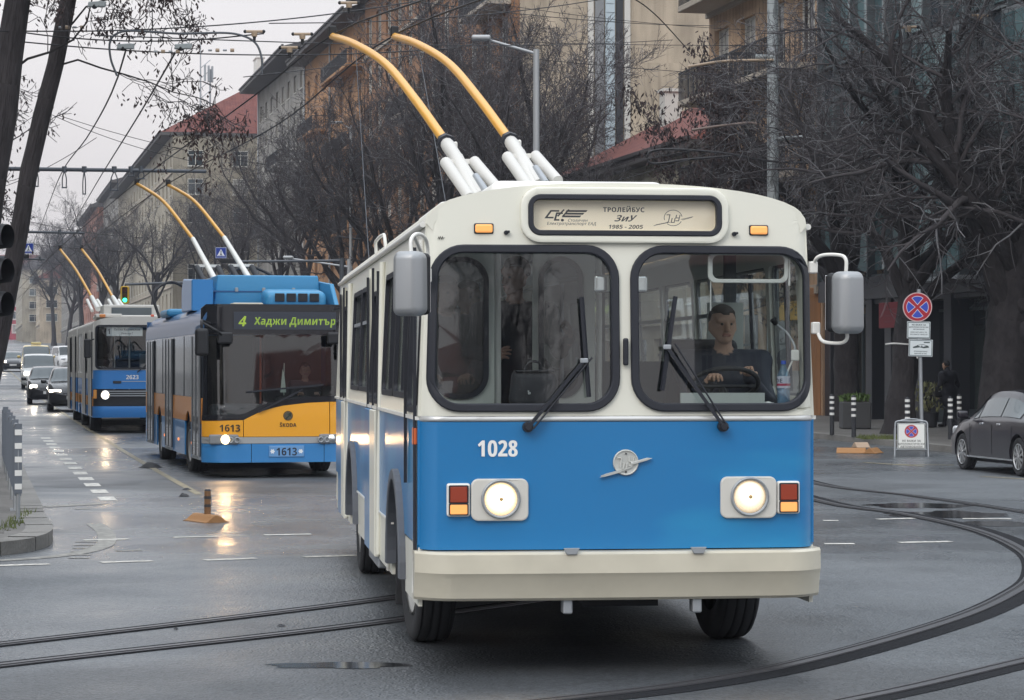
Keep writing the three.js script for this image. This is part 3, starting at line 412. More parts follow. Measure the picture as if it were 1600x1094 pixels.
// ===== the blue and cream trolleybus turning in front =====
const ZB = thing('trolleybus', 'old blue and cream trolleybus with number 1028 turning in the foreground', 'trolleybus', [0.676, 0, -15.5], 0.115);
{
  const B = ZB, cream = M.cream;
  const front = (v, proud = 0) => { const ax = Math.abs(v.x); v.z += -0.035 * (ax / 1.25) ** 2 - (ax > 1.13 ? 0.13 * ((ax - 1.13) / 0.125) ** 2 : 0) - Math.max(0, v.y - 1.58) * 0.055; };
  const halfW = (y) => lerp(1.255, 1.205, clamp((y - 1.6) / 1.2, 0, 1));
  const arch = []; for (let i = 0; i <= 24; i++) { const t = i / 24 * Math.PI, c = Math.cos(t); arch.push(V2(1.205 * Math.sign(c) * Math.abs(c) ** 0.9, 2.80 + 0.255 * Math.sin(t) ** 0.82)); }
  const holeL = rrPts(-1.172, -0.045, 1.668, 2.625, 0.17, 0.03), holeR = rrPts(0.105, 1.192, 1.668, 2.625, 0.17), destH = rrPts(-0.545, 0.618, 2.752, 2.95, 0.05);
  const upper = shapeOf(dense([V2(-1.255, 1.603), V2(1.255, 1.603), ...arch], 0.05), [dense(holeL, 0.06), dense(holeR, 0.06), dense(destH, 0.08)]);
  part('front_shell', bent(extr(upper, 0.045).translate(0, 0, -0.045), front, 0.055, 10), cream, B);
  part('front_panel', bent(gbox(2.51, 0.79, 0.04, 80, 6, 0, 1.171, -0.02), front, 0, 1, 0.9), busBlue, B);
  part('trim_strip', bent(extr(shapeOf(rrPts(-0.014, 0.014, 1.568, 1.602, 0.012, 0, 4)), 2.512, 0, 1, 80).rotateY(Math.PI / 2).translate(-1.256, 0, -0.006), front, 0, 1, 0.7), mat([0.6, 0.6, 0.59], 0.4, 0.6), B);
  const grow = (x0, x1, y0, y1, r, o, lean = 0) => rrPts(x0 - o, x1 + o, y0 - o, y1 + o, r + o, lean);
  for (const [x0, x1, lean] of [[-1.172, -0.045, 0.03], [0.105, 1.192, 0]]) {
    const ws = sub('windscreen', B);
    part('gasket', bent(extr(shapeOf(grow(x0, x1, 1.668, 2.625, 0.17, 0.040, lean), [grow(x0, x1, 1.668, 2.625, 0.17, -0.012, lean)]), 0.05, 0.008).translate(0, 0, -0.03), front, 0.12, 5), M.rubber, ws);
    part('pane', bent(flatShape(shapeOf(grow(x0, x1, 1.668, 2.625, 0.17, 0.004, lean))).translate(0, 0, -0.016), front, 0.12, 6), M.screen, ws);
  }
  const db = sub('destination_display', B);
  part('bezel', bent(extr(shapeOf(grow(-0.545, 0.618, 2.752, 2.95, 0.05, 0.075), [grow(-0.545, 0.618, 2.752, 2.95, 0.05, 0.02)]), 0.035, 0.012, 2).translate(0, 0, -0.01), front, 0.15, 4), cream, db);
  part('gasket', bent(extr(shapeOf(grow(-0.545, 0.618, 2.752, 2.95, 0.05, 0.03), [grow(-0.545, 0.618, 2.752, 2.95, 0.05, -0.004)]), 0.05, 0.006).translate(0, 0, -0.01), front, 0.15, 4), M.rubber, db);
  print('printed_panel', 1.2, 0.235, 1600, 313, (x, w, h) => {
    x.fillStyle = '#f1e6cf'; x.fillRect(0, 0, w, h); const K = '#24262b', px = (a) => (a - 50) * 1.048 + 25; x.translate(0, 17); x.scale(1, 0.86);
    text(x, 'ТРОЛЕЙБУС', px(790), 102, 'bold 62px sans-serif', K, 'center', 0.98); text(x, 'ЗиУ', px(795), 186, 'bold italic 84px sans-serif', K, 'center', 1.08, -0.2); text(x, '1985 - 2005', px(805), 268, 'bold 52px sans-serif', K, 'center', 1.08, -0.18);
    text(x, 'Столичен', px(420), 208, '38px sans-serif', K, 'center', 0.98, -0.2); text(x, 'Електротранспорт ЕАД', px(370), 240, '40px sans-serif', K, 'center', 0.98, -0.2);
    x.strokeStyle = K; x.fillStyle = K; x.lineWidth = 15; x.lineJoin = 'miter';
    x.beginPath(); x.moveTo(px(270), 118); x.lineTo(px(205), 118); x.lineTo(px(165), 183); x.lineTo(px(225), 183); x.stroke();
    x.beginPath(); x.moveTo(px(300), 140); x.lineTo(px(252), 140); x.lineTo(px(236), 205); x.lineTo(px(272), 205); x.stroke();
    for (const k of [0, 40]) { x.lineWidth = 13; x.beginPath(); x.moveTo(px(258 + k), 170); x.lineTo(px(310 + k), 104); x.stroke(); }
    for (const [y, a, b] of [[118, 332, 490], [144, 322, 465], [170, 300, 440]]) { x.beginPath(); x.moveTo(px(a), y - 9); x.lineTo(px(b + 8), y - 9); x.lineTo(px(b - 4), y + 9); x.lineTo(px(a - 10), y + 9); x.fill(); }
    x.beginPath(); x.arc(px(296), 207, 13, 0, 7); x.fill();
    x.lineWidth = 5; x.beginPath(); x.arc(px(1188), 178, 76, 0.45, 2.3); x.stroke(); x.beginPath(); x.arc(px(1188), 178, 76, 2.85, 6.1); x.stroke();
    x.lineWidth = 7; const pl = (p) => { x.beginPath(); p.forEach(([a, b], i) => (i ? x.lineTo(px(a), b) : x.moveTo(px(a), b))); x.stroke(); };
    pl([[1135, 148], [1162, 148], [1150, 215], [1138, 222]]); pl([[1180, 180], [1172, 222], [1196, 222], [1204, 180]]); pl([[1216, 148], [1210, 178], [1236, 178]]); pl([[1244, 148], [1232, 206], [1206, 206]]);
    x.lineWidth = 4; pl([[1030, 256], [1060, 246], [1165, 220]]); pl([[1046, 246], [1140, 222]]); pl([[1250, 192], [1350, 164]]); pl([[1262, 198], [1340, 172]]);
  }, db, 0.036, 2.851, -0.105);
  part('pane', bent(flatShape(shapeOf(grow(-0.545, 0.618, 2.752, 2.95, 0.05, 0.01))).translate(0, 0, 0.0), front, 0.15, 5), M.clear, db);
  part('box', [box(1.26, 0.01, 0.07, 0.036, 2.972, -0.10), box(1.26, 0.01, 0.07, 0.036, 2.73, -0.10), box(0.01, 0.23, 0.07, -0.6, 2.851, -0.10), box(0.01, 0.23, 0.07, 0.67, 2.851, -0.10)], mat([0.5, 0.47, 0.4], 0.7), db);
  // bumper with its crease
  { const prof = shapeOf([V2(-0.05, 0.768), V2(0.125, 0.77), V2(0.15, 0.755), V2(0.155, 0.64), V2(0.135, 0.61), V2(0.10, 0.485), V2(0.08, 0.468), V2(0.02, 0.47), V2(-0.05, 0.55)]);
    const g = extr(prof, 2.56, 0, 1, 72).rotateY(-Math.PI / 2).translate(1.28, 0, 0);
    part('bumper', bent(g, (v) => { const ax = Math.abs(v.x); v.z += -0.035 * (ax / 1.25) ** 2 - (ax > 1.02 ? 0.17 * ((ax - 1.02) / 0.26) ** 2.2 : 0); }, 0, 1, 0.35), phys([0.60, 0.56, 0.46], 0.38, 0, { clearcoat: 0.3, map: noiseTex(256, (u, v) => { const s = 0.92 + 0.22 * (fbm(u, v, 6, 5, 14) - 0.5); return [s, s, s * 0.98]; }, false, 0.9) }), B);
  }
  for (const x of [-0.33, 0.46]) part('bracket', [extr(shapeOf([V2(-0.05, 0.02), V2(0.05, 0.02), V2(0.03, -0.02), V2(-0.03, -0.02)]), 0.02, 0.003).translate(x, 0.775, 0.14)], M.galv, B);
  for (const x of [-0.34, 0.47]) part('tow_eye', [rbox(0.06, 0.1, 0.12, 0.012, x, 0.43, 0.0)], M.galv, B);
  // head lamps
  const bez = mat([0.60, 0.58, 0.53], 0.4);
  [[-0.757, 1.086, warmLens, 2], [0.806, 1.092, softLens, 1]].forEach(([x, y, lens, cd]) => {
    const h = sub('headlight', B); h.position.set(x, y, -0.035 * (x / 1.25) ** 2);
    part('bezel', extr(shapeOf(rrPts(-0.178, 0.178, -0.13, 0.13, 0.045), [circlePts(0.005, 0.005, 0.112)]), 0.014, 0.009, 2).translate(0, 0, 0.006), bez, h);
    part('bowl', lathe([[0.115, 0.022], [0.112, -0.01], [0.1, -0.035], [0.07, -0.06], [0.001, -0.07]], 28).rotateX(Math.PI / 2).translate(0.005, 0.005, 0.03), M.chrome, h);
    part('ring', new THREE.TorusGeometry(0.112, 0.011, 10, 36).translate(0.005, 0.005, 0.034), M.galv, h);
    part('lamp_lens', lathe([[0.001, 0.032], [0.05, 0.027], [0.085, 0.013], [0.103, -0.008]], 32).rotateX(Math.PI / 2).translate(0.005, 0.005, 0.03), lens, h);
    part('bulb_shield', [lathe([[0.001, 0.004], [0.012, 0.002], [0.014, 0]], 16).rotateX(Math.PI / 2).translate(0.005, 0.005, 0.059)], mat([0.5, 0.33, 0.14], 0.4), h);
    lamp(h, 0.005, 0.005, 0.085, 0xffdca8, cd);
  });
  for (const [x, y] of [[-1.012, 1.086], [1.062, 1.09]]) {
    const s = sub('indicator', B); s.position.set(x, y, -0.028);
    part('housing', rbox(0.146, 0.205, 0.05, 0.016, 0, 0, 0.008), M.whitePaint, s); part('red_lens', rbox(0.11, 0.103, 0.03, 0.008, 0, 0.034, 0.026), redLens, s); part('amber_lens', rbox(0.11, 0.064, 0.03, 0.008, 0, -0.058, 0.026), amberLit, s);
    for (const yy of [0.034, -0.058]) part('lens_rim', extr(shapeOf(rrPts(-0.061, 0.061, yy - (yy > 0 ? 0.057 : 0.037), yy + (yy > 0 ? 0.057 : 0.037), 0.01), [rrPts(-0.054, 0.054, yy - (yy > 0 ? 0.05 : 0.03), yy + (yy > 0 ? 0.05 : 0.03), 0.008)]), 0.012).translate(0, 0, 0.03), M.rubber, s);
  }
  for (const x of [-0.848, 0.889]) { const s = sub('marker_lamp', B); s.position.set(x, 2.765, -0.082); part('base', rbox(0.122, 0.066, 0.03, 0.01), M.rubber, s); part('amber_lens', rbox(0.108, 0.052, 0.03, 0.012, 0, 0, 0.012), amberLit, s); }
  for (const x of [-0.71, 0.73]) part('washer_jet', [cylz(0.014, 0.03, 10, x, 2.74, -0.07), rbox(0.018, 0.014, 0.05, 0.004, x + 0.012, 2.745, -0.06)], M.rubber, B);
  // numerals and emblem
  print('fleet_number', 0.275, 0.128, 344, 160, (x, w, h) => { x.font = 'bold 168px sans-serif'; text(x, '1028', w / 2, h * 0.53, 'bold 172px sans-serif', '#eceae6', 'center', 0.84); text(x, '1028', w / 2 + 3, h * 0.53, 'bold 172px sans-serif', '#eceae6', 'center', 0.84); }, B, -0.77, 1.405, -0.0085, { clear: true });
  print('scribble', 0.05, 0.03, 100, 60, (x) => { x.strokeStyle = '#3c3a34'; x.lineWidth = 6; x.beginPath(); x.moveTo(5, 45); x.lineTo(20, 15); x.lineTo(25, 45); x.lineTo(40, 10); x.lineTo(55, 45); x.lineTo(65, 12); x.lineTo(75, 45); x.moveTo(10, 30); x.lineTo(95, 28); x.stroke(); }, B, -1.112, 2.705, -0.0825, { clear: true });
  { const e = sub('emblem', B); e.position.set(0.03, 1.313, 0.004); const alu = mat([0.56, 0.57, 0.54], 0.42, 0.35);
    part('disc', [lathe([[0.001, 0.006], [0.070, 0.006], [0.072, 0.012], [0.079, 0.012], [0.081, 0]], 40).rotateX(Math.PI / 2)], alu, e);
    const streak = (x0, y0, x1, y1, w) => extr(shapeOf([V2(x0, y0 - w * 0.2), V2((x0 * 3 + x1) / 4, (y0 * 3 + y1) / 4 - w / 2), V2(x1, y1 - w / 2), V2(x1, y1 + w / 2), V2((x0 * 3 + x1) / 4, (y0 * 3 + y1) / 4 + w / 2)]), 0.012, 0.002).translate(0, 0, 0.008);
    part('streak', [streak(-0.165, -0.088, -0.03, -0.052, 0.017), streak(0.165, 0.03, 0.03, -0.008, 0.017), beam([-0.16, -0.082, 0.021], [-0.03, -0.044, 0.021], 0.004, 0.004), beam([-0.035, -0.055, 0.014], [0.04, -0.024, 0.014], 0.006, 0.007)], alu, e);
    const st = (a, b) => beam([a[0], a[1], 0.014], [b[0], b[1], 0.014], 0.007, 0.007);
    part('letters', [st([-0.055, 0.03], [-0.027, 0.03]), st([-0.028, 0.03], [-0.033, 0.006]), st([-0.032, 0.006], [-0.037, -0.03]), st([-0.012, 0.0], [-0.018, -0.04]), st([0.006, 0.0], [0.0, -0.038]), st([0.018, 0.035], [0.02, 0.008]), st([0.02, 0.006], [0.045, 0.002]), st([0.048, 0.034], [0.04, -0.018]), st([0.04, -0.018], [0.016, -0.02])], mat([0.7, 0.7, 0.66], 0.35, 0.4), e);
    part('rivet', [cylz(0.006, 0.01, 8, 0, 0.055, 0.008), cylz(0.006, 0.01, 8, 0, -0.058, 0.008)], M.dark, e); }
  // wipers
  const wiper = (pivot, joint, b0, b1) => { const w = sub('wiper', B); part('pivot', [cylz(0.032, 0.06, 16, pivot[0], pivot[1], 0.02), cylz(0.02, 0.09, 12, pivot[0], pivot[1], 0.025)], M.rubber, w); part('arm', [beam([pivot[0], pivot[1], 0.05], [joint[0], joint[1], 0.03], 0.026, 0.02), rod([pivot[0] + 0.03, pivot[1] - 0.01, 0.055], [joint[0] + 0.05, joint[1] + 0.02, 0.035], 0.006)], M.rubber, w); part('blade', [beam([b0[0], b0[1], -0.005], [b1[0], b1[1], 0.03], 0.02, 0.022)], M.rubber, w); part('clip', rbox(0.05, 0.03, 0.03, 0.006, joint[0], joint[1], 0.032), M.galv, w); };
  wiper([-0.585, 1.535], [-0.235, 1.945], [-0.245, 2.34], [-0.205, 1.72]); wiper([0.64, 1.535], [0.285, 2.03], [0.345, 2.345], [0.255, 1.76]);
  part('pillar_handle', [rbox(0.034, 0.17, 0.03, 0.012, 0.03, 2.0, 0.005)], M.rubber, B);
  // mirrors
  const silver = mat([0.34, 0.35, 0.36], 0.4, 0.55, { bumpMap: grainBump, bumpScale: 0.0006 });
  const mirror = (x, y, z, ry, arms) => { const m = sub('mirror', B); const h = sub('mirror_head', m); h.position.set(x, y, z); h.rotation.y = ry;
    part('shell', bent(rbox(0.195, 0.385, 0.13, 0.05, 0, 0, 0, 5), (v) => { v.z += (0.04 - v.x * v.x * 3) * (v.z > 0 ? 1 : 0.2); v.x *= 1 - 0.12 * (v.y < 0 ? 0 : v.y) * 2; }, 0, 1, 0.9), silver, h); part('backing', rbox(0.185, 0.37, 0.07, 0.03, 0, 0, -0.06), M.black, h); part('mirror_glass', rbox(0.16, 0.34, 0.006, 0.003, 0, 0, -0.1), mat([0.8, 0.8, 0.8], 0.03, 1), h);
    for (const a of arms) part('arm', tube(a, 0.0115, 24, 8), M.whitePaint, m); return m; };
  const ml = mirror(-1.345, 2.400, 0.52, -0.55, [[[-1.345, 2.58, 0.52], [-1.345, 2.66, 0.5], [-1.31, 2.70, 0.42], [-1.22, 2.68, 0.1], [-1.205, 2.62, 0.03], [-1.205, 2.5, 0.0]], [[-1.32, 2.69, 0.44], [-1.235, 2.58, 0.05], [-1.21, 2.53, 0.0]]]);
  part('bracket', rbox(0.05, 0.09, 0.06, 0.012, -1.205, 2.47, 0.0), M.whitePaint, ml);
  const mrt = mirror(1.385, 2.305, 0.18, 0.55, [[[1.225, 2.555, 0.0], [1.235, 2.59, 0.05], [1.275, 2.605, 0.09], [1.37, 2.595, 0.16], [1.385, 2.57, 0.18], [1.385, 2.49, 0.18]], [[1.245, 2.13, 0.0], [1.265, 2.07, 0.05], [1.31, 2.055, 0.1], [1.375, 2.06, 0.16], [1.392, 2.085, 0.18], [1.39, 2.12, 0.18]]]);
  part('bracket', [rbox(0.05, 0.075, 0.06, 0.01, 1.222, 2.53, -0.01), rbox(0.05, 0.075, 0.06, 0.01, 1.238, 2.15, -0.01)], M.whitePaint, mrt);
  // roof
  const roofP = [...arch.map((p) => V2(p.x * 0.997, p.y - 0.004)), ...arch.slice().reverse().map((p) => V2(p.x * 0.965, p.y - 0.05))];
  part('roof', bent(extr(shapeOf(roofP), 11.35).translate(0, 0, -11.45), () => {}, 0, 0, 0.7), cream, B);
  for (const sd of [-1, 1]) part('gutter', rod([sd * 1.222, 2.792, -0.14], [sd * 1.222, 2.792, -11.4], 0.02, 0.02, 8), M.whitePaint, B);
  { const ck = sub('roof_fairing', B); part('cover', bent(rbox(1.32, 0.34, 1.9, 0.1, 0.12, 3.1, -3.6, 4), (v) => { if (v.z > -2.8) v.y -= (v.z + 2.8) * 0.12; }, 0, 1, 0.8), M.whitePaint, ck); part('slot', rbox(0.4, 0.02, 0.03, 0.005, 0.0, 3.1, -2.645), M.black, ck); }
  part('equipment_box', rbox(1.4, 0.26, 2.2, 0.05, 0, 3.14, -6.2), M.whitePaint, B);
  part('roof_rail', tube([[-1.19, 2.83, -4.2], [-1.2, 2.93, -4.22], [-1.2, 2.95, -4.4], [-1.2, 2.95, -5.2], [-1.2, 2.93, -5.38], [-1.19, 2.83, -5.4]], 0.014, 30, 6), M.whitePaint, B);
  // side walls
  const A1 = [1.9, 0.5, 0.66], A2 = [7.8, 0.5, 0.68];
  const tumble = (g, sd) => { const p = g.attributes.position; for (let i = 0; i < p.count; i++) { const y = p.getY(i), x = p.getX(i); p.setX(i, x - sd * (1.255 - halfW(y))); } g.computeVertexNormals(); return g; };
  for (const sd of [-1, 1]) {
    const openings = sd < 0 ? [[0.2, 0.92, 0.98, 2.6, 'd'], [1.12, 2.3, 1.72, 2.58, 'w'], [2.38, 3.62, 1.72, 2.58, 'w'], [4.1, 4.62, 1.2, 2.5, 'd'], [4.74, 5.26, 1.2, 2.5, 'd'], [5.55, 6.85, 1.72, 2.58, 'v'], [6.95, 8.3, 1.72, 2.58, 'v'], [9.05, 9.5, 1.2, 2.5, 'd'], [9.62, 10.08, 1.2, 2.5, 'd']] : [[0.3, 1.1, 1.72, 2.58, 'w'], [1.2, 2.4, 1.72, 2.58, 'w'], [2.5, 3.8, 1.72, 2.58, 'v'], [3.9, 5.2, 1.72, 2.58, 'v'], [5.3, 6.6, 1.72, 2.58, 'v'], [6.7, 8.0, 1.72, 2.58, 'v'], [8.1, 9.4, 1.72, 2.58, 'v'], [9.5, 10.9, 1.72, 2.58, 'v']];
    const holes = openings.map(([a, b, y0, y1]) => rrPts(a, b, Math.max(y0, 1.64), y1, 0.07));
    part('side_wall', tumble(onSide(extr(shapeOf([V2(0.13, 1.6), V2(11.45, 1.6), V2(11.45, 2.8), V2(0.13, 2.8)], holes), 0.04).translate(0, 0, -0.04), sd, 1.255), sd), cream, B);
    part('side_panel', onSide(extr(shapeOf(stripShape(0.14, 11.45, 0.80, 1.575, [A1, A2])), 0.03).translate(0, 0, -0.03), sd, 1.255), busBlue, B);
    for (const [a, b] of [[0.14, 1.25], [2.57, 7.13], [8.47, 11.3]]) part('skirt', onSide(extr(shapeOf([V2(a, 0.42), V2(b, 0.42), V2(b, 0.785), V2(a, 0.785)]), 0.025).translate(0, 0, -0.03), sd, 1.255), cream, B);
    part('side_trim', [onSide(extr(shapeOf([V2(0.14, 1.576), V2(11.45, 1.576), V2(11.45, 1.599), V2(0.14, 1.599)]), 0.03).translate(0, 0, -0.015), sd, 1.255), onSide(extr(shapeOf([V2(2.45, 0.786), V2(7.1, 0.786), V2(7.1, 0.799), V2(2.45, 0.799)]), 0.02).translate(0, 0, -0.01), sd, 1.255)], M.whitePaint, B);
    for (const [c, cy, R] of [A1, A2]) part('wheel_arch', onSide(extr(shapeOf([...Array.from({ length: 21 }, (_, i) => { const a = Math.PI * i / 20; return V2(c + (R + 0.045) * Math.cos(a), cy + (R + 0.045) * Math.sin(a)); }), ...Array.from({ length: 21 }, (_, i) => { const a = Math.PI * (1 - i / 20); return V2(c + (R - 0.03) * Math.cos(a), cy + (R - 0.03) * Math.sin(a)); })]), 0.07, 0.008).translate(0, 0, -0.04), sd, 1.262), mat([0.10, 0.11, 0.13], 0.6), B);
    for (const [a, b, y0, y1, k] of openings) {
      const y0b = Math.max(y0, 1.64), w = sub('side_window', B);
      part('gasket', tumble(onSide(extr(shapeOf(rrPts(a - 0.022, b + 0.022, y0b - 0.022, y1 + 0.022, 0.085), [rrPts(a + 0.018, b - 0.018, y0b + 0.018, y1 - 0.018, 0.055)]), 0.03).translate(0, 0, -0.02), sd, 1.257), sd), M.rubber, w);
      part('pane', tumble(onSide(flatShape(shapeOf(rrPts(a + 0.004, b - 0.004, y0b + 0.004, y1 - 0.004, 0.07))).translate(0, 0, -0.02), sd, 1.255), sd), M.glass, w);
      if (k !== 'd') part('bar', tumble(onSide(extr(shapeOf(k === 'v' ? [V2(a + 0.03, 2.28), V2(b - 0.03, 2.28), V2(b - 0.03, 2.31), V2(a + 0.03, 2.31)] : [V2((a + b) / 2 - 0.015, y0b + 0.03), V2((a + b) / 2 + 0.015, y0b + 0.03), V2((a + b) / 2 + 0.015, y1 - 0.03), V2((a + b) / 2 - 0.015, y1 - 0.03)]), 0.03).translate(0, 0, -0.03), sd, 1.256), sd), k === 'v' ? M.galv : M.rubber, w);
    }
    if (sd < 0) {   // folding doors: leaves stand a little proud, with hinge posts and dark joints
      for (const [a, b] of [[4.0, 5.36], [8.95, 10.18]]) { const dr = sub('door', B); for (const [u, v] of [[a, (a + b) / 2 - 0.012], [(a + b) / 2 + 0.012, b]]) part('door_leaf', onSide(extr(shapeOf([V2(u, 0.44), V2(v, 0.44), V2(v, 1.57), V2(u, 1.57)]), 0.03, 0.006).translate(0, 0, -0.01), sd, 1.266), u === a ? cream : busBlue, dr); part('hinge_post', [rod([-1.262, 0.46, -a + 0.035], [-1.23, 2.72, -a + 0.035], 0.024, 0.024, 8), rod([-1.262, 0.46, -b - 0.035], [-1.23, 2.72, -b - 0.035], 0.024, 0.024, 8)], cream, dr); part('joint_seal', [box(0.02, 2.2, 0.02, -1.262, 1.6, -(a + b) / 2), box(0.02, 2.1, 0.02, -1.264, 1.6, -a + 0.005), box(0.02, 2.1, 0.02, -1.264, 1.6, -b - 0.005)], M.rubber, dr); }
      const fd = sub('door', B); part('joint_seal', [box(0.02, 2.1, 0.022, -1.27, 1.6, -0.17), box(0.02, 1.5, 0.022, -1.27, 1.9, -0.98)], M.rubber, fd); part('hinge_post', rod([-1.268, 0.5, -0.2], [-1.225, 2.7, -0.2], 0.018, 0.018, 8), M.whitePaint, fd);
      part('side_marker', rbox(0.03, 0.115, 0.085, 0.012, -1.268, 1.475, -0.2), mat([0.62, 0.12, 0.03], 0.3), B);
      part('step', rbox(0.12, 0.1, 1.2, 0.02, -1.2, 0.39, -4.68), M.galv, B); part('mud_flap', rbox(0.3, 0.3, 0.02, 0.008, -1.08, 0.36, -2.5), M.tyre, B);
      part('skirt_strut', rod([-1.262, 0.78, -2.48], [-1.268, 0.44, -2.72], 0.014), M.whitePaint, B);
    }
  }
  // back
  { const hb = [rrPts(-1.0, 1.0, 1.75, 2.55, 0.1)]; part('rear_shell', extr(shapeOf([V2(-1.25, 0.5), V2(1.25, 0.5), V2(1.25, 1.6), ...arch.map((p) => V2(p.x, p.y - 0.006))], hb), 0.05).translate(0, 0, -11.5), cream, B); part('rear_window', flatShape(shapeOf(rrPts(-1.01, 1.01, 1.74, 2.56, 0.1))).translate(0, 0, -11.48), M.glass, B); }
  // inside
  const inner = mat([0.52, 0.54, 0.5], 0.6), floorM = mat([0.05, 0.052, 0.055], 0.8), seatM = mat([0.03, 0.03, 0.036], 0.75);
  part('floor', box(2.4, 0.06, 11.2, 0, 0.86, -5.8), floorM, B); part('ceiling', box(2.24, 0.02, 11.1, 0, 2.80, -5.85), mat([0.5, 0.5, 0.47], 0.7), B);
  part('dashboard', [bent(rbox(2.34, 0.36, 0.42, 0.06, 0, 1.46, -0.32), front, 0, 1), rbox(0.7, 0.5, 0.3, 0.05, 0.72, 1.3, -0.42)], mat([0.045, 0.05, 0.055], 0.7), B);
  part('panel_card', [box(0.54, 0.075, 0.02, 0.68, 1.705, -0.19)], mat([0.42, 0.45, 0.43], 0.6), B);
  { const oval = (x0, x1) => rrPts(x0, x1, 1.2, 2.55, 0.17, 0, 10); const pw = sub('cab_partition', B);
    part('partition_panel', extr(shapeOf([V2(-1.17, 0.9), V2(-0.70, 0.9), V2(-0.70, 2.78), V2(-1.17, 2.78)], [rrPts(-1.09, -0.76, 1.72, 2.6, 0.15, 0, 10)]), 0.03).rotateY(0.0).translate(0, 0, -0.86), inner, pw);
    part('partition_panel', extr(shapeOf([V2(-0.40, 0.9), V2(0.02, 0.9), V2(0.02, 2.78), V2(-0.40, 2.78)], [rrPts(-0.34, -0.08, 1.72, 2.62, 0.13, 0, 10)]), 0.03).translate(0, 0, -1.25), inner, pw);
    for (const [x0, x1, z] of [[-1.09, -0.76, -0.825], [-0.34, -0.08, -1.215]]) part('window_seal', extr(shapeOf(rrPts(x0 - 0.022, x1 + 0.022, 1.698, z > -1 ? 2.622 : 2.642, 0.16, 0, 10), [rrPts(x0 + 0.012, x1 - 0.012, 1.732, z > -1 ? 2.588 : 2.608, 0.13, 0, 10)]), 0.012).translate(0, 0, z), M.rubber, pw);
    for (const [x0, x1, z] of [[-1.09, -0.76, -0.845], [-0.34, -0.08, -1.235]]) part('partition_pane', flatShape(shapeOf(rrPts(x0, x1, 1.72, z > -1 ? 2.6 : 2.62, 0.14, 0, 10))).translate(0, 0, z), M.tint, pw);
    part('post', [cyl(0.022, 0.022, 1.9, 10, -0.67, 1.83, -0.9), cyl(0.02, 0.02, 1.9, 10, 0.06, 1.83, -1.3), box(0.06, 1.9, 0.05, -0.68, 1.83, -0.98)], M.whitePaint, pw);
    part('rear_panel', [box(1.1, 1.05, 0.04, 0.62, 1.42, -1.62), box(0.08, 1.85, 0.05, 1.02, 1.86, -1.62), box(0.05, 1.85, 0.05, 0.12, 1.86, -1.62)], mat([0.10, 0.11, 0.12], 0.7), pw);
    part('door_panel', [box(0.25, 0.3, 0.02, 0.98, 1.78, -1.58), box(0.25, 0.34, 0.02, 0.98, 2.18, -1.58)], inner, pw); }
  part('sun_visor', extr(shapeOf(rrPts(0.575, 1.09, 2.435, 2.63, 0.05), [rrPts(0.605, 1.065, 2.46, 2.61, 0.04)]), 0.012, 0.004).translate(0, 0, -0.14), M.whitePaint, B);
  part('visor_rail', [rod([0.595, 2.62, -0.14], [0.595, 2.26, -0.14], 0.004), rod([1.1, 2.62, -0.14], [1.1, 2.42, -0.14], 0.007)], M.whitePaint, B);
  part('inside_mirror', [rbox(0.34, 0.115, 0.05, 0.02, 0.03, 2.43, -0.2)], mat([0.7, 0.72, 0.72], 0.1, 0.9), B);
  part('steering_wheel', [new THREE.TorusGeometry(0.225, 0.016, 10, 40).rotateX(Math.PI / 2 - 0.5).translate(0.76, 1.79, -0.55), rod([0.76, 1.3, -0.42], [0.76, 1.76, -0.55], 0.03), rod([0.55, 1.78, -0.55], [0.97, 1.78, -0.55], 0.012), rod([0.76, 1.77, -0.55], [0.76, 1.69, -0.36], 0.012)], M.black, B);
  { const s = sub('driver_seat', B); part('cushion', rbox(0.5, 0.14, 0.48, 0.05, 0.78, 1.32, -1.15), seatM, s); part('backrest', rbox(0.5, 0.75, 0.14, 0.05, 0.78, 1.72, -1.43), seatM, s); part('pedestal', rbox(0.3, 0.4, 0.3, 0.03, 0.78, 1.06, -1.15), M.dark, s); }
  { const m = sub('microphone', B); part('gooseneck', tube([[1.15, 2.0, -0.22], [1.16, 2.03, -0.24], [1.12, 2.12, -0.28], [1.05, 2.18, -0.3]], 0.008, 20, 6), M.galv, m); part('head', rod([1.05, 2.18, -0.3], [1.03, 2.21, -0.29], 0.016, 0.024), M.black, m); part('mount', rbox(0.05, 0.07, 0.03, 0.01, 1.155, 1.98, -0.22), M.whitePaint, m); part('cable', tube([[1.15, 1.97, -0.22], [1.11, 1.87, -0.24], [1.1, 1.76, -0.25], [1.13, 1.66, -0.27]], 0.006, 20, 6), M.whitePaint, m); }
  for (const [z, xs] of [[-2.9, [-0.75, 0.75]], [-3.8, [0.75]], [-5.8, [-0.75, 0.75]], [-6.7, [-0.75, 0.75]], [-8.2, [0.75]], [-10.8, [-0.5, 0.5]]]) for (const x of xs) { const s = sub('seat', B); part('cushion', rbox(0.8, 0.09, 0.42, 0.03, x, 1.3, z), seatM, s); part('backrest', rbox(0.8, 0.6, 0.07, 0.03, x, 1.6, z - 0.23), seatM, s); part('frame', [rod([x - 0.3, 0.89, z], [x - 0.3, 1.27, z], 0.018), rod([x + 0.3, 0.89, z], [x + 0.3, 1.27, z], 0.018)], M.galv, s); }
  part('handrail', [rod([-0.35, 2.62, -1.4], [-0.35, 2.62, -11], 0.016), rod([0.35, 2.62, -1.4], [0.35, 2.62, -11], 0.016), ...[-2.4, -3.9, -5.3, -6.6, -8.8, -10.2].flatMap((z) => [-0.35, 0.35].map((x) => rod([x, 0.89, z], [x, 2.62, z], 0.016)))], M.galv, B);
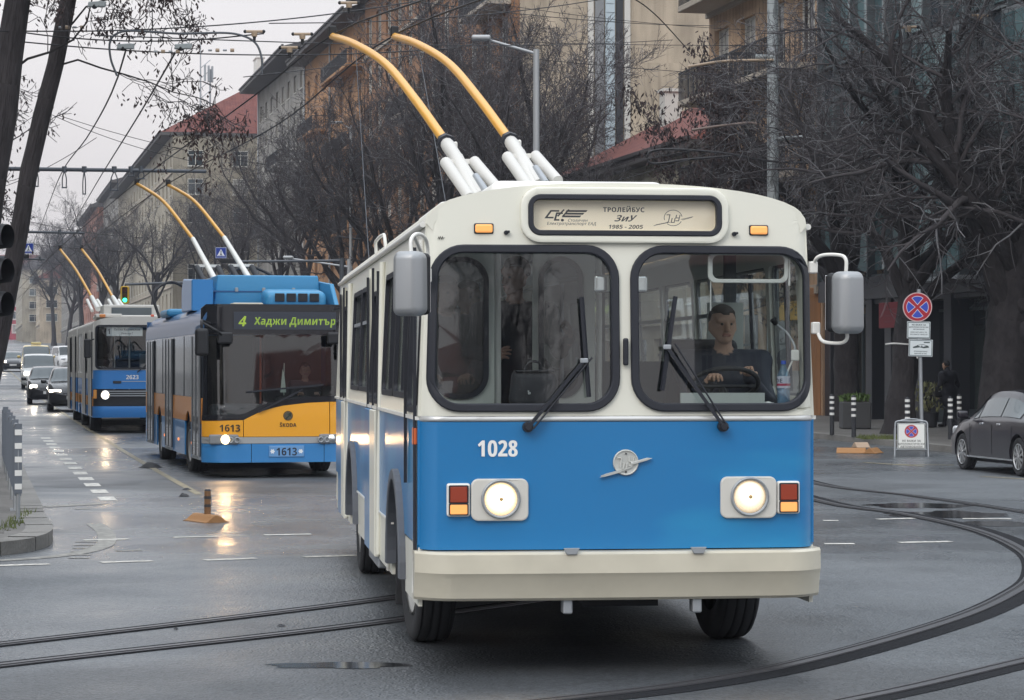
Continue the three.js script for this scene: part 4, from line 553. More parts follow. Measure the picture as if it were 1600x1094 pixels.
  // underside, wheels
  part('chassis', [box(1.9, 0.3, 10.4, 0, 0.66, -5.8), box(0.5, 0.18, 0.7, 0.15, 0.42, -1.3), cylx(0.09, 1.7, 12, 0, 0.5, -2.0), cylx(0.14, 1.7, 12, 0, 0.5, -7.8), box(1.3, 0.4, 3, 0, 0.5, -4.4)], M.black, B);
  for (const [[c, cy, R], w] of [[A1, 0.34], [A2, 0.64]]) for (const sd of [-1, 1]) part('wheel_well', new THREE.CylinderGeometry(R + 0.02, R + 0.02, w, 24, 1, true, 0, Math.PI).rotateZ(Math.PI / 2).translate(sd * (1.225 - w / 2), cy, -c), M.black, B);
  const rimM = mat([0.34, 0.34, 0.33], 0.6, 0.3);
  busWheel(B, -1.035, 0.5, -2.0, 0.5, 0.27, 0.06, -1, rimM); busWheel(B, 1.06, 0.5, -2.0, 0.5, 0.29, 0.06, 1, rimM);
  for (const sd of [-1, 1]) { busWheel(B, sd * 1.07, 0.5, -7.8, 0.5, 0.28, 0, sd, rimM); busWheel(B, sd * 0.74, 0.5, -7.8, 0.5, 0.28, 0, sd, rimM); }
  // trolley poles
  const poleGrey = mat([0.56, 0.55, 0.52], 0.5);
  const toL = (v) => B.worldToLocal(v.clone()); B.updateMatrixWorld(true);
  const heads = [at(519, 56, 28), at(616, 56, 28.2)], bases = [at(752, 306, 20.6), at(842, 288, 20.9)], rings = [at(697, 223, 21.35), at(797, 220, 21.65)];
  heads.forEach((h, i) => {
    const p = sub('trolley_pole', B), H = toL(h), Q = toL(bases[i]), R = toL(rings[i]), mid = H.clone().lerp(R, 0.52); mid.y += 0.20; mid.x += 0.02;
    const mid2 = H.clone().lerp(R, 0.25); mid2.y += 0.14; const mid3 = H.clone().lerp(R, 0.78); mid3.y += 0.13;
    part('rod', tube([R, mid3, mid, mid2, H], 0.042, 40, 10), M.yellow, p);
    part('ring', rod(R.clone().lerp(H, -0.005), R.clone().lerp(H, 0.007), 0.078), M.rubber, p);
    part('sleeve', [rod(Q, R, 0.05, 0.06, 12), rod(Q.clone().add(V3(-0.03, -0.06, 0.05)), Q.clone().lerp(R, 0.7), 0.06, 0.062, 12)], poleGrey, p);
    const s1 = Q.clone().add(V3(-0.10, -0.02, 0.06)), e1 = Q.clone().lerp(R, 0.62).add(V3(-0.12, 0.0, 0.03)), s2 = Q.clone().add(V3(0.16, 0.03, 0.0)), e2 = Q.clone().lerp(R, 0.6).add(V3(0.12, 0.02, 0));
    for (const [u, v] of [[s1, e1], [s2, e2]]) part('spring_tube', rod(u, v, 0.048, 0.05, 12), poleGrey, p); part('spring_rod', [rod(s1, s1.clone().lerp(e1, -0.45), 0.022), rod(Q.clone().add(V3(0.05, 0, 0.1)), Q.clone().lerp(R, 0.35).add(V3(0.05, 0, 0.08)), 0.032)], M.galv, p); part('yoke', [beam(e1, e2, 0.05, 0.04), rbox(0.05, 0.12, 0.08, 0.015, R.x + 0.07, R.y - 0.05, R.z)], M.whitePaint, p);
    part('trolley_head', [rbox(0.09, 0.12, 0.16, 0.02, H.x, H.y + 0.05, H.z), rod(H, H.clone().add(V3(0, 0.1, -0.12)), 0.03)], M.black, p);
    part('pole_rope', [rod(mid2, i ? [-0.45, 2.98, -6.5] : [-1.1, 2.86, -8], 0.0045, 0.0045, 5)], M.pipe, p);
  });
}
// ===== the blue and orange low floor trolleybus behind =====
const SB = thing('trolleybus', 'modern low floor trolleybus with orange nose and number 1613', 'trolleybus', [-3.95, rise(42.3), -42.28], 0.226);
{
  const B = SB, blue = phys([0.035, 0.22, 0.52], 0.4, 0, { clearcoat: 0.4 }), deep = phys([0.025, 0.10, 0.24], 0.4, 0, { clearcoat: 0.4 }), light = phys([0.045, 0.26, 0.48], 0.5, 0, { clearcoat: 0.2 }), orange = phys([0.85, 0.38, 0.02], 0.38, 0, { clearcoat: 0.4 }), sideOrange = phys([0.72, 0.27, 0.04], 0.4, 0, { clearcoat: 0.3 });
  const front = (v) => { const ax = Math.abs(v.x); v.z += -0.03 * (ax / 1.275) ** 2 - (ax > 0.9 ? 0.27 * ((ax - 0.9) / 0.375) ** 2.2 : 0) - Math.max(0, v.y - 1) * 0.07; };
  const low = [[-1.275, 0.97], [-0.6, 0.985], [-0.47, 1.05], [-0.3, 1.13], [-0.1, 1.19], [0.08, 1.228], [0.5, 1.275], [0.87, 1.29], [1.275, 1.29]], lowAt = (x) => { for (let i = 1; i < low.length; i++) if (x <= low[i][0]) return lerp(low[i - 1][1], low[i][1], (x - low[i - 1][0]) / (low[i][0] - low[i - 1][0])); return 1.29; };
  const curve = (x0, x1, o, n = 30) => Array.from({ length: n + 1 }, (_, i) => { const x = lerp(x0, x1, i / n); return V2(x, lowAt(x) + o); });
  const gl = [...curve(-1.19, 1.19, 0.1), V2(1.19, 2.44), V2(-1.19, 2.44)];
  part('front_mask', bent(extr(shapeOf(dense([...curve(-1.275, 1.275, 0.008), V2(1.275, 2.88), V2(1.2, 2.95), V2(-1.2, 2.95), V2(-1.275, 2.88)], 0.08), [dense(gl, 0.05)]), 0.04).translate(0, 0, -0.04), front, 0.07, 9), phys([0.012, 0.013, 0.017], 0.12, 0), B);
  const ws = sub('windscreen', B); part('pane', bent(flatShape(shapeOf(dense(gl.map((p) => V2(p.x * 1.008, 1.75 + (p.y - 1.75) * 1.012)), 0.05))).translate(0, 0, -0.02), front, 0.07, 9), phys([0.62, 0.68, 0.7], 0.02, 0, { transmission: 1, thickness: 0, ior: 1.85 }), ws);
  const panel = (n, x0, x1, y0, top, m) => part(n, bent(extr(shapeOf(dense([V2(x0, y0), V2(x1, y0), ...(typeof top === 'number' ? [V2(x1, top), V2(x0, top)] : curve(x0, x1, 0).reverse())], 0.07)), 0.035).translate(0, 0, -0.03), front, 0.14, 6), m, B);
  for (const [a, b] of [[-1.275, -0.606], [-0.594, 0.866], [0.878, 1.275]]) panel('nose_panel', a, b, 0.705, null, orange);
  panel('chrome_band', -1.275, 1.275, 0.59, 0.698, mat([0.42, 0.43, 0.43], 0.4, 0.3));
  for (const [a, b] of [[-1.275, -0.47], [-0.46, 0.77], [0.78, 1.275]]) panel('bumper', a, b, 0.27, 0.583, blue);
  for (const sx of [-1, 1]) { const h = sub('headlight', B); h.position.set(sx * 0.93, 0.66, -0.025); h.rotation.y = sx * 0.18;
    part('housing', rbox(0.5, 0.17, 0.07, 0.06, 0, 0, 0), M.grey, h); part('lamp_lens', lathe([[0.001, 0.04], [0.04, 0.034], [0.075, 0.01], [0.08, -0.01]], 24).rotateX(Math.PI / 2).translate(-0.03 * sx, 0, 0.03), sx < 0 ? lensMat([1, 0.75, 0.42], 4) : M.chrome, h);
    for (const k of [0.09, 0.2]) part('lamp_ring', new THREE.TorusGeometry(0.042, 0.014, 8, 20).translate(sx * -k - sx * 0.03, -0.01, 0.035), M.galv, h);
    if (sx < 0) lamp(h, 0.03, 0, 0.1, 0xffcf95, 2.2); }
  const digits = (s, c) => (x, w, h) => text(x, s, w / 2, h * 0.54, `bold ${Math.round(h * 1.05)}px sans-serif`, c);
  print('fleet_number', 0.38, 0.155, 320, 130, digits('1613', '#2a2622'), B, -0.83, 0.855, 0.0, { clear: true, ry: -0.11 });
  { const b = sub('badge', B); print('badge_print', 0.34, 0.36, 256, 270, (x, w, h) => { x.strokeStyle = '#2b2118'; x.fillStyle = '#2b2118'; x.lineWidth = 9; x.beginPath(); x.arc(w / 2, 80, 56, 0, 7); x.stroke(); x.fillStyle = '#55503f'; x.beginPath(); x.arc(w / 2, 80, 50, 0, 7); x.fill(); x.fillStyle = '#1d2a1e'; x.beginPath(); x.moveTo(90, 120); x.lineTo(140, 70); x.lineTo(115, 62); x.lineTo(170, 40); x.lineTo(165, 95); x.lineTo(150, 84); x.lineTo(104, 130); x.fill(); text(x, 'ŠKODA', w / 2, 200, 'bold 66px sans-serif', '#2b2118'); }, b, 0.155, 0.985, 0.0115, { clear: true }); }
  { const pl = sub('number_board', B); part('board', rbox(0.6, 0.19, 0.02, 0.01, 0.13, 0.455, 0.012), mat([0.14, 0.32, 0.6], 0.5), pl); print('number_print', 0.58, 0.18, 400, 124, (x, w, h) => { text(x, '1613', w / 2, h * 0.54, 'bold 124px sans-serif', '#1d2230', 'center', 0.92); x.fillStyle = '#e9eef2'; for (const cx of [34, w - 34]) for (let i = 0; i < 6; i++) { x.beginPath(); x.ellipse(cx + 15 * Math.cos(i * 1.047), h / 2 + 15 * Math.sin(i * 1.047), 13, 8, i * 1.047, 0, 7); x.fill(); } }, pl, 0.13, 0.455, 0.0235, { clear: true }); }
  { const ds = sub('destination_display', B); print('led_screen', 1.75, 0.3, 700, 120, (x, w, h) => { x.fillStyle = '#262a33'; x.fillRect(0, 0, w, h); text(x, '4', 62, h * 0.55, 'bold 96px sans-serif', '#b8d838', 'center', 1, -0.2); text(x, 'Хаджи Димитър', 420, h * 0.52, 'bold 74px sans-serif', '#a8cc34', 'center', 0.9, -0.1); x.fillStyle = '#262a33'; for (let i = 0; i < 700; i += 7) x.fillRect(i, 0, 2, h); for (let j = 0; j < h; j += 7) x.fillRect(0, j, w, 2); }, ds, 0.12, 2.67, -0.105, { emit: 0.55 }); }
  { const w = sub('wiper', B); part('arm', [beam([-0.35, 1.12, 0.03], [0.4, 1.5, 0.02], 0.03, 0.025), beam([-0.55, 1.46, 0.01], [0.75, 1.58, 0.03], 0.025, 0.03)], M.rubber, w); }
  part('flag', [rod([0.12, 1.4, -0.25], [0.13, 1.95, -0.3], 0.006), extr(shapeOf([V2(0.06, 1.45), V2(0.16, 1.45), V2(0.13, 1.75), V2(0.1, 1.85)]), 0.004).translate(0, 0, -0.27)], mat([0.45, 0.5, 0.42], 0.8), B);
  // shell
  const cs = []; for (let i = 0; i <= 10; i++) { const a = i / 10 * Math.PI / 2; cs.push(V2(1.275 - 0.36 + 0.36 * Math.cos(a), 2.58 + 0.36 * Math.sin(a))); } const roofO = [V2(1.275, 2.46), ...cs, ...cs.slice().reverse().map((p) => V2(-p.x, p.y)), V2(-1.275, 2.46)], roofI = roofO.slice().reverse().map((p) => V2(p.x * 0.97, p.y - 0.05 * (p.y > 2.5 ? 1 : 0)));
  part('roof', bent(extr(shapeOf([...roofO, ...roofI]), 11.65).translate(0, 0, -11.95), () => {}, 0, 0, 0.5), deep, B);
  part('front_cap', bent(extr(shapeOf(dense([...cs.map((p) => V2(p.x * 0.99, p.y + 0.004)), ...cs.slice().reverse().map((p) => V2(-p.x * 0.99, p.y + 0.004)), V2(-1.2, 2.6), V2(1.2, 2.6)], 0.1)), 0.5).translate(0, 0, -0.55), (v) => { front(v); }, 0.2, 4), mat([0.2, 0.21, 0.24], 0.4), B);
  const sideGlass = phys([0.018, 0.022, 0.03], 0.06, 0, { ior: 1.4 }), A = [[2.7, 0.5, 0.6], [8.6, 0.5, 0.6]];
  for (const sd of [-1, 1]) {
    part('window_band', onSide(extr(shapeOf([V2(0.3, 1.36), V2(11.95, 1.36), V2(11.95, 2.455), V2(0.3, 2.455)]), 0.03).translate(0, 0, -0.03), sd, 1.275), sideGlass, B);
    part('orange_band', onSide(extr(shapeOf(stripShape(0.3, 11.95, 0.92, 1.355, A)), 0.03).translate(0, 0, -0.03), sd, 1.275), sideOrange, B);
    for (const [a, b] of [[0.3, 2.14], [3.26, 8.04], [9.16, 11.95]]) part('skirt', onSide(extr(shapeOf([V2(a, 0.3), V2(b, 0.3), V2(b, 0.915), V2(a, 0.915)]), 0.03).translate(0, 0, -0.03), sd, 1.275), blue, B);
    for (const [c] of A) part('wheel_arch', onSide(extr(shapeOf(Array.from({ length: 21 }, (_, i) => V2(c + 0.62 * Math.cos(Math.PI * i / 20), 0.5 + 0.62 * Math.sin(Math.PI * i / 20)))), 0.02).translate(0, 0, -0.1), sd, 1.275), M.black, B);
    for (const s of [3.4, 5.4, 7.1, 7.8, 9.7, 11.2]) part('seam', box(0.012, 1.08, 0.03, sd * 1.276, 1.9, -s), M.rubber, B);
    if (sd < 0) for (const [a, b] of [[0.42, 1.62], [5.6, 6.85], [9.85, 11.1]]) { const dr = sub('door', B); for (const [u, v] of [[a, (a + b) / 2 - 0.01], [(a + b) / 2 + 0.01, b]]) { part('door_leaf', onSide(extr(shapeOf([V2(u, 0.36), V2(v, 0.36), V2(v, 2.42), V2(u, 2.42)]), 0.02, 0.004).translate(0, 0, 0.004), sd, 1.275), sideGlass, dr); } part('door_frame', [a, (a + b) / 2, b].map((s) => box(0.03, 2.05, 0.03, -1.302, 1.39, -s)), mat([0.16, 0.17, 0.18], 0.5), dr); part('sill', box(0.06, 0.05, b - a, -1.28, 0.33, -(a + b) / 2), M.galv, dr); }
    for (const s of [1.9, 4.4, 7.3, 11.4]) part('side_marker', rbox(0.02, 0.05, 0.1, 0.008, sd * 1.282, 0.55, -s), lensMat([1, 0.3, 0.08], 1.1), B);
  }
  part('rear_panel', box(2.5, 2.5, 0.05, 0, 1.6, -11.97), deep, B); part('chassis', [box(2.3, 0.2, 11.4, 0, 0.42, -6), box(1.9, 0.2, 1, 0, 0.35, -2.7)], M.black, B);
  part('floor', box(2.4, 0.04, 11.3, 0, 0.55, -6), M.dark, B); part('interior_lining', [box(2.4, 1.9, 0.04, 0, 1.5, -3.2)], mat([0.05, 0.052, 0.06], 0.8), B);
  part('dashboard', [bent(rbox(2.3, 0.55, 0.5, 0.1, 0, 0.98, -0.42), () => {}, 0, 1), rbox(1.1, 0.35, 0.4, 0.08, 0.55, 1.2, -0.5)], mat([0.03, 0.031, 0.035], 0.8), B);
  part('handrail', [rod([-0.2, 0.56, -0.9], [-0.2, 2.4, -0.9], 0.02), tube([[-1.05, 1.02, -0.6], [-0.95, 1.12, -0.6], [-0.5, 1.14, -0.6], [-0.2, 1.12, -0.7]], 0.02, 16, 8)], mat([0.4, 0.1, 0.05], 0.4), B);
  part('driver_cab_wall', [box(0.04, 1.9, 1.4, -0.1, 1.5, -1.9), box(1.2, 0.9, 0.04, 0.6, 1.1, -1.7)], mat([0.06, 0.06, 0.065], 0.7), B);
  part('steering_wheel', new THREE.TorusGeometry(0.23, 0.016, 8, 30).rotateX(Math.PI / 2 - 0.5).translate(0.62, 1.42, -0.75), M.black, B);
  for (const sd of [-1, 1]) { const m = sub('mirror', B), x = sd * 1.33; part('mirror_head', rbox(0.22, 0.46, 0.2, 0.06, x, 2.3, 0.25, 3), M.black, m); part('arm', tube([[sd * 1.15, 2.62, -0.2], [x * 0.98, 2.66, 0.05], [x, 2.62, 0.24], [x, 2.5, 0.25]], 0.025, 16, 8), M.black, m); part('arm', tube([[sd * 1.3, 2.62, 0.2], [sd * 1.1, 2.5, 0.28], [sd * 0.98, 2.42, 0.2]], 0.02, 12, 8), M.black, m); part('wide_mirror', rbox(0.26, 0.2, 0.12, 0.04, sd * 0.93, 2.37, 0.16), M.black, m); }
  const rim = mat([0.3, 0.3, 0.3], 0.5, 0.5); for (const sd of [-1, 1]) { busWheel(B, sd * 1.1, 0.48, -2.7, 0.48, 0.3, 0.04, sd, rim); busWheel(B, sd * 1.1, 0.48, -8.6, 0.48, 0.3, 0, sd, rim); }
  // roof gear
  { const e = sub('roof_equipment', B);
    part('main_cabinet', bent(rbox(2.0, 0.62, 2.6, 0.03, 0.28, 3.26, -4.9), (v) => { if (v.y > 3.4) v.x = 0.28 + (v.x - 0.28) * 0.93; }, 0, 1), light, e); part('lid_seam', box(2.02, 0.025, 2.62, 0.28, 3.27, -4.9), deep, e);
    part('side_cabinet', extr(shapeOf([V2(0, 0), V2(1.9, 0), V2(1.9, 0.56), V2(0.3, 0.62), V2(0, 0.42)]), 0.35, 0.02).rotateY(-Math.PI / 2).translate(-0.82, 2.9, -4.8), blue, e);
    part('air_unit', bent(rbox(1.12, 0.32, 0.7, 0.12, 0.68, 3.16, -3.1, 4), (v) => { v.y -= (v.z + 3.45) * 0.1; }, 0, 1, 0.8), light, e);
    for (let i = 0; i < 4; i++) part('vent', rbox(0.17, 0.15, 0.05, 0.01, 0.38 + i * 0.21, 3.14, -2.74), M.black, e);
    for (const x of [-0.3, 0.2, 0.75]) part('latch', rbox(0.06, 0.08, 0.04, 0.01, x, 3.3, -3.59), M.galv, e);
    part('fairing', extr(shapeOf([V2(0, 0), V2(2.0, 0), V2(1.6, 0.5), V2(0.2, 0.62)]), 0.06, 0.01).rotateY(-Math.PI / 2 + 0.15).translate(1.16, 2.9, -4.6), light, e); part('gear', [rbox(0.2, 0.45, 1.2, 0.04, 1.2, 3.1, -4.6), cyl(0.06, 0.06, 0.4, 10, 1.3, 3.1, -3.9)], M.black, e);
    part('hatch', rbox(0.55, 0.1, 0.5, 0.03, -0.25, 2.98, -2.5), mat([0.5, 0.46, 0.36], 0.6), e); part('roof_dome', [rbox(0.5, 0.16, 1.6, 0.07, -1.0, 2.95, -8), rbox(1.2, 0.3, 2, 0.08, 0.1, 3.08, -8.6)], light, e); }
  const toL = (v) => B.worldToLocal(v.clone()); B.updateMatrixWorld(true);
  [[at(213, 287, 52), at(301, 373, 48.2), at(337, 440, 46.8)], [at(262, 289, 52.3), at(350, 371, 48.4), at(392, 440, 47)]].forEach(([h, r, b]) => { const p = sub('trolley_pole', B), H = toL(h), R = toL(r), Q = toL(b), m1 = H.clone().lerp(R, 0.5).add(V3(0, 0.17, 0)), m2 = H.clone().lerp(R, 0.2).add(V3(0, 0.09, 0));
    part('rod', tube([R, m1, m2, H], 0.036, 30, 8), M.yellow, p); part('sleeve', rod(Q, R, 0.06, 0.045, 10), M.whitePaint, p); const j = Q.clone().lerp(R, 0.36); part('yoke', beam(j.clone().add(V3(-0.24, 0, 0)), j.clone().add(V3(0.24, 0, 0)), 0.06, 0.05), M.whitePaint, p); for (const k of [-1, 1]) part('spring_tube', rod(Q.clone().add(V3(k * 0.2, -0.05, 0.05)), j.clone().add(V3(k * 0.2, -0.03, 0)), 0.06), M.dark, p); part('trolley_head', rbox(0.09, 0.13, 0.18, 0.02, H.x, H.y + 0.05, H.z), M.black, p); });
  part('cable', tube([[-0.3, 3.55, -6], [0.2, 3.85, -6.3], [0.8, 3.6, -6]], 0.03, 20, 6), M.cable, B); part('cable', tube([[-1.2, 2.9, -9.5], [-1.3, 3.4, -9.7], [-0.9, 3.65, -10], [-0.4, 3.4, -10.2]], 0.03, 20, 6), M.cable, B);
}

// ===== the older articulated trolleybus farther back =====
const IB = thing('trolleybus', 'older blue and white articulated trolleybus numbered 2623 with a black grille', 'trolleybus', [-9.86, rise(66), -66.27], 0.216);
{
  const B = IB, blue = phys([0.035, 0.21, 0.56], 0.4, 0, { clearcoat: 0.3 }), white = mat([0.6, 0.58, 0.54], 0.5), orange = mat([0.62, 0.26, 0.05], 0.5), W = 1.25;
  const front = (v) => { const ax = Math.abs(v.x); v.z += -0.03 * (ax / W) ** 2 - (ax > 1.0 ? 0.2 * ((ax - 1.0) / 0.25) ** 2.2 : 0) - Math.max(0, v.y - 1.6) * 0.03; };
  const arch = []; for (let i = 0; i <= 20; i++) { const t = i / 20 * Math.PI, c = Math.cos(t); arch.push(V2(1.25 * Math.sign(c) * Math.abs(c) ** 0.7, 2.9 + 0.2 * Math.sin(t) ** 0.8)); }
  const hole = rrPts(-1.17, 1.17, 1.72, 2.86, 0.1);
  part('front_shell', bent(extr(shapeOf(dense([V2(-W, 1.68), V2(W, 1.68), ...arch], 0.1), [dense(hole, 0.1)]), 0.05).translate(0, 0, -0.05), front, 0.16, 6), white, B);
  { const w = sub('windscreen', B); part('gasket', bent(extr(shapeOf(dense(rrPts(-1.19, 1.19, 1.7, 2.88, 0.11), 0.1), [dense(rrPts(-1.14, 1.14, 1.75, 2.83, 0.09), 0.1)]), 0.05).translate(0, 0, -0.02), front, 0.16, 5), M.rubber, w); part('pane', bent(flatShape(shapeOf(dense(hole, 0.1))).translate(0, 0, -0.01), front, 0.16, 6), M.screen, w); part('bar', box(0.05, 1.1, 0.05, 0.86, 2.29, -0.03), M.rubber, w); }
  part('front_panel', bent(gbox(2.5, 0.5, 0.05, 40, 3, 0, 1.43, -0.025), front, 0, 1), blue, B);
  part('bumper', bent(extr(shapeOf([V2(-0.02, 0.72), V2(0.06, 0.72), V2(0.08, 0.6), V2(0.02, 0.42), V2(-0.02, 0.42)]), 2.5, 0, 1, 40).rotateY(-Math.PI / 2).translate(1.25, 0, 0), front, 0, 1), blue, B);
  { const g = sub('grille', B); part('backing', bent(gbox(2.5, 0.44, 0.04, 40, 3, 0, 0.952, -0.03), front, 0, 1), M.black, g); for (let i = 0; i < 3; i++) part('grille_bar', bent(gbox(1.7, 0.028, 0.03, 20, 1, 0, 1.0 + i * 0.06, 0.01), front, 0, 1), M.galv, g); }
  for (const sx of [-1, 1]) { const h = sub('headlight', B); h.position.set(sx * 0.93, 0.98 + 0.04, -0.01); part('ring', new THREE.TorusGeometry(0.115, 0.016, 8, 24), M.chrome, h); part('lamp_lens', lathe([[0.001, 0.03], [0.06, 0.02], [0.105, -0.01]], 24).rotateX(Math.PI / 2), sx < 0 ? lensMat([1, 0.86, 0.6], 3.5) : M.chrome, h); if (sx < 0) lamp(h, 0, 0, 0.07, 0xffdcae, 2); part('corner_lamp', rbox(0.1, 0.24, 0.1, 0.02, sx * 0.26, 0.02, -0.14), orange, h); }
  print('fleet_number', 0.46, 0.14, 300, 92, (x, w, h) => text(x, '2623', w / 2, h * 0.55, 'bold 100px sans-serif', '#e8e6e0'), B, -0.22, 1.5, 0.004, { clear: true });
  { const s = sub('route_board', B); print('board', 0.95, 0.25, 480, 126, (x, w, h) => { x.fillStyle = '#e6e6e4'; x.fillRect(0, 0, w, h); x.fillStyle = '#bfc3c6'; x.fillRect(0, 0, 70, h); text(x, '1', 34, h * 0.52, 'bold 96px sans-serif', '#33363a'); text(x, 'Петко Каравелов', 272, 38, 'bold 40px sans-serif', '#3f4448'); text(x, 'Левски Г', 272, 92, 'bold 36px sans-serif', '#565b60'); }, s, -0.42, 2.71, -0.1); }
  { const w = sub('wiper', B); part('arm', beam([-0.1, 1.62, 0.03], [0.42, 2.05, 0.02], 0.025, 0.025), M.rubber, w); part('blade', beam([0.1, 1.75, 0.015], [0.55, 2.3, 0.01], 0.02, 0.025), M.rubber, w); }
  part('trim_strip', [bent(gbox(1.6, 0.012, 0.02, 20, 1, 0.3, 1.38, 0.002), front, 0, 1)], white, B); part('badge', rbox(0.22, 0.07, 0.03, 0.02, -0.62, 1.36, 0.0), M.dark, B);
  part('marker_lamp', rbox(0.16, 0.09, 0.12, 0.03, -0.98, 3.13, -0.5), mat([0.6, 0.22, 0.06], 0.4), B);
  for (const [z0, z1, name] of [[-0.22, -9.0, 'front'], [-10.0, -16.4, 'rear']]) {
    const o = sub('body_section', B); part('roof', bent(extr(shapeOf([...arch.map((p) => V2(p.x * 0.998, p.y - 0.003)), ...arch.slice().reverse().map((p) => V2(p.x * 0.96, p.y - 0.05))]), z0 - z1).translate(0, 0, z1), () => {}, 0, 0, 0.6), white, o);
    for (const sd of [-1, 1]) { const s0 = -z0, s1 = -z1, n = name === 'front' ? 6 : 4, hs = [], bw = (s1 - s0) / n; for (let i = 0; i < n; i++) hs.push([s0 + i * bw + 0.1, s0 + (i + 1) * bw - 0.1]);
      part('side_wall', onSide(extr(shapeOf([V2(s0, 1.45), V2(s1, 1.45), V2(s1, 2.9), V2(s0, 2.9)], hs.map(([a, b]) => rrPts(a, b, 1.6, 2.72, 0.06))), 0.04).translate(0, 0, -0.04), sd, W), white, o);
      for (const [a, b] of hs) part('side_window', onSide(flatShape(shapeOf(rrPts(a - 0.01, b + 0.01, 1.59, 2.73, 0.06))).translate(0, 0, -0.02), sd, W), panes[0], o);
      const ar = name === 'front' ? [[2.7, 0.5, 0.6], [7.6, 0.5, 0.6]] : [[13.4, 0.5, 0.6]];
      part('side_panel', onSide(extr(shapeOf(stripShape(s0, s1, 0.98, 1.445, ar)), 0.03).translate(0, 0, -0.03), sd, W), blue, o);
      part('orange_stripe', onSide(extr(shapeOf(stripShape(s0, s1, 0.72, 0.975, ar)), 0.03).translate(0, 0, -0.03), sd, W), orange, o);
      part('skirt', onSide(extr(shapeOf(stripShape(s0, s1, 0.42, 0.715, ar)), 0.03).translate(0, 0, -0.035), sd, W), blue, o);
      if (sd < 0) for (const s of name === 'front' ? [1.1, 4.6] : [11.2, 15]) { const dr = part('door', onSide(extr(shapeOf([V2(s - 0.62, 0.46), V2(s + 0.62, 0.46), V2(s + 0.62, 2.7), V2(s - 0.62, 2.7)]), 0.02, 0.004).translate(0, 0, 0.006), sd, W), panes[0], o); part('door_frame', [s - 0.6, s, s + 0.6].map((q) => box(0.03, 2.3, 0.04, -1.285, 1.6, -q)), white, dr); } }
    for (const [x, z] of name === 'front' ? [[-1.05, -2.7], [1.05, -2.7], [-1.05, -7.6], [1.05, -7.6]] : [[-1.05, -13.4], [1.05, -13.4]]) busWheel(o, x, 0.49, z, 0.49, 0.3, 0, Math.sign(x), M.galv);
    part('chassis', box(2.2, 0.4, z0 - z1 - 0.2, 0, 0.75, (z0 + z1) / 2), M.black, o); part('end_wall', box(2.4, 2.1, 0.05, 0, 1.85, z1 + 0.06), M.dark, o);
  }
  { const bl = sub('bellows', B); for (let i = 0; i < 10; i++) part('fold', extr(shapeOf(rrPts(-1.18 + (i % 2) * 0.06, 1.18 - (i % 2) * 0.06, 0.6, 2.95 - (i % 2) * 0.06, 0.2), [rrPts(-1.05, 1.05, 0.7, 2.8, 0.15)]), 0.09).translate(0, 0, -9.1 - i * 0.09), M.rubber, bl); }
  part('dashboard', rbox(2.2, 0.3, 0.5, 0.05, 0, 1.5, -0.4), M.dark, B); part('handrail', [-0.6, -0.2, 0.3, 0.7].map((x) => rod([x, 0.9, -1.6], [x, 2.85, -1.6], 0.025)), white, B); part('seat', [rbox(0.5, 0.7, 0.12, 0.05, 0.6, 1.75, -1.4), rbox(0.9, 0.6, 0.1, 0.04, -0.6, 1.7, -2.6)], M.dark, B); part('inside_panel', box(0.9, 0.85, 0.04, 0.55, 1.7, -2.0), mat([0.3, 0.31, 0.3], 0.7), B);
  { const m = sub('mirror', B); part('mirror_head', rbox(0.18, 0.5, 0.12, 0.04, -1.4, 2.25, 0.05), M.black, m); part('arm', rod([-1.22, 2.5, -0.1], [-1.4, 2.45, 0.05], 0.018), M.black, m); }
  { const e = sub('roof_equipment', B); part('front_box', [rbox(1.55, 0.42, 1.6, 0.04, -0.05, 3.28, -3.8), rbox(1.9, 0.1, 1.9, 0.04, -0.15, 3.12, -2.4)], white, e); part('box_window', box(1.1, 0.22, 0.03, -0.05, 3.3, -2.99), panes[2], e); part('hatch', [rbox(0.7, 0.1, 0.7, 0.03, -0.8, 3.14, -1.1)], white, e); for (const x of [0.35, 0.55, 0.72]) part('marker_lamp', rbox(0.09, 0.07, 0.06, 0.02, x, 3.14, -0.6), mat([0.55, 0.1, 0.05], 0.4), e); }
  const toL = (v) => B.worldToLocal(v.clone()); B.updateMatrixWorld(true);
  [[at(93, 389, 79), at(143, 464, 74), at(153, 483, 73)], [at(127, 389, 79.3), at(176, 464, 74.2), at(188, 483, 73.2)]].forEach(([h, r, b]) => { const p = sub('trolley_pole', B), H = toL(h), R = toL(r), Q = toL(b), m1 = H.clone().lerp(R, 0.5).add(V3(0, 0.1, 0)); part('rod', tube([R, m1, H], 0.04, 20, 8), M.yellow, p); part('sleeve', rod(Q, R, 0.08, 0.06, 10), M.whitePaint, p); for (const k of [-1, 1]) part('spring_tube', rod(Q.clone().add(V3(k * 0.17, -0.05, 0)), Q.clone().lerp(R, 0.9).add(V3(k * 0.15, -0.06, 0)), 0.05), M.whitePaint, p); part('trolley_head', rbox(0.1, 0.14, 0.2, 0.02, H.x, H.y + 0.05, H.z), M.black, p); });
}

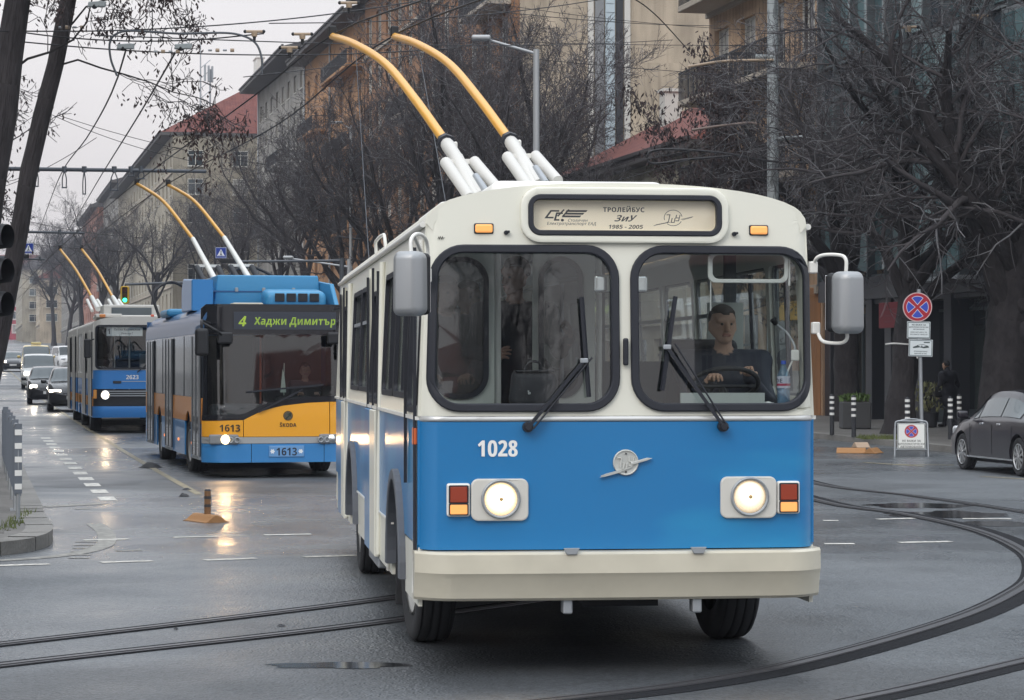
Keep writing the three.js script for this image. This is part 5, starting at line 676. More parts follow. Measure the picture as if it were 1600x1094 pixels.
// ---------- cars ----------
// each station: [z / length from the tail, bottom, belt, top, half width low, at the belt, at the roof]
const CARS = {
  sedan: { L: 4.7, w: 0.9, wz: [0.20, 0.80], R: 0.335, glassZ: [0.20, 0.62], ws: [0.625, 0.765], rw: [0.10, 0.225], st: [[0, 0.45, 0.86, 0.92, 0.62, 0.66, 0.5], [0.02, 0.32, 0.90, 0.98, 0.80, 0.79, 0.62], [0.10, 0.26, 0.94, 1.03, 0.88, 0.85, 0.64], [0.23, 0.22, 0.95, 1.33, 0.9, 0.88, 0.58], [0.32, 0.2, 0.95, 1.45, 0.9, 0.89, 0.59], [0.45, 0.2, 0.94, 1.475, 0.9, 0.89, 0.6], [0.56, 0.2, 0.93, 1.45, 0.9, 0.89, 0.6], [0.64, 0.2, 0.92, 1.36, 0.9, 0.89, 0.61], [0.76, 0.2, 0.90, 0.995, 0.9, 0.87, 0.68], [0.86, 0.2, 0.84, 0.93, 0.89, 0.84, 0.66], [0.95, 0.22, 0.72, 0.80, 0.84, 0.76, 0.56], [0.985, 0.26, 0.62, 0.68, 0.72, 0.66, 0.48], [1, 0.36, 0.52, 0.56, 0.56, 0.54, 0.4]] },
  hatch: { L: 4.2, w: 0.88, wz: [0.17, 0.80], R: 0.33, glassZ: [0.14, 0.60], ws: [0.60, 0.76], rw: [0.02, 0.1], st: [[0, 0.4, 0.95, 1.0, 0.7, 0.7, 0.5], [0.02, 0.28, 0.98, 1.2, 0.82, 0.8, 0.58], [0.1, 0.24, 0.99, 1.42, 0.88, 0.86, 0.6], [0.25, 0.2, 0.98, 1.51, 0.88, 0.87, 0.62], [0.42, 0.2, 0.97, 1.53, 0.88, 0.87, 0.62], [0.55, 0.2, 0.96, 1.5, 0.88, 0.87, 0.62], [0.61, 0.2, 0.95, 1.43, 0.88, 0.87, 0.62], [0.75, 0.2, 0.94, 1.04, 0.88, 0.86, 0.7], [0.88, 0.2, 0.85, 0.95, 0.87, 0.83, 0.66], [0.96, 0.22, 0.72, 0.82, 0.82, 0.76, 0.56], [0.99, 0.28, 0.6, 0.68, 0.7, 0.66, 0.46], [1, 0.38, 0.5, 0.55, 0.56, 0.54, 0.4]] },
  van: { L: 4.5, w: 0.9, wz: [0.17, 0.80], R: 0.33, glassZ: [0.1, 0.66], ws: [0.68, 0.82], rw: [0.005, 0.04], st: [[0, 0.4, 1.05, 1.5, 0.8, 0.8, 0.62], [0.02, 0.28, 1.06, 1.72, 0.86, 0.86, 0.68], [0.1, 0.24, 1.06, 1.81, 0.9, 0.89, 0.7], [0.4, 0.2, 1.05, 1.84, 0.9, 0.9, 0.7], [0.6, 0.2, 1.04, 1.82, 0.9, 0.9, 0.7], [0.685, 0.2, 1.03, 1.72, 0.9, 0.9, 0.69], [0.81, 0.2, 1.0, 1.14, 0.9, 0.88, 0.72], [0.92, 0.2, 0.88, 0.98, 0.88, 0.84, 0.66], [0.97, 0.24, 0.72, 0.82, 0.8, 0.76, 0.56], [0.99, 0.28, 0.6, 0.68, 0.7, 0.66, 0.46], [1, 0.38, 0.5, 0.55, 0.56, 0.54, 0.4]] },
};
const csg = new Evaluator(); csg.attributes = ['position', 'normal']; csg.useGroups = false;
const carGeo = {};
function carShapes(kind) {
  if (carGeo[kind]) return carGeo[kind];
  const C = CARS[kind], S = C.st;
  const val = (u, k) => { let i = 1; while (i < S.length - 1 && u > S[i][0]) i++; const a = S[i - 1], b = S[i], p0 = S[Math.max(i - 2, 0)], p3 = S[Math.min(i + 1, S.length - 1)], h = b[0] - a[0], t = clamp((u - a[0]) / h, 0, 1), m1 = (b[k] - p0[k]) / Math.max(b[0] - p0[0], 1e-3), m2 = (p3[k] - a[k]) / Math.max(p3[0] - a[0], 1e-3), lim = 3 * (b[k] - a[k]) / h, mm = (m) => (lim === 0 || m * lim < 0 ? 0 : Math.sign(lim) * Math.min(Math.abs(m), Math.abs(lim))), t2 = t * t, t3 = t2 * t; return (2 * t3 - 3 * t2 + 1) * a[k] + (t3 - 2 * t2 + t) * h * mm(m1) + (-2 * t3 + 3 * t2) * b[k] + (t3 - t2) * h * mm(m2); };
  const ring = (u) => { const yb = val(u, 1), ybt = val(u, 2), yt = val(u, 3), wl = val(u, 4), wb = val(u, 5), wt = val(u, 6), s = Math.min(1, (yt - ybt) / 0.3); return [[0, yb], [wl * 0.85, yb], [wl * 0.98, yb + 0.07], [wl, yb + 0.22], [Math.max(wl, wb), lerp(yb, ybt, 0.72)], [wb * 0.995, ybt - 0.03], [wb * 0.965, ybt + 0.012], [lerp(wb * 0.93, wt + 0.06, s), yt - 0.085 * s - 0.01], [lerp(wb * 0.8, wt, s), yt - 0.022], [wt * 0.55, yt], [0, yt + 0.006]]; };
  const P = (u, k, sgn) => { const r = ring(u), i = Math.min(Math.floor(k), r.length - 2), f = k - i; return V3(sgn * lerp(r[i][0], r[i + 1][0], f), lerp(r[i][1], r[i + 1][1], f), (u - 0.5) * C.L); };
  const NU = 64, pos = [], idx = [], NK = 10, us = Array.from({ length: NU + 1 }, (_, i) => { const t = i / NU; return t; });
  const full = (u) => { const a = [], r = ring(u); for (let k = 0; k <= NK; k++) a.push([r[k][0], r[k][1]]); for (let k = NK - 1; k > 0; k--) a.push([-r[k][0], r[k][1]]); return a; };
  us.forEach((u) => full(u).forEach(([x, y]) => pos.push(x, y, (u - 0.5) * C.L))); const n = 2 * NK;
  for (let i = 0; i < NU; i++) for (let k = 0; k < n; k++) { const a = i * n + k, b = i * n + (k + 1) % n, c = a + n, d = b + n; idx.push(a, b, c, b, d, c); }
  for (const [i, flip] of [[0, 1], [NU, 0]]) { const r = full(us[i]); let cy = 0; r.forEach((q) => { cy += q[1] / n; }); const c = pos.length / 3; pos.push(0, cy, (us[i] - 0.5) * C.L); for (let k = 0; k < n; k++) { const a = i * n + k, b = i * n + (k + 1) % n; if (flip) idx.push(c, b, a); else idx.push(c, a, b); } }
  let g = new THREE.BufferGeometry(); g.setAttribute('position', new THREE.Float32BufferAttribute(pos, 3)); g.setIndex(idx); g.computeVertexNormals();
  let br = new Brush(g); br.updateMatrixWorld();
  for (const wz of C.wz) for (const sx of [-1, 1]) { const c = new Brush(cylx(C.R + 0.055, 0.5, 36, sx * 0.82, C.R, (wz - 0.5) * C.L)); c.updateMatrixWorld(); br = csg.evaluate(br, c, SUBTRACTION); br.updateMatrixWorld(); }
  g = br.geometry.clone(); g.deleteAttribute('normal'); for (const k of Object.keys(g.attributes)) if (k !== 'position') g.deleteAttribute(k); g.clearGroups(); g = toCreasedNormals(mergeVertices(g, 1e-4), 0.5);
  const patch = (u0, u1, k0, k1, sgn, off, nu = 10, nk = 4, wrap = false) => { const p = [], ix = [], row = []; for (let i = 0; i <= nu; i++) { const u = lerp(u0, u1, i / nu), r = []; for (let j = 0; j <= nk; j++) r.push(P(u, lerp(k0, k1, j / nk), sgn)); row.push(wrap ? [...r, ...r.slice(0, -1).reverse().map((q) => V3(-q.x, q.y, q.z))] : r); } const m = row[0].length; row.flat().forEach((q) => { const nrm = V3(q.x * 1.2, q.y > 1 ? 0.5 : 0.1, 0).normalize(); p.push(q.x + nrm.x * off, q.y + (wrap ? off * 0.9 : off * 0.3), q.z + (wrap ? off * 0.6 * Math.sign(u0 - 0.5) : 0)); }); for (let i = 0; i < nu; i++) for (let j = 0; j < m - 1; j++) { const a = i * m + j; ix.push(a, a + 1, a + m, a + 1, a + m + 1, a + m); } const q = new THREE.BufferGeometry(); q.setAttribute('position', new THREE.Float32BufferAttribute(p, 3)); q.setIndex(ix); q.computeVertexNormals(); return q.toNonIndexed(); };
  const [g0, g1] = C.glassZ, third = (g1 - g0) / 2;
  const wins = []; for (const s of [-1, 1]) { wins.push(patch(g0 + 0.01, g0 + third * 0.9, 6.12, 6.9, s, 0.012), patch(g0 + third * 0.95, g1, 6.12, 6.9, s, 0.012), patch(g1 + 0.012, g1 + 0.07, 6.1, 6.75, s, 0.012)); }
  return (carGeo[kind] = { C, body: g, wins, ws: patch(C.ws[0], C.ws[1], 7.25, 10, 1, 0.014, 12, 6, true), rw: patch(C.rw[0], C.rw[1], 7.3, 10, 1, 0.014, 8, 6, true), P });
}
const headOn = lensMat([1, 0.9, 0.72], 6), headOff = mat([0.6, 0.62, 0.64], 0.12, 0.4), tailLens = mat([0.35, 0.02, 0.02], 0.2);
const alloy = mat([0.5, 0.51, 0.52], 0.3, 0.7);
function carWheel(parent, x, z, R, out, steer = 0) {
  const g = sub('wheel', parent); g.position.set(x, R, z); g.rotation.y = steer; const w = 0.2; part('tyre', tyreGeo(R, w), M.tyre, g);
  const sp = [lathe([[R * 0.66, -0.07], [R * 0.68, 0.01], [R * 0.64, 0.01], [R * 0.62, -0.05]], 40).rotateZ(-Math.PI / 2 * out).translate(out * 0.09, 0, 0), cylx(R * 0.14, 0.05, 18, out * 0.08, 0, 0)];
  for (let i = 0; i < 10; i++) { const a = i / 10 * Math.PI * 2; for (const da of [-0.07, 0.07]) sp.push(beam([out * 0.092, Math.cos(a + da * 0.4) * R * 0.12, Math.sin(a + da * 0.4) * R * 0.12], [out * 0.085, Math.cos(a + da) * R * 0.64, Math.sin(a + da) * R * 0.64], 0.016, 0.024)); }
  part('rim', sp, alloy, g); part('brake_disc', cylx(R * 0.5, 0.02, 24, out * 0.02, 0, 0), M.dark, g);
}
function car(kind, label, color, pos, turn, opts = {}) {
  const { C, body, wins, ws, rw } = carShapes(kind), B = thing(opts.name ?? 'car', label, opts.category ?? 'car', pos, turn, opts.group); if (opts.scale) B.scale.setScalar(opts.scale);
  const pm = phys(color, 0.3, opts.metal ?? 0.25, { clearcoat: opts.coat ?? 0.8, clearcoatRoughness: 0.05 });
  part('body', body, pm, B); const gm = opts.glass ?? panes[1]; part('windscreen', ws, gm, B); part('rear_window', rw, gm, B); for (const w of wins) part('side_window', w, gm, B);
  const L2 = C.L / 2; part('underbody', [box(1.5, 0.2, C.L * 0.86, 0, 0.28, 0), ...C.wz.flatMap((wz) => [-1, 1].map((s) => box(0.2, 0.5, 0.75, s * 0.52, 0.42, (wz - 0.5) * C.L)))], M.black, B);
  for (const wz of C.wz) for (const s of [-1, 1]) carWheel(B, s * (C.w - 0.115), (wz - 0.5) * C.L, C.R, s, 0);
  const hy = kind === 'van' ? 0.80 : 0.70;
  for (const s of [-1, 1]) { const on = opts.lit && (s < 0 || opts.lit > 1), h = sub('headlight', B); part('lamp_lens', bent(rbox(opts.slim ? 0.42 : 0.3, opts.slim ? 0.1 : 0.19, 0.26, 0.06, s * 0.63, hy, L2 - 0.185, 3), (v) => { v.z -= Math.abs(v.x) * 0.22 - 0.12; }, 0, 1, 0.8), on ? headOn : headOff, h); if (on) lamp(h, s * 0.63, hy, L2 + 0.12, 0xfff0d8, 1.5); part('tail_light', rbox(0.3, 0.16, 0.12, 0.04, s * 0.66, 0.86, -L2 + 0.07), tailLens, B); const m = sub('door_mirror', B); part('shell', bent(rbox(0.2, 0.14, 0.12, 0.05, s * (C.w + 0.12), kind === 'van' ? 1.13 : 1.02, C.L * (C.ws[1] - 0.5) - 0.26, 3), () => {}, 0, 1, 0.9), opts.mirrorM ?? pm, m); part('foot', rod([s * (C.w - 0.02), kind === 'van' ? 1.06 : 0.95, C.L * (C.ws[1] - 0.5) - 0.24], [s * (C.w + 0.08), kind === 'van' ? 1.1 : 0.99, C.L * (C.ws[1] - 0.5) - 0.25], 0.022), M.black, m); }
  for (const s of [-1, 1]) for (const u of [0.42, 0.60]) part('door_handle', rbox(0.03, 0.035, 0.17, 0.012, s * (C.w - 0.005), 0.87, (u - 0.5) * C.L - 0.12), M.chrome, B);
  for (const s of [-1, 1]) for (const u of [0.26, 0.465, 0.70]) part('door_seam', box(0.006, 0.52, 0.012, s * (C.w + 0.0005), 0.6, (u - 0.5) * C.L), M.black, B);
  part('grille', [rbox(0.78, 0.16, 0.1, 0.03, 0, 0.56, L2 - 0.07), rbox(1.1, 0.1, 0.1, 0.03, 0, 0.36, L2 - 0.1)], M.black, B); part('number_plate', rbox(0.5, 0.11, 0.02, 0.004, 0, 0.47, L2 - 0.005), M.white, B);
  for (const s of [-1, 1]) part('sill_trim', beam([s * (C.w - 0.012), 0.27, -L2 * 0.5], [s * (C.w - 0.012), 0.27, L2 * 0.5], 0.02, 0.03), opts.sill ?? M.black, B);
  return B;
}
const far = (px, d, up = 0) => onRoad(px, d, up), gC = 'cars coming down the street';
car('hatch', 'dark grey car with a bright slim headlight close beside the articulated trolleybus', [0.02, 0.021, 0.025], far(113, 91), 0.2, { lit: 1, slim: true, group: gC, scale: 1.04, glass: panes[2] });
car('hatch', 'small black car with round lit headlight ahead of the white van', [0.015, 0.016, 0.02], far(76, 102), 0.2, { lit: 1, group: gC, glass: panes[2] });
car('van', 'white van following the small black car', [0.66, 0.66, 0.64], far(60, 131), 0.2, { lit: 1, metal: 0, group: gC, glass: panes[2], mirrorM: M.black, category: 'van' });
{ const t = car('van', 'pale yellow taxi with a roof sign behind the white van', [0.66, 0.5, 0.17], far(56, 168), 0.2, { metal: 0, group: gC, glass: panes[2], scale: 1.12, category: 'taxi' }); part('roof_sign', rbox(0.6, 0.16, 0.2, 0.05, 0, 1.93, 0.4), mat([0.7, 0.6, 0.3], 0.4), t); }
car('sedan', 'dark saloon with a chrome framed grille at the far left of the street', [0.03, 0.032, 0.04], far(20, 184), 0.2, { lit: 1, group: gC, glass: panes[2] });
car('van', 'white car at the edge of the picture beside the dark saloon', [0.66, 0.66, 0.66], far(-8, 192), 0.2, { metal: 0, group: gC, glass: panes[2] });
car('van', 'white minivan parked by the trees beyond the articulated trolleybus', [0.62, 0.62, 0.62], far(104, 192), 0.35, { metal: 0, group: gC, glass: panes[1], category: 'van' });
{ const c = car('sedan', 'dark plum saloon parked at the right kerb', [0.014, 0.012, 0.018], [0, 0, 0], 0, { glass: phys([0.10, 0.12, 0.13], 0.05, 0), sill: M.chrome, metal: 0, coat: 0.35 }); c.rotation.y = Math.PI + 0.165; c.position.set(9.32, rise(44), -44.35); }
// ---------- trees ----------
const barkTex = noiseTex(256, (u, v) => { const a = fbm(u * 2, v * 0.5, 12, 5, 91); const s = 0.55 + 0.9 * (a - 0.35); return [s, s * 0.95, s * 0.92]; }, false, 1);
const bark = mat([0.045, 0.042, 0.047], 0.95, 0, { map: barkTex, bumpMap: barkTex, bumpScale: 0.03 }), twigMat = mat([0.062, 0.056, 0.060], 0.95), paleTwig = mat([0.18, 0.18, 0.19], 0.9), seedMat = mat([0.045, 0.030, 0.030], 0.9);
function treeGeo(o) {          // returns { trunk, crown, pale, seeds } geometries, base at the origin
  reseed(o.seed); const out = { t: [[], [], []], c: [[], [], []], p: [[], [], []] }, seeds = [];
  const UP = V3(0, 1, 0);
  function limbTube(dst, path, rs, n, gnarl) {   // one tube along the path with shared rings
    const [P, N, U] = dst; let x = null, v = 0; const rings = path.map((c, i) => {
      const d = path[Math.min(i + 1, path.length - 1)].clone().sub(path[Math.max(i - 1, 0)]).normalize();
      if (!x) x = Math.abs(d.y) < 0.9 ? d.clone().cross(UP).normalize() : d.clone().cross(V3(1, 0, 0)).normalize(); x.addScaledVector(d, -x.dot(d)).normalize(); const y = d.clone().cross(x); if (i) v += c.distanceTo(path[i - 1]);
      return Array.from({ length: n + 1 }, (_, k) => { const t = (k % n) / n * Math.PI * 2, m = x.clone().multiplyScalar(Math.cos(t)).addScaledVector(y, Math.sin(t)), r = rs[i] * (gnarl ? 1 + gnarl * (fbm(0.5 + 0.3 * Math.cos(t) + i * 0.03, 0.5 + 0.3 * Math.sin(t) + i * 0.05, 9, 3, o.seed) - 0.5) * 2 : 1); return [c.clone().addScaledVector(m, r), m, k / n, v]; }); });
    for (let i = 1; i < rings.length; i++) for (let k = 0; k < n; k++) for (const q of [rings[i - 1][k], rings[i - 1][k + 1], rings[i][k], rings[i - 1][k + 1], rings[i][k + 1], rings[i][k]]) { P.push(q[0].x, q[0].y, q[0].z); N.push(q[1].x, q[1].y, q[1].z); U.push(q[2] * 1.5, q[3]); }
  }
  function branch(p, dir, len, r, level) {
    const n = level === 0 ? 14 : level === 1 ? 8 : level === 2 ? 6 : level === 3 ? 4 : 2, sides = level === 0 ? 14 : level === 1 ? 8 : level === 2 ? 5 : 3;
    const dst = level <= 1 ? out.t : (level >= 3 && rnd() < (o.pale ?? 0)) ? out.p : out.c, wob = [0.035, 0.24, 0.3, 0.34, 0.4][level] * (o.wob ?? 1), end = [0.62, 0.22, 0.25, 0.4, 0.6][level], path = [p.clone()], rs = [r]; let d = dir.clone(), q = p.clone();
    for (let i = 1; i <= n; i++) { d.add(V3(rr(-1, 1), rr(-1, 1), rr(-1, 1)).multiplyScalar(wob)); d.y += (o.up ?? 0.08) * (level > 0 ? 1 : 0) - (level >= 3 ? (o.droop ?? 0) : 0); d.normalize(); const q2 = q.clone().addScaledVector(d, len / n), r2 = Math.max(o.rmin ?? 0.006, r * lerp(1, end, i / n)); path.push(q2); rs.push(r2); q = q2; }
    if (level === 0) rs.forEach((v, i) => { rs[i] = v * (1 + (o.flare ?? 0.45) * Math.exp(-i * 1.1)); });
    limbTube(dst, path, rs, sides, level === 0 ? (o.gnarl ?? 0.12) : 0);
    if (level === 4) { if (o.seeds && rnd() < o.seeds) seeds.push(path[path.length - 1]); return; }
    if (level === 0 && o.knobs) for (let k = 0; k < o.knobs; k++) { const i = 7 + Math.floor(rnd() * 7), c = path[i], a = rnd() * 6.28, g = new THREE.IcosahedronGeometry(rs[i] * rr(0.45, 0.8), 2).translate(c.x + Math.cos(a) * rs[i] * 0.8, c.y + rr(-0.2, 0.2), c.z + Math.sin(a) * rs[i] * 0.8); out.t[0].push(...g.attributes.position.array); out.t[1].push(...g.attributes.normal.array); out.t[2].push(...g.attributes.uv.array); }
    const kids = [o.limbs ?? 5, o.n1 ?? 8, o.n2 ?? 9, o.n3 ?? 9][level], from = [o.fork ?? 0.55, 0.22, 0.15, 0.1][level];
    for (let k = 0; k < kids; k++) {
      const t = level === 0 ? lerp(from, 1, (k + 0.5) / kids) : lerp(from, 1, (k + rnd()) / kids), f = t * n, i = Math.min(n - 1, Math.floor(f)), c = path[i].clone().lerp(path[i + 1], f - i), axis = path[i + 1].clone().sub(path[i]).normalize();
      const ang = level === 0 ? rr(0.35, 0.85) * (o.spread ?? 1) : rr(0.45, 1.15), az = level === 0 ? k * 2.4 + rr(-0.5, 0.5) : rnd() * 6.283, x = Math.abs(axis.y) < 0.95 ? axis.clone().cross(UP).normalize() : V3(1, 0, 0), y = axis.clone().cross(x).normalize();
      const nd = axis.clone().multiplyScalar(Math.cos(ang)).addScaledVector(x, Math.sin(ang) * Math.cos(az)).addScaledVector(y, Math.sin(ang) * Math.sin(az)).normalize(); if (o.lean && level === 0) nd.add(o.lean).normalize();
      const L2 = len * (level === 0 ? (o.limbLen ?? 0.85) : [0, 0.5, 0.46, 0.5][level]) * rr(0.65, 1.2) * (level === 0 ? 1 : 1.1 - 0.4 * t), R = rs[i] * [o.limbR ?? 0.62, 0.5, 0.5, 0.6][level] * rr(0.75, 1.05);
      branch(c, nd, L2, Math.max(o.rmin ?? 0.006, R), level + 1);
    }
  }
  branch(V3(0, -0.15, 0), (o.dir ?? V3(rr(-0.06, 0.06), 1, rr(-0.06, 0.06))).normalize(), o.h, o.r, 0);
  const geo = ([P, N, U]) => {  if (!P.length) return null; const g = new THREE.BufferGeometry(); g.setAttribute('position', new THREE.Float32BufferAttribute(P, 3)); g.setAttribute('normal', new THREE.Float32BufferAttribute(N, 3)); g.setAttribute('uv', new THREE.Float32BufferAttribute(U, 2)); return g; };
  let sg = null;
  if (seeds.length) { const P = []; for (const s of seeds) for (let k = 0; k < (o.perSeed ?? 5); k++) { const c = s.clone().add(V3(rr(-1, 1), rr(-1.6, 0.2), rr(-1, 1)).multiplyScalar(o.seedSize * 1.6)), a = V3(rr(-1, 1), rr(-2, -0.5), rr(-1, 1)).normalize().multiplyScalar(o.seedSize * rr(0.8, 1.7)), b = V3(rr(-1, 1), rr(-0.4, 0.4), rr(-1, 1)).normalize().multiplyScalar(o.seedSize * 0.3); const m = c.clone().addScaledVector(a, 0.5); for (const q of [c, m.clone().add(b), c.clone().add(a), c, c.clone().add(a), m.clone().sub(b)]) P.push(q.x, q.y, q.z); } sg = new THREE.BufferGeometry(); sg.setAttribute('position', new THREE.Float32BufferAttribute(P, 3)); sg.computeVertexNormals(); }
  return { trunk: geo(out.t), crown: geo(out.c), pale: geo(out.p), seeds: sg };
}
function tree(o, label, pos, turn, group, name = 'tree') {
  const g = treeGeo(o), T = thing(name, label, 'tree', pos, turn, group);
  part('trunk', g.trunk, o.bark ?? bark, T); const c = part('crown', g.crown, twigMat, T); if (g.pale) part('pale_twigs', g.pale, paleTwig, c); if (g.seeds) part('seed_clusters', g.seeds, seedMat, c); T.scale.setScalar(o.scale ?? 1); return T;
}
const G1 = 'bare trees along the right pavement';
const far1 = { h: 10, r: 0.36, limbs: 8, n1: 10, n2: 9, n3: 10, limbLen: 0.92, rmin: 0.0095, up: 0.10, seeds: 0.10, seedSize: 0.09, spread: 1.05, perSeed: 3, pale: 0.14 };
const T1 = tree({ ...far1, seed: 11 }, 'tall dense bare tree in front of the rust house, right of the trolley poles', street(23.6, 122, 0.1), 0.3, G1);
const T2 = tree({ ...far1, seed: 12, h: 7.5, limbLen: 1.1 }, 'wide dense bare tree behind the roof of the orange nosed trolleybus', street(23.4, 152, 0.1), 1.1, G1);
const T3 = tree({ ...far1, seed: 13, h: 9, limbs: 7, n1: 9, n2: 8, n3: 7, rmin: 0.0095, up: 0.12 }, 'slender bare tree against the blank beige wall', street(25.8, 112, 0.1), 2.0, G1);
const clones = [[T3, 22.6, 118, 1.0, 1.12, 'dense bare tree between the two yellow poles of the foreground trolleybus'], [T2, 22.4, 104, 2.7, 0.92, 'bare tree left of the slim lamp post'], [T2, 23.4, 134, 0.9, 1.05, 'bare tree between the two upright yellow poles and the rust house'], [T3, 23.2, 170, 2.3, 1.0, 'bare tree below the iron balcony of the orange house'], [T3, 23.0, 188, 0.4, 0.95, 'bare tree in front of the foot of the orange house'], [T3, 22.6, 208, 3.1, 0.95, 'bare tree in front of the grey house at the row end'], [T3, 22.0, 232, 4.0, 0.95, 'bare tree before the right corner of the red roofed house'], [T3, 16.6, 236, 5.0, 0.95, 'bare tree before the middle of the red roofed house'], [T3, 15.6, 262, 1.9, 1.0, 'bare tree before the long side of the red roofed house'], [T3, 15.4, 300, 0.2, 1.0, 'bare tree farther along the red roofed house'], [T3, 15.2, 345, 2.8, 1.1, 'bare tree in front of the salmon house'], [T2, 15, 395, 4.4, 1.1, 'distant bare tree over the roof of the articulated trolleybus'], [T1, 14.6, 450, 3.6, 1.15, 'distant bare tree left of the articulated trolleybus'], [T3, 24.2, 98, 3.3, 0.62, 'smaller bare tree in front of the low red roofed house']];
for (const [src, a, d, turn, s, lab] of clones) { const c = copyOf(src, street(a, d, 0.1), turn, lab); c.scale.setScalar(s); }
// the seed hung tree in front of the apricot house
const ash = { h: 5.2, r: 0.2, limbs: 5, fork: 0.4, n1: 9, n2: 9, n3: 7, limbLen: 1.5, rmin: 0.008, up: 0.16, spread: 0.75, seeds: 0.6, seedSize: 0.14, perSeed: 7 };
tree({ ...ash, seed: 31 }, 'ash tree hung with dark seed clusters in front of the apricot house', street(24.0, 81, 0.1), 0.4, G1, 'ash_tree');
// big pollarded trees at the right with gnarled trunks
const big = { h: 5.6, r: 0.42, limbs: 8, fork: 0.5, n1: 10, n2: 9, n3: 9, gnarl: 0.3, limbLen: 1.25, rmin: 0.0058, up: 0.05, droop: 0.10, spread: 1.25, pale: 0.24, knobs: 6, wob: 1.15 };
tree({ ...big, seed: 41, r: 0.36, dir: V3(0.04, 1, 0) }, 'gnarled bare tree with a dark leaning trunk behind the round sign', onRoad(1404, 62, 0.13), 0.2, G1);
tree({ ...big, seed: 43, r: 0.62, h: 5.2, dir: V3(-0.06, 1, 0) }, 'massive knobbly bare tree behind the plum saloon', onRoad(1566, 60, 0.13), 1.4, G1);
tree({ ...big, seed: 47, h: 6.4, limbLen: 0.9 }, 'tall bare tree in front of the glass building behind the pale pole', onRoad(1325, 73, 0.13), 2.2, G1);
tree({ ...big, seed: 49, h: 6, r: 0.4 }, 'bare tree beyond the right edge whose twigs reach into view', onRoad(1730, 57, 0.13), 3.0, G1);
// trees on the left
tree({ h: 8.2, r: 0.18, seed: 61, dir: V3(0.115, 1, 0.0), limbs: 9, fork: 0.6, limbR: 0.13, n1: 7, n2: 6, n3: 5, limbLen: 0.24, rmin: 0.004, seeds: 0.45, seedSize: 0.05, perSeed: 6, lean: V3(0.55, -0.1, 0.1), up: -0.02, gnarl: 0.3, wob: 1.9 }, 'dark maple stem with hanging seed clusters at the left edge', [-6.16, 0.13, -26.6], 0, 'bare trees on the left pavement', 'maple_tree');
tree({ h: 8.4, r: 0.12, seed: 62, dir: V3(0.155, 1, 0.0), limbs: 9, fork: 0.62, limbR: 0.16, n1: 7, n2: 6, n3: 5, limbLen: 0.24, rmin: 0.004, seeds: 0.5, seedSize: 0.05, perSeed: 6, lean: V3(0.6, -0.1, 0), up: -0.02, gnarl: 0.3, wob: 1.9 }, 'thinner seed hung maple stem leaning over the street at the left edge', [-6.12, 0.13, -27.4], 0, 'bare trees on the left pavement', 'maple_tree');
tree({ h: 5, r: 0.2, seed: 64, limbs: 9, fork: 0.45, n1: 9, n2: 9, n3: 8, limbLen: 0.75, rmin: 0.006, seeds: 0.3, seedSize: 0.07, perSeed: 4, up: 0.06 }, 'fine twigged bare tree farther along the left pavement', street(-1.5, 42, 0.13), 0.6, 'bare trees on the left pavement');
for (const [x, z, s, lab] of [[15, 64, 0.85, 'bare tree right behind the viewer, seen only in the windscreens'], [9, 48, 0.9, 'bare tree straight behind the viewer, seen only in the windscreens'], [-9, 40, 1.0, 'bare tree left behind the viewer, seen only in the windscreens'], [36, 62, 1.0, 'bare tree by the balcony house behind the viewer']]) { const c = copyOf(T2, V3(x, 0, z), x, lab, 'trees outside the frame'); c.scale.setScalar(s); }

// ---------- overhead wires and their poles ----------
const wire = (pts, r, label, m = M.cable, group = 'overhead wires', seg = 40) => solo('overhead_wire', tube(pts, r, seg, 5), m, label, 'wire', group);
const sag = (a, b, s) => [a, a.clone().lerp(b, 0.25).add(V3(0, -s * 0.75, 0)), a.clone().lerp(b, 0.5).add(V3(0, -s, 0)), a.clone().lerp(b, 0.75).add(V3(0, -s * 0.75, 0)), b];
// the running pair above the bus lane, along the street and round towards the viewer
const pair = [[[700, -14, 22], [519, 54, 28], [406, 142, 33], [213, 285, 52], [93, 387, 79], [40, 440, 120], [6, 478, 200]], [[880, -46, 22], [616, 54, 28.2], [440, 190, 38], [262, 287, 52.3], [127, 387, 79.3], [58, 440, 120], [14, 478, 200]]];
wire(pair[0].map((p) => at(...p)), 0.011, 'outer running wire touched by the first yellow pole of each trolleybus', M.cable, 'running wires', 120);
wire(pair[1].map((p) => at(...p)), 0.011, 'inner running wire touched by the second yellow pole of each trolleybus', M.cable, 'running wires', 120);
wire([at(272, 84, 27), at(225, 165, 33), at(160, 270, 50), at(112, 350, 80), at(30, 470, 200)], 0.011, 'running wire hanging from the right insulator box of the crossing', M.cable, 'running wires', 80);
wire([at(196, 78, 27), at(180, 130, 30), at(135, 215, 42), at(100, 262, 52), at(60, 360, 90), at(10, 470, 200)], 0.011, 'running wire hanging from the left insulator box of the crossing', M.cable, 'running wires', 80);
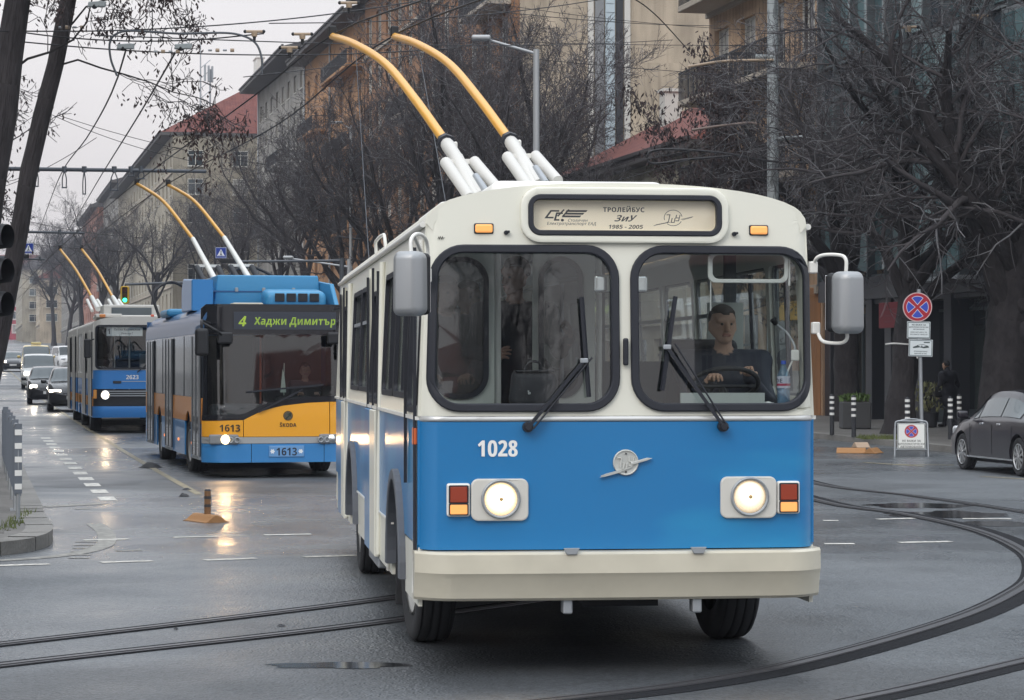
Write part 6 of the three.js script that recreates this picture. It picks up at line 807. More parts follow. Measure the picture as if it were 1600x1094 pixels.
const spans = [[[-30, 48, 26], [660, 0, 30], 'top span wire with crossing fittings at the upper left'], [[-30, 40, 27], [412, 52, 27], 'span wire carrying the curved tubular bracket'], [[-20, 60, 27], [700, 76, 30], 'span wire running behind the curved bracket'], [[150, 55, 27], [1050, 62, 60], 'long thin span wire across the street to the lamp post'], [[790, 65, 60], [1620, 60, 62], 'thin span wire across the blank beige wall'], [[750, 2, 60], [1210, 48, 75], 'slanting span wire above the blank beige wall'], [[760, 85, 60], [1620, 140, 60], 'third span wire across the blank beige wall'], [[1200, 115, 60], [1620, 90, 58], 'dark cable among the twigs of the big trees'], [[-20, 372, 95], [260, 395, 95], 'span wire over the articulated trolleybus'], [[-20, 400, 120], [330, 430, 110], 'lower span wire over the articulated trolleybus'], [[-20, 425, 150], [200, 455, 140], 'faint span wire low over the far cars'], [[90, 180, 60], [420, 258, 60], 'thin slack wire towards the red roofed house'], [[60, 170, 60], [300, 252, 60], 'second thin slack wire towards the red roofed house'], [[-20, 440, 160], [190, 470, 150], 'faintest span wire low over the far cars'], [[600, 330, 60], [1000, 130, 62], 'rising wire behind the lamp post'], [[1000, 250, 65], [1620, 110, 60], 'stay wire rising to the right through the twigs'], [[560, -10, 40], [1120, 40, 64], 'thin wire from the top centre to the pale pole'], [[420, 36, 34], [980, -8, 40], 'thin wire crossing the top of the yellow poles'], [[380, 120, 40], [860, 40, 60], 'thin wire crossing behind the yellow poles'], [[900, 300, 60], [1420, 130, 60], 'wire rising behind the foreground trolleybus roof'], [[1100, 190, 62], [1640, 210, 58], 'nearly level wire through the right hand trees'], [[1180, 20, 64], [1640, -10, 58], 'topmost wire at the right'], [[-20, 330, 60], [230, 372, 70], 'thin wire below the long tubular arm'], [[-20, 300, 60], [150, 215, 55], 'thin wire rising from the left trees']];
for (const [a, b, lab] of spans) wire(sag(at(...a), at(...b), 0.12), 0.008, lab);
wire([at(960, -20, 40), at(1010, 10, 45), at(1078, 80, 60)], 0.012, 'dark wire running down to the upper bracket of the pale pole');
wire([at(236, -20, 27), at(238, 52, 27)], 0.006, 'vertical dropper wire above the insulator'); 
// crossing fittings
const fitting = (label, p, build) => { const f = thing('wire_fitting', label, 'wire fitting', p, 0, 'overhead wire fittings'); build(f); return f; };
for (const [px, py, d, lab] of [[285, 72, 27, 'grey insulator box on the right wire of the crossing'], [195, 72, 27, 'grey insulator box on the left wire of the crossing'], [150, 6, 26, 'grey insulator box at the very top of the picture']]) fitting(lab, at(px, py, d), (f) => { part('cover', extr(shapeOf([V2(-0.09, -0.03), V2(0.09, -0.03), V2(0.1, 0.025), V2(0.06, 0.03), V2(-0.08, 0.02)]), 0.05, 0.008).translate(0, 0, -0.02), mat([0.3, 0.33, 0.34], 0.6), f); part('clamp', new THREE.SphereGeometry(0.032, 12, 8).translate(-0.02, -0.02, 0.01), M.black, f); });
for (const [px, py, d, lab] of [[397, 53, 27, 'brown porcelain hanger at the end of the curved bracket'], [472, 57, 28, 'brown porcelain hanger left of the first yellow pole'], [452, 78, 28, 'brown porcelain hanger just below its neighbour'], [545, 8, 29, 'brown porcelain hanger under the dark eave'], [1420, 46, 58, 'pale porcelain hanger among the twigs'], [1532, 28, 58, 'pale porcelain hanger higher among the twigs']]) fitting(lab, at(px, py, d), (f) => { const k = d / 27; part('insulator', [cyl(0.03 * k, 0.035 * k, 0.05 * k, 12), rod([-0.09 * k, 0.03 * k, 0], [0.09 * k, 0.03 * k, 0], 0.016 * k)], M.porcelain, f); part('bolt', [cyl(0.012 * k, 0.02 * k, 0.07 * k, 8, 0, -0.05 * k, 0), new THREE.SphereGeometry(0.02 * k, 8, 6).translate(0.1 * k, 0.03 * k, 0), new THREE.SphereGeometry(0.02 * k, 8, 6).translate(-0.1 * k, 0.03 * k, 0)], M.black, f); });
for (const [px, py, d, lab] of [[260, 80, 27, 'string of small turnbuckles left of the brown hanger'], [345, 78, 27, 'string of small turnbuckles right of the brown hanger'], [110, 42, 27, 'turnbuckle among the maple twigs']]) fitting(lab, at(px, py, d), (f) => { for (let i = 0; i < 4; i++) part('link', rod([-0.14 + i * 0.08, 0, 0], [-0.10 + i * 0.08, 0, 0], 0.012 + (i % 2) * 0.008), i % 2 ? M.porcelain : M.galv, f); });
solo('wire_bracket', tube([at(182, 118, 27), at(172, 90, 27), at(172, 62, 27), at(186, 50, 27), at(280, 52, 27), at(370, 53, 27), at(398, 66, 27), at(408, 88, 27), at(409, 115, 27)], 0.012, 60, 8), M.pipe, 'curved dark tubular bracket hanging across the upper left sky', 'bracket');
// tubular arms across the street with hangers
function arm(d, x0, x1, y, lab, hang) {
  const A = thing('bracket_arm', lab, 'bracket', at(x0, y, d), 0, 'bracket arms over the street'), L = (x1 - x0) / FOCAL * d; part('tube', rod([0, 0, 0], [L, -0.06, 0], 0.045, 0.035, 10), M.pipe, A);
  for (const [px, drop, wdt] of hang) { const x = (px - x0) / FOCAL * d, k = drop / FOCAL * d, w = wdt / FOCAL * d; part('hanger', [cyl(0.05, 0.05, 0.12, 8, x, -0.02, 0), tube([[x, -0.05, 0], [x - w, -k * 0.5, 0], [x - w, -k, 0]], 0.012, 12, 5), tube([[x, -0.05, 0], [x + w, -k * 0.5, 0], [x + w, -k, 0]], 0.012, 12, 5), rod([x - w * 1.4, -k, 0], [x + w * 1.4, -k, 0], 0.014)], M.pipe, A); }
}
arm(50, -30, 322, 263, 'long tubular arm over the orange nosed trolleybus', [[57, 28, 2], [100, 30, 3], [131, 40, 2], [178, 34, 5], [220, 16, 4], [204, 12, 4]]);
arm(74, -30, 132, 361, 'shorter tubular arm over the articulated trolleybus', [[93, 22, 4], [121, 24, 4], [30, 14, 2]]);
arm(95, -30, 70, 403, 'far tubular arm beside the zebra crossing sign', [[40, 14, 3], [62, 12, 3]]);
// poles and lamps
function pole(lab, p, h, r0, r1, m, build) { const P = thing('pole', lab, 'pole', p, 0, 'street poles'); part('shaft', cyl(r0, r1, h, 20, 0, h / 2, 0), m, P); part('collar', cyl(r0 * 1.25, r0 * 1.2, 0.5, 20, 0, 0.25, 0), m, P); build && build(P, h); return P; }
const palePole = mat([0.34, 0.37, 0.38], 0.6, 0, { map: noiseTex(256, (u, v) => { const a = fbm(u, v * 2, 14, 4, 55); const k = a > 0.62 ? 0.45 : 0.95; return [k, k, k]; }, false, 1) });
pole('thick pale steel pole carrying wire brackets beside the glass building', onRoad(1208, 70, 0.13), 14, 0.175, 0.15, palePole, (P, h) => {
  for (const y of [9.9, 10.5, 7.9]) part('band', cyl(0.17, 0.17, 0.12, 20, 0, y, 0), M.galv, P);
  part('bracket', tube([[-0.1, 8.0, 0.2], [-0.5, 8.4, 0.3], [-1.2, 8.38, 0.3], [-2.3, 8.22, 0.4]], 0.035, 30, 8), mat([0.20, 0.15, 0.13], 0.6), P); part('bracket', tube([[1.6, 7.3, 0.3], [0, 7.35, 0.3], [-1.6, 7.6, 0.4], [-3.3, 7.66, 0.4], [-3.55, 7.55, 0.4], [-3.5, 7.32, 0.4], [-2.4, 7.4, 0.4], [-1.2, 7.5, 0.4]], 0.032, 50, 8), M.cable, P); part('bracket', tube([[0, 10.2, 0.2], [-1.4, 10.15, 0.3], [-2.4, 10.0, 0.3]], 0.04, 20, 8), M.porcelain, P); part('crossarm', [rod([0.1, 8.0, 0.1], [0.9, 8.05, 0.1], 0.06), rod([0.1, 10.3, 0.1], [-0.5, 10.3, 0.1], 0.07)], palePole, P); });
const lampHead = (P, x, y, z, L, m) => { const l = sub('lamp_head', P); part('arm', rod([0, y - 0.1, 0], [x, y + 0.22, z], 0.035, 0.03, 8), m, l); part('housing', bent(rbox(L, 0.12, 0.26, 0.055, x - L * 0.4, y + 0.27, z, 3), () => {}, 0, 1, 0.9), m, l); };
const lampSteel = mat([0.42, 0.43, 0.44], 0.5, 0.3);
{ const p = at(838, 300, 58); pole('slim grey street lamp post rising behind the trolleybus roof', V3(p.x, rise(58) + 0.0, p.z), at(838, 84, 58).y, 0.09, 0.07, lampSteel, (P, h) => lampHead(P, -1.1, h, 0, 0.45, lampSteel)); }
{ const d = 135, p = onRoad(548, d, 0.1); pole('street lamp post rising in front of the orange house', p, at(0, 196, d).y - p.y, 0.1, 0.07, lampSteel, (P, h) => lampHead(P, -0.5, h - 0.1, 0, 0.7, lampSteel)); }
{ const d = 200, p = onRoad(473, d, 0.1); pole('pale lamp post in front of the grey house', p, at(0, 262, d).y - p.y, 0.14, 0.1, lampSteel, (P, h) => lampHead(P, -1.2, h - 0.2, 0, 0.9, lampSteel)); }
{ const d = 330, p = onRoad(201, d, 0.1); pole('pale lamp post in front of the far grey house', p, at(0, 382, d).y - p.y, 0.16, 0.12, lampSteel); }
{ const d = 97, p = onRoad(545, d, 0.1); pole('lamp post with a long arm over the orange nosed trolleybus', p, at(0, 405, d).y - p.y, 0.08, 0.07, lampSteel, (P, h) => lampHead(P, -2.2, h - 0.2, 0, 0.4, lampSteel)); }

// ---------- signs and signals ----------
const blueSign = (x, w, h) => { x.fillStyle = '#1f3fa0'; x.fillRect(0, 0, w, h); x.strokeStyle = '#e8ecf4'; x.lineWidth = w * 0.03; x.strokeRect(w * 0.03, h * 0.03, w * 0.94, h * 0.94); x.fillStyle = '#eef0f4'; x.beginPath(); x.moveTo(w * 0.5, h * 0.14); x.lineTo(w * 0.87, h * 0.82); x.lineTo(w * 0.13, h * 0.82); x.fill(); x.fillStyle = '#14203c'; x.beginPath(); x.arc(w * 0.51, h * 0.36, w * 0.05, 0, 7); x.fill(); x.lineWidth = w * 0.06; x.strokeStyle = '#14203c'; x.beginPath(); x.moveTo(w * 0.51, h * 0.42); x.lineTo(w * 0.5, h * 0.58); x.lineTo(w * 0.42, h * 0.74); x.moveTo(w * 0.5, h * 0.58); x.lineTo(w * 0.59, h * 0.74); x.stroke(); x.fillStyle = '#1f3fa0'; for (let i = 0; i < 4; i++) x.fillRect(w * (0.24 + i * 0.14), h * 0.76, w * 0.07, h * 0.05); };
for (const [px, py, d, s, dir, lab] of [[44, 388, 95, 0.40, -1, 'blue zebra crossing sign on an arm at the far left'], [345, 395, 95, 0.42, 1, 'blue zebra crossing sign above the roof of the orange nosed trolleybus']]) { const S = thing('crossing_sign', lab, 'traffic sign', at(px, py, d), 0, 'zebra crossing signs'); part('plate', rbox(s, s, 0.04, 0.01), M.galv, S); print('sign_face', s * 0.98, s * 0.98, 128, 128, blueSign, S, 0, 0, 0.0215); part('box', rbox(0.55, 0.14, 0.12, 0.02, dir * 0.35 - 0.1 * dir, -0.3, 0), M.black, S); part('arm', rod([0, -0.34, -0.03], [dir * 4.6, -0.3, -0.03], 0.05), M.pipe, S); part('post', rod([dir * 4.6, -0.2, -0.03], [dir * 4.6, -at(px, py, d).y + rise(d), -0.03], 0.09), M.pipe, S); }
{ const d = 118, S = thing('traffic_light', 'yellow bodied traffic light showing green over the articulated trolleybus', 'traffic light', at(195, 461, d)); part('body', extr(shapeOf(rrPts(-0.2, 0.2, -0.42, 0.42, 0.1), [rrPts(-0.13, 0.13, -0.36, 0.36, 0.05)]), 0.2, 0.02).translate(0, 0, -0.1), mat([0.6, 0.36, 0.03], 0.5), S); part('backing', rbox(0.3, 0.74, 0.05, 0.02), M.black, S); const gr = lensMat([0.05, 0.9, 0.45], 3); for (const [y, m] of [[0.24, mat([0.06, 0.01, 0.01], 0.3)], [0, mat([0.06, 0.035, 0.01], 0.3)], [-0.24, gr]]) part('lamp_lens', cylz(0.1, 0.05, 20, 0, y, 0.035), m, S); part('arm', rod([0, 0.5, -0.05], [6, 0.7, -0.05], 0.06), M.pipe, S); part('hanger', rod([0, 0.4, -0.05], [0, 0.52, -0.05], 0.03), M.pipe, S); part('post', rod([6, 0.8, -0.05], [6, -at(195, 461, d).y + rise(d), -0.05], 0.1), M.pipe, S); }
{ const S = thing('traffic_light', 'dark traffic light seen from behind at the left edge with red glowing lens', 'traffic light', V3(-5.06, 0.13, -24)); const hood = (y) => [extr(shapeOf(rrPts(-0.15, 0.15, y - 0.16, y + 0.16, 0.06)), 0.2, 0.02).rotateY(1.05)]; part('housing', [rbox(0.3, 1.05, 0.22, 0.05, -0.04, 2.72, 0)].map((g) => g), M.black, S); part('post', rod([-0.12, 0, 0], [-0.12, 3.6, 0], 0.06), M.pipe, S);
  for (const y of [3.03, 2.70, 2.38]) part('visor', new THREE.CylinderGeometry(0.12, 0.14, 0.22, 20, 1, true, 0.5, 5.0).rotateX(Math.PI / 2).rotateY(1.2).translate(0.12, y, 0.03), M.black, S);
  part('lamp_lens', cylz(0.1, 0.03, 20).rotateY(1.15).translate(0.055, 2.70, 0.015), lensMat([0.9, 0.06, 0.03], 0.8), S); part('lamp_lens', cylz(0.1, 0.03, 20).rotateY(1.15).translate(0.055, 3.03, 0.015), M.dark, S); part('bracket', tube([[-0.12, 3.5, 0], [0.02, 3.4, 0], [0.06, 3.3, 0]], 0.05, 12, 8), M.black, S); }
const noStop = (x, cx, cy, r) => { x.fillStyle = '#a01c2c'; x.beginPath(); x.arc(cx, cy, r, 0, 7); x.fill(); x.strokeStyle = '#d8c8c4'; x.lineWidth = r * 0.04; x.beginPath(); x.arc(cx, cy, r * 0.97, 0, 7); x.stroke(); for (let k = 0; k < 4; k++) { const a = k * Math.PI / 2; x.fillStyle = '#3248b0'; x.beginPath(); x.arc(cx + Math.cos(a) * r * 0.12, cy + Math.sin(a) * r * 0.12, r * 0.63, a - 0.66, a + 0.66); x.lineTo(cx + Math.cos(a) * r * 0.16, cy + Math.sin(a) * r * 0.16); x.closePath(); x.fill(); x.strokeStyle = '#d8d4dc'; x.lineWidth = r * 0.035; x.stroke(); } };
{ const d = 54.5, S = thing('no_stopping_sign', 'round red and blue no stopping sign with two white plates on a leaning pole', 'traffic sign', onRoad(1441, d, 0.13)), k = d / FOCAL, Y = (py) => at(0, py, d).y - onRoad(0, d, 0.13).y;
  part('post', rod([0, 0, 0], [-0.07, Y(452), 0], 0.042, 0.042, 12), M.galv, S); const cx = -8 * k;
  part('disc', cylz(23 * k, 0.03, 40, cx, Y(480), 0.06), M.galv, S); const g = new THREE.CircleGeometry(22.6 * k, 40).translate(cx, Y(480), 0.0775); part('sign_face', g, mat(0xffffff, 0.4, 0, { map: canvasTex(256, 256, (x) => noStop(x, 128, 128, 128)) }), S);
  const plate = (x, y, w, h, rot, draw) => { const p = part('plate', rbox(w, h, 0.025, 0.012), M.galv, S); p.position.set(x, y, 0.06); p.rotation.z = rot; print('plate_print', w * 0.97, h * 0.95, 256, Math.round(256 * h / w), draw, p, 0, 0, 0.0135); };
  const lines = (x, w, h, rows) => { x.fillStyle = '#cfd6d8'; x.fillRect(0, 0, w, h); x.strokeStyle = '#33464a'; x.lineWidth = 7; x.strokeRect(8, 8, w - 16, h - 16); rows.forEach(([s, y, f]) => text(x, s, w / 2, y, `bold ${f}px sans-serif`, '#3a4448')); };
  plate(-6 * k, Y(516), 37 * k, 27 * k, -0.02, (x, w, h) => lines(x, w, h, [['НЕ ВАЖИ ЗА', 34, 26], ['ДИПЛОМАТИЧЕСКИ', 60, 22], ['АВТОМОБИЛИ', 84, 18], ['DOES NOT APPLY TO', 118, 19], ['DIPLOMATIC VEHICLES', 142, 18]].map((r) => r)));
  plate(-3 * k, Y(544), 38 * k, 27 * k, -0.03, (x, w, h) => { lines(x, w, h, [['ПРИНУДИТЕЛНО', 128, 18], ['ВДИГАНЕ НА ППС', 152, 16]]); x.fillStyle = '#33403f'; x.beginPath(); x.moveTo(40, 82); x.lineTo(90, 62); x.lineTo(130, 78); x.lineTo(140, 58); x.lineTo(150, 78); x.lineTo(200, 62); x.lineTo(220, 84); x.lineTo(160, 92); x.lineTo(120, 84); x.lineTo(50, 94); x.fill(); x.lineWidth = 5; x.strokeStyle = '#33403f'; x.beginPath(); x.moveTo(90, 62); x.lineTo(150, 50); x.lineTo(215, 70); x.stroke(); x.fillRect(160, 22, 66, 12); }); }
{ const d = 51.6, S = thing('pavement_board_sign', 'white folding sign board with a no stopping symbol standing at the kerb', 'sign', onRoad(1424, d), -0.12), k = d / FOCAL, w = 52 * k, h = 55 * k;
  part('frame', tube([[-w * 0.5, 0, 0.1], [-w * 0.48, h * 0.7, 0.0], [-w * 0.46, h * 0.97, -0.03], [-w * 0.38, h, -0.03], [0, h, -0.03], [w * 0.38, h, -0.03], [w * 0.46, h * 0.97, -0.03], [w * 0.48, h * 0.7, 0], [w * 0.5, 0, 0.1]], 0.018, 60, 8), M.galv, S); part('frame', tube([[-w * 0.46, 0, -0.45], [-w * 0.4, h * 0.97, -0.06], [w * 0.4, h * 0.97, -0.06], [w * 0.46, 0, -0.45]], 0.016, 40, 8), M.galv, S); part('rail', rod([-w * 0.49, h * 0.2, 0.05], [w * 0.49, h * 0.2, 0.05], 0.012), M.galv, S);
  const p = part('board', rbox(w * 0.84, h * 0.74, 0.02, 0.008), M.galv, S); p.position.set(0, h * 0.58, 0.03); p.rotation.x = -0.1; print('board_print', w * 0.82, h * 0.72, 300, 288, (x, W, H) => { x.fillStyle = '#d9dad6'; x.fillRect(0, 0, W, H); x.strokeStyle = '#33383a'; x.lineWidth = 6; x.strokeRect(6, 6, W - 12, H - 12); noStop(x, W / 2, 92, 76); text(x, 'НЕ ВАЖИ ЗА', W / 2, 200, 'bold 34px sans-serif', '#4a4a48'); text(x, 'ДИПЛОМАТИЧЕСКИ', W / 2, 234, 'bold 32px sans-serif', '#4a4a48', 'center', 0.92); text(x, 'АВТОМОБИЛИ', W / 2, 266, 'bold 34px sans-serif', '#4a4a48'); }, p, 0, 0, 0.0115); }
// bollards with white bands on the right pavement
function bollard(px, d, lab, first) { const B = thing('bollard', lab, 'bollard', onRoad(px, d, 0.13), 0, 'banded bollards on the right pavement'); part('post', cyl(0.055, 0.055, 0.95, 14, 0, 0.475, 0), M.dark, B); part('cap', new THREE.SphereGeometry(0.056, 12, 6, 0, 6.3, 0, 1.57).translate(0, 0.95, 0), M.dark, B); for (const y of [0.52, 0.66, 0.8, 0.92]) part('band', cyl(0.058, 0.058, 0.06, 14, 0, y, 0), M.white, B); }
bollard(1300, 61, 'banded bollard nearest to the corner of the blue trolleybus'); bollard(1334, 59.5, 'second banded bollard from the trolleybus, before the planter'); bollard(1418, 57, 'banded bollard standing behind the folding sign board'); bollard(1485, 58, 'banded bollard beside the feet of the walking person'); bollard(1499, 61, 'banded bollard behind the walking person');
const reflGrey = mat([0.42, 0.43, 0.43], 0.5);
// guard railing at the left: hooped panels of upright flat bars with white patches
for (let i = 0; i < 6; i++) {
  const d0 = 28.6 + i * 2.25, F = thing('guard_railing', ['nearest hooped grey guard railing panel at the kerb corner', 'second hooped guard railing panel from the kerb corner', 'third hooped guard railing panel from the kerb corner', 'fourth hooped guard railing panel from the kerb corner', 'fifth hooped guard railing panel from the kerb corner', 'farthest hooped guard railing panel along the left kerb'][i], 'railing', street(0.52, d0, 0.135), 0, 'guard railing panels on the left'); F.rotation.y = TH;
  const L = 2.0, steel = mat([0.15, 0.17, 0.2], 0.55, 0.3); part('frame', tube([[0, 0, 0], [0, 0.95, 0], [0, 1.02, -0.04], [0, 1.06, -0.16], [0, 1.07, -0.4], [0, 1.07, -L + 0.4], [0, 1.06, -L + 0.16], [0, 1.02, -L + 0.04], [0, 0.95, -L], [0, 0, -L]], 0.024, 60, 8), M.galv, F); part('rail', rod([0, 0.28, 0], [0, 0.28, -L], 0.018), steel, F);
  for (let k = 1; k < 9; k++) { const z = -k * L / 9; const s = part('slat', box(0.075, 0.76, 0.012, 0, 0.66, z), steel, F); for (let q = 0; q < 4; q++) if (k % 4 === 1) part('reflector', box(0.05, 0.06, 0.004, 0, 0.42 + q * 0.17 + (k % 2) * 0.05, z + 0.0085), reflGrey, s); }
  const e = part('end_plate', box(0.085, 0.8, 0.014, 0, 0.72, 0.03), steel, F); if (!i) for (let q = 0; q < 5; q++) part('reflector', box(0.08, 0.065, 0.004, 0, 0.40 + q * 0.155, 0.0395), M.white, e);
  for (const z of [0, -L]) part('foot', box(0.12, 0.02, 0.12, 0, 0.012, z), M.galv, F);
}
// rubber lane divider with its stub post, and broken ones at the right kerb
const rubberOrange = mat([0.34, 0.17, 0.065], 0.75, 0, { bumpMap: grainBump, bumpScale: 0.004 });
const hump = (L, w, h) => { const P = [V2(-w / 2, 0), V2(w / 2, 0), V2(w / 2, 0.015)]; for (let i = 0; i <= 14; i++) { const t = i / 14; P.push(V2(lerp(w / 2 - 0.02, -w / 2 + 0.02, t), 0.015 + h * Math.sin(Math.PI * t) ** 1.6)); } P.push(V2(-w / 2, 0.015)); return extr(shapeOf(P), L, 0.008, 2); };
{ const [x, d] = flat(322, 816), D = thing('lane_divider', 'ochre rubber lane divider with a dark stub post on the wet road', 'lane divider', [x, 0.004, -d], 0.55); part('base', hump(0.62, 0.34, 0.085).translate(0, 0, -0.31), rubberOrange, D); part('post', rod([0.02, 0.08, 0], [0.02, 0.38, 0], 0.042, 0.04, 14), mat([0.20, 0.10, 0.04], 0.7), D); part('cap', cyl(0.043, 0.03, 0.02, 14, 0.02, 0.39, 0), M.dark, D); for (const y of [0.2, 0.3]) part('band', cyl(0.0435, 0.0435, 0.035, 14, 0.02, y, 0), M.dark, D); }
[[1330, 708, 0.35, 0.8, 'left piece of the broken orange lane divider by the right kerb'], [1364, 709, -1.35, 0.95, 'right piece of the broken orange lane divider by the right kerb'], [1345, 704, 0.9, 0.4, 'small pale fragment on top of the broken lane divider']].forEach(([px, py, r, L, lab], i) => { const d = 53.2 + (i === 2 ? 0.6 : 0), o = thing('divider_fragment', lab, 'debris', onRoad(px, d, i === 2 ? 0.1 : 0.004), r + 1.0, 'broken lane divider pieces'); part('piece', hump(L * 0.75, 0.32, 0.1).translate(0, 0, -L * 0.37), i === 2 ? mat([0.4, 0.3, 0.22], 0.8) : rubberOrange, o); part('underside', box(0.3, 0.01, L * 0.7, 0, -0.006 + 0.008, 0), M.dark, o); });
// rags and litter on the road
function rag(px, py, w, h, lab, m, s) { reseed(s); const [x, d] = flat(px, py); const g = new THREE.PlaneGeometry(w, w * 0.7, 12, 10).rotateX(-Math.PI / 2), p = g.attributes.position; for (let i = 0; i < p.count; i++) { const u = p.getX(i) / w, v = p.getZ(i) / w, e = Math.max(0, 1 - (u * u * 4 + v * v * 8)); p.setY(i, 0.006 + h * e * (0.4 + 1.2 * fbm(u * 0.5 + 0.5, v * 0.5 + 0.5, 7, 3, s))); p.setX(i, p.getX(i) * (1 + 0.5 * (fbm(v + 0.5, 0.3, 6, 2, s) - 0.5))); } g.computeVertexNormals(); const o = solo('rag', g, m, lab, 'litter', 'litter on the road'); o.position.set(x, rise(d), -d); o.rotation.y = s; return o; }
rag(236, 735, 0.42, 0.10, 'crumpled black rag on the road left of the orange nosed trolleybus', M.black, 3); rag(288, 778, 0.2, 0.05, 'small dark scrap on the road by the lane divider', M.black, 5); rag(292, 768, 0.14, 0.03, 'smaller dark scrap beside the other one', M.dark, 6); rag(48, 633, 0.5, 0.05, 'flat dark scrap by the yellow line far up the road', M.dark, 8); rag(440, 979, 0.07, 0.012, 'tiny dark scrap between the tram rails', M.dark, 9); rag(275, 984, 0.05, 0.01, 'tiny leaf scrap between the tram rails', M.dark, 11);

// ---------- shop front details on the right ----------
{ const P = thing('planter', 'dark square planter with a clipped green plant by the shop door', 'planter', onRoad(1336, 66, 0.14)); part('pot', rbox(0.75, 0.7, 0.75, 0.03, 0, 0.35, 0), mat([0.06, 0.062, 0.066], 0.7), P); part('soil', box(0.66, 0.04, 0.66, 0, 0.69, 0), soilMat, P); reseed(77); const L = []; for (let i = 0; i < 260; i++) { const a = rr(0, 6.28), r = Math.sqrt(rnd()) * 0.42, y = 0.74 + rr(0, 0.2) * (1 - r); const q = new THREE.CircleGeometry(0.05, 5); q.scale(0.6, 1.3, 1).rotateX(rr(-1.2, 1.2)).rotateY(rr(0, 6.28)).translate(Math.cos(a) * r, y, Math.sin(a) * r); L.push(q); } part('foliage', L, mat([0.07, 0.12, 0.025], 0.8), P); }
{ const P = thing('shrub', 'pale leafy shrub in front of the shop window behind the round sign', 'plant', onRoad(1452, 67, 0.14)); part('pot', cyl(0.2, 0.26, 0.4, 16, 0, 0.2, 0), M.dark, P); reseed(78); const L = []; for (let i = 0; i < 220; i++) { const a = rr(0, 6.28), r = Math.sqrt(rnd()) * 0.4, y = 0.45 + rr(0, 0.75); const q = new THREE.CircleGeometry(0.05, 5); q.scale(0.5, 1.5, 1).rotateX(rr(-1.2, 1.2)).rotateY(rr(0, 6.28)).translate(Math.cos(a) * r, y, Math.sin(a) * r); L.push(q); } part('foliage', L, mat([0.22, 0.22, 0.10], 0.8), P); part('stem', [rod([0, 0.3, 0], [0.05, 0.9, 0.02], 0.02), rod([0, 0.35, 0], [-0.15, 0.95, 0.05], 0.015), rod([0, 0.35, 0], [0.16, 1.0, -0.05], 0.015)], bark, P); }
{ const d = 58.6, g = new THREE.BufferGeometry(); reseed(79); const P = []; for (let i = 0; i < 900; i++) { const x = rr(-0.75, 0.6), z = rr(-0.8, 0.9), h = rr(0.03, 0.12), a = rr(0, 6.28), w = 0.012; P.push(x - Math.cos(a) * w, 0, z - Math.sin(a) * w, x + Math.cos(a) * w, 0, z + Math.sin(a) * w, x + rr(-0.05, 0.05), h, z + rr(-0.05, 0.05)); } g.setAttribute('position', new THREE.Float32BufferAttribute(P, 3)); g.computeVertexNormals(); const m = solo('grass', g, mat([0.10, 0.12, 0.035], 0.9), 'rough grass tuft round the foot of the leaning tree', 'grass'); m.userData.kind = 'stuff'; m.position.copy(onRoad(1392, d, 0.13)); }
{ const g = new THREE.BufferGeometry(); reseed(80); const P = []; for (let i = 0; i < 220; i++) { const t = rnd(), x = -5.48 - t * 0.4 + rr(-0.08, 0.08), z = -27.0 - t * 3.2 + rr(-0.3, 0.3), h = rr(0.02, 0.09), a = rr(0, 6.28), w = 0.008; P.push(x - Math.cos(a) * w, 0, z, x + Math.cos(a) * w, 0, z + Math.sin(a) * w, x + rr(-0.04, 0.04), h, z + rr(-0.04, 0.04)); } g.setAttribute('position', new THREE.Float32BufferAttribute(P, 3)); g.computeVertexNormals(); const m = solo('grass', g, mat([0.12, 0.15, 0.04], 0.9), 'weeds growing between kerb and paving at the left corner', 'grass'); m.userData.kind = 'stuff'; m.position.y = 0.14; }
part('ribbon', [tube([[-0.38, 0, 0.2], [-0.2, 0.02, 0.37], [0.1, 0.0, 0.39], [0.36, 0.0, 0.2]], 0.02, 20, 6), rod([0.34, 0, 0.22], [0.4, -0.35, 0.25], 0.018)], M.white, tag((() => { const t = thing('warning_tape', 'white tape tied round the trunk of the leaning tree', 'tape', onRoad(1406, 62, 2.35)); return t; })()));
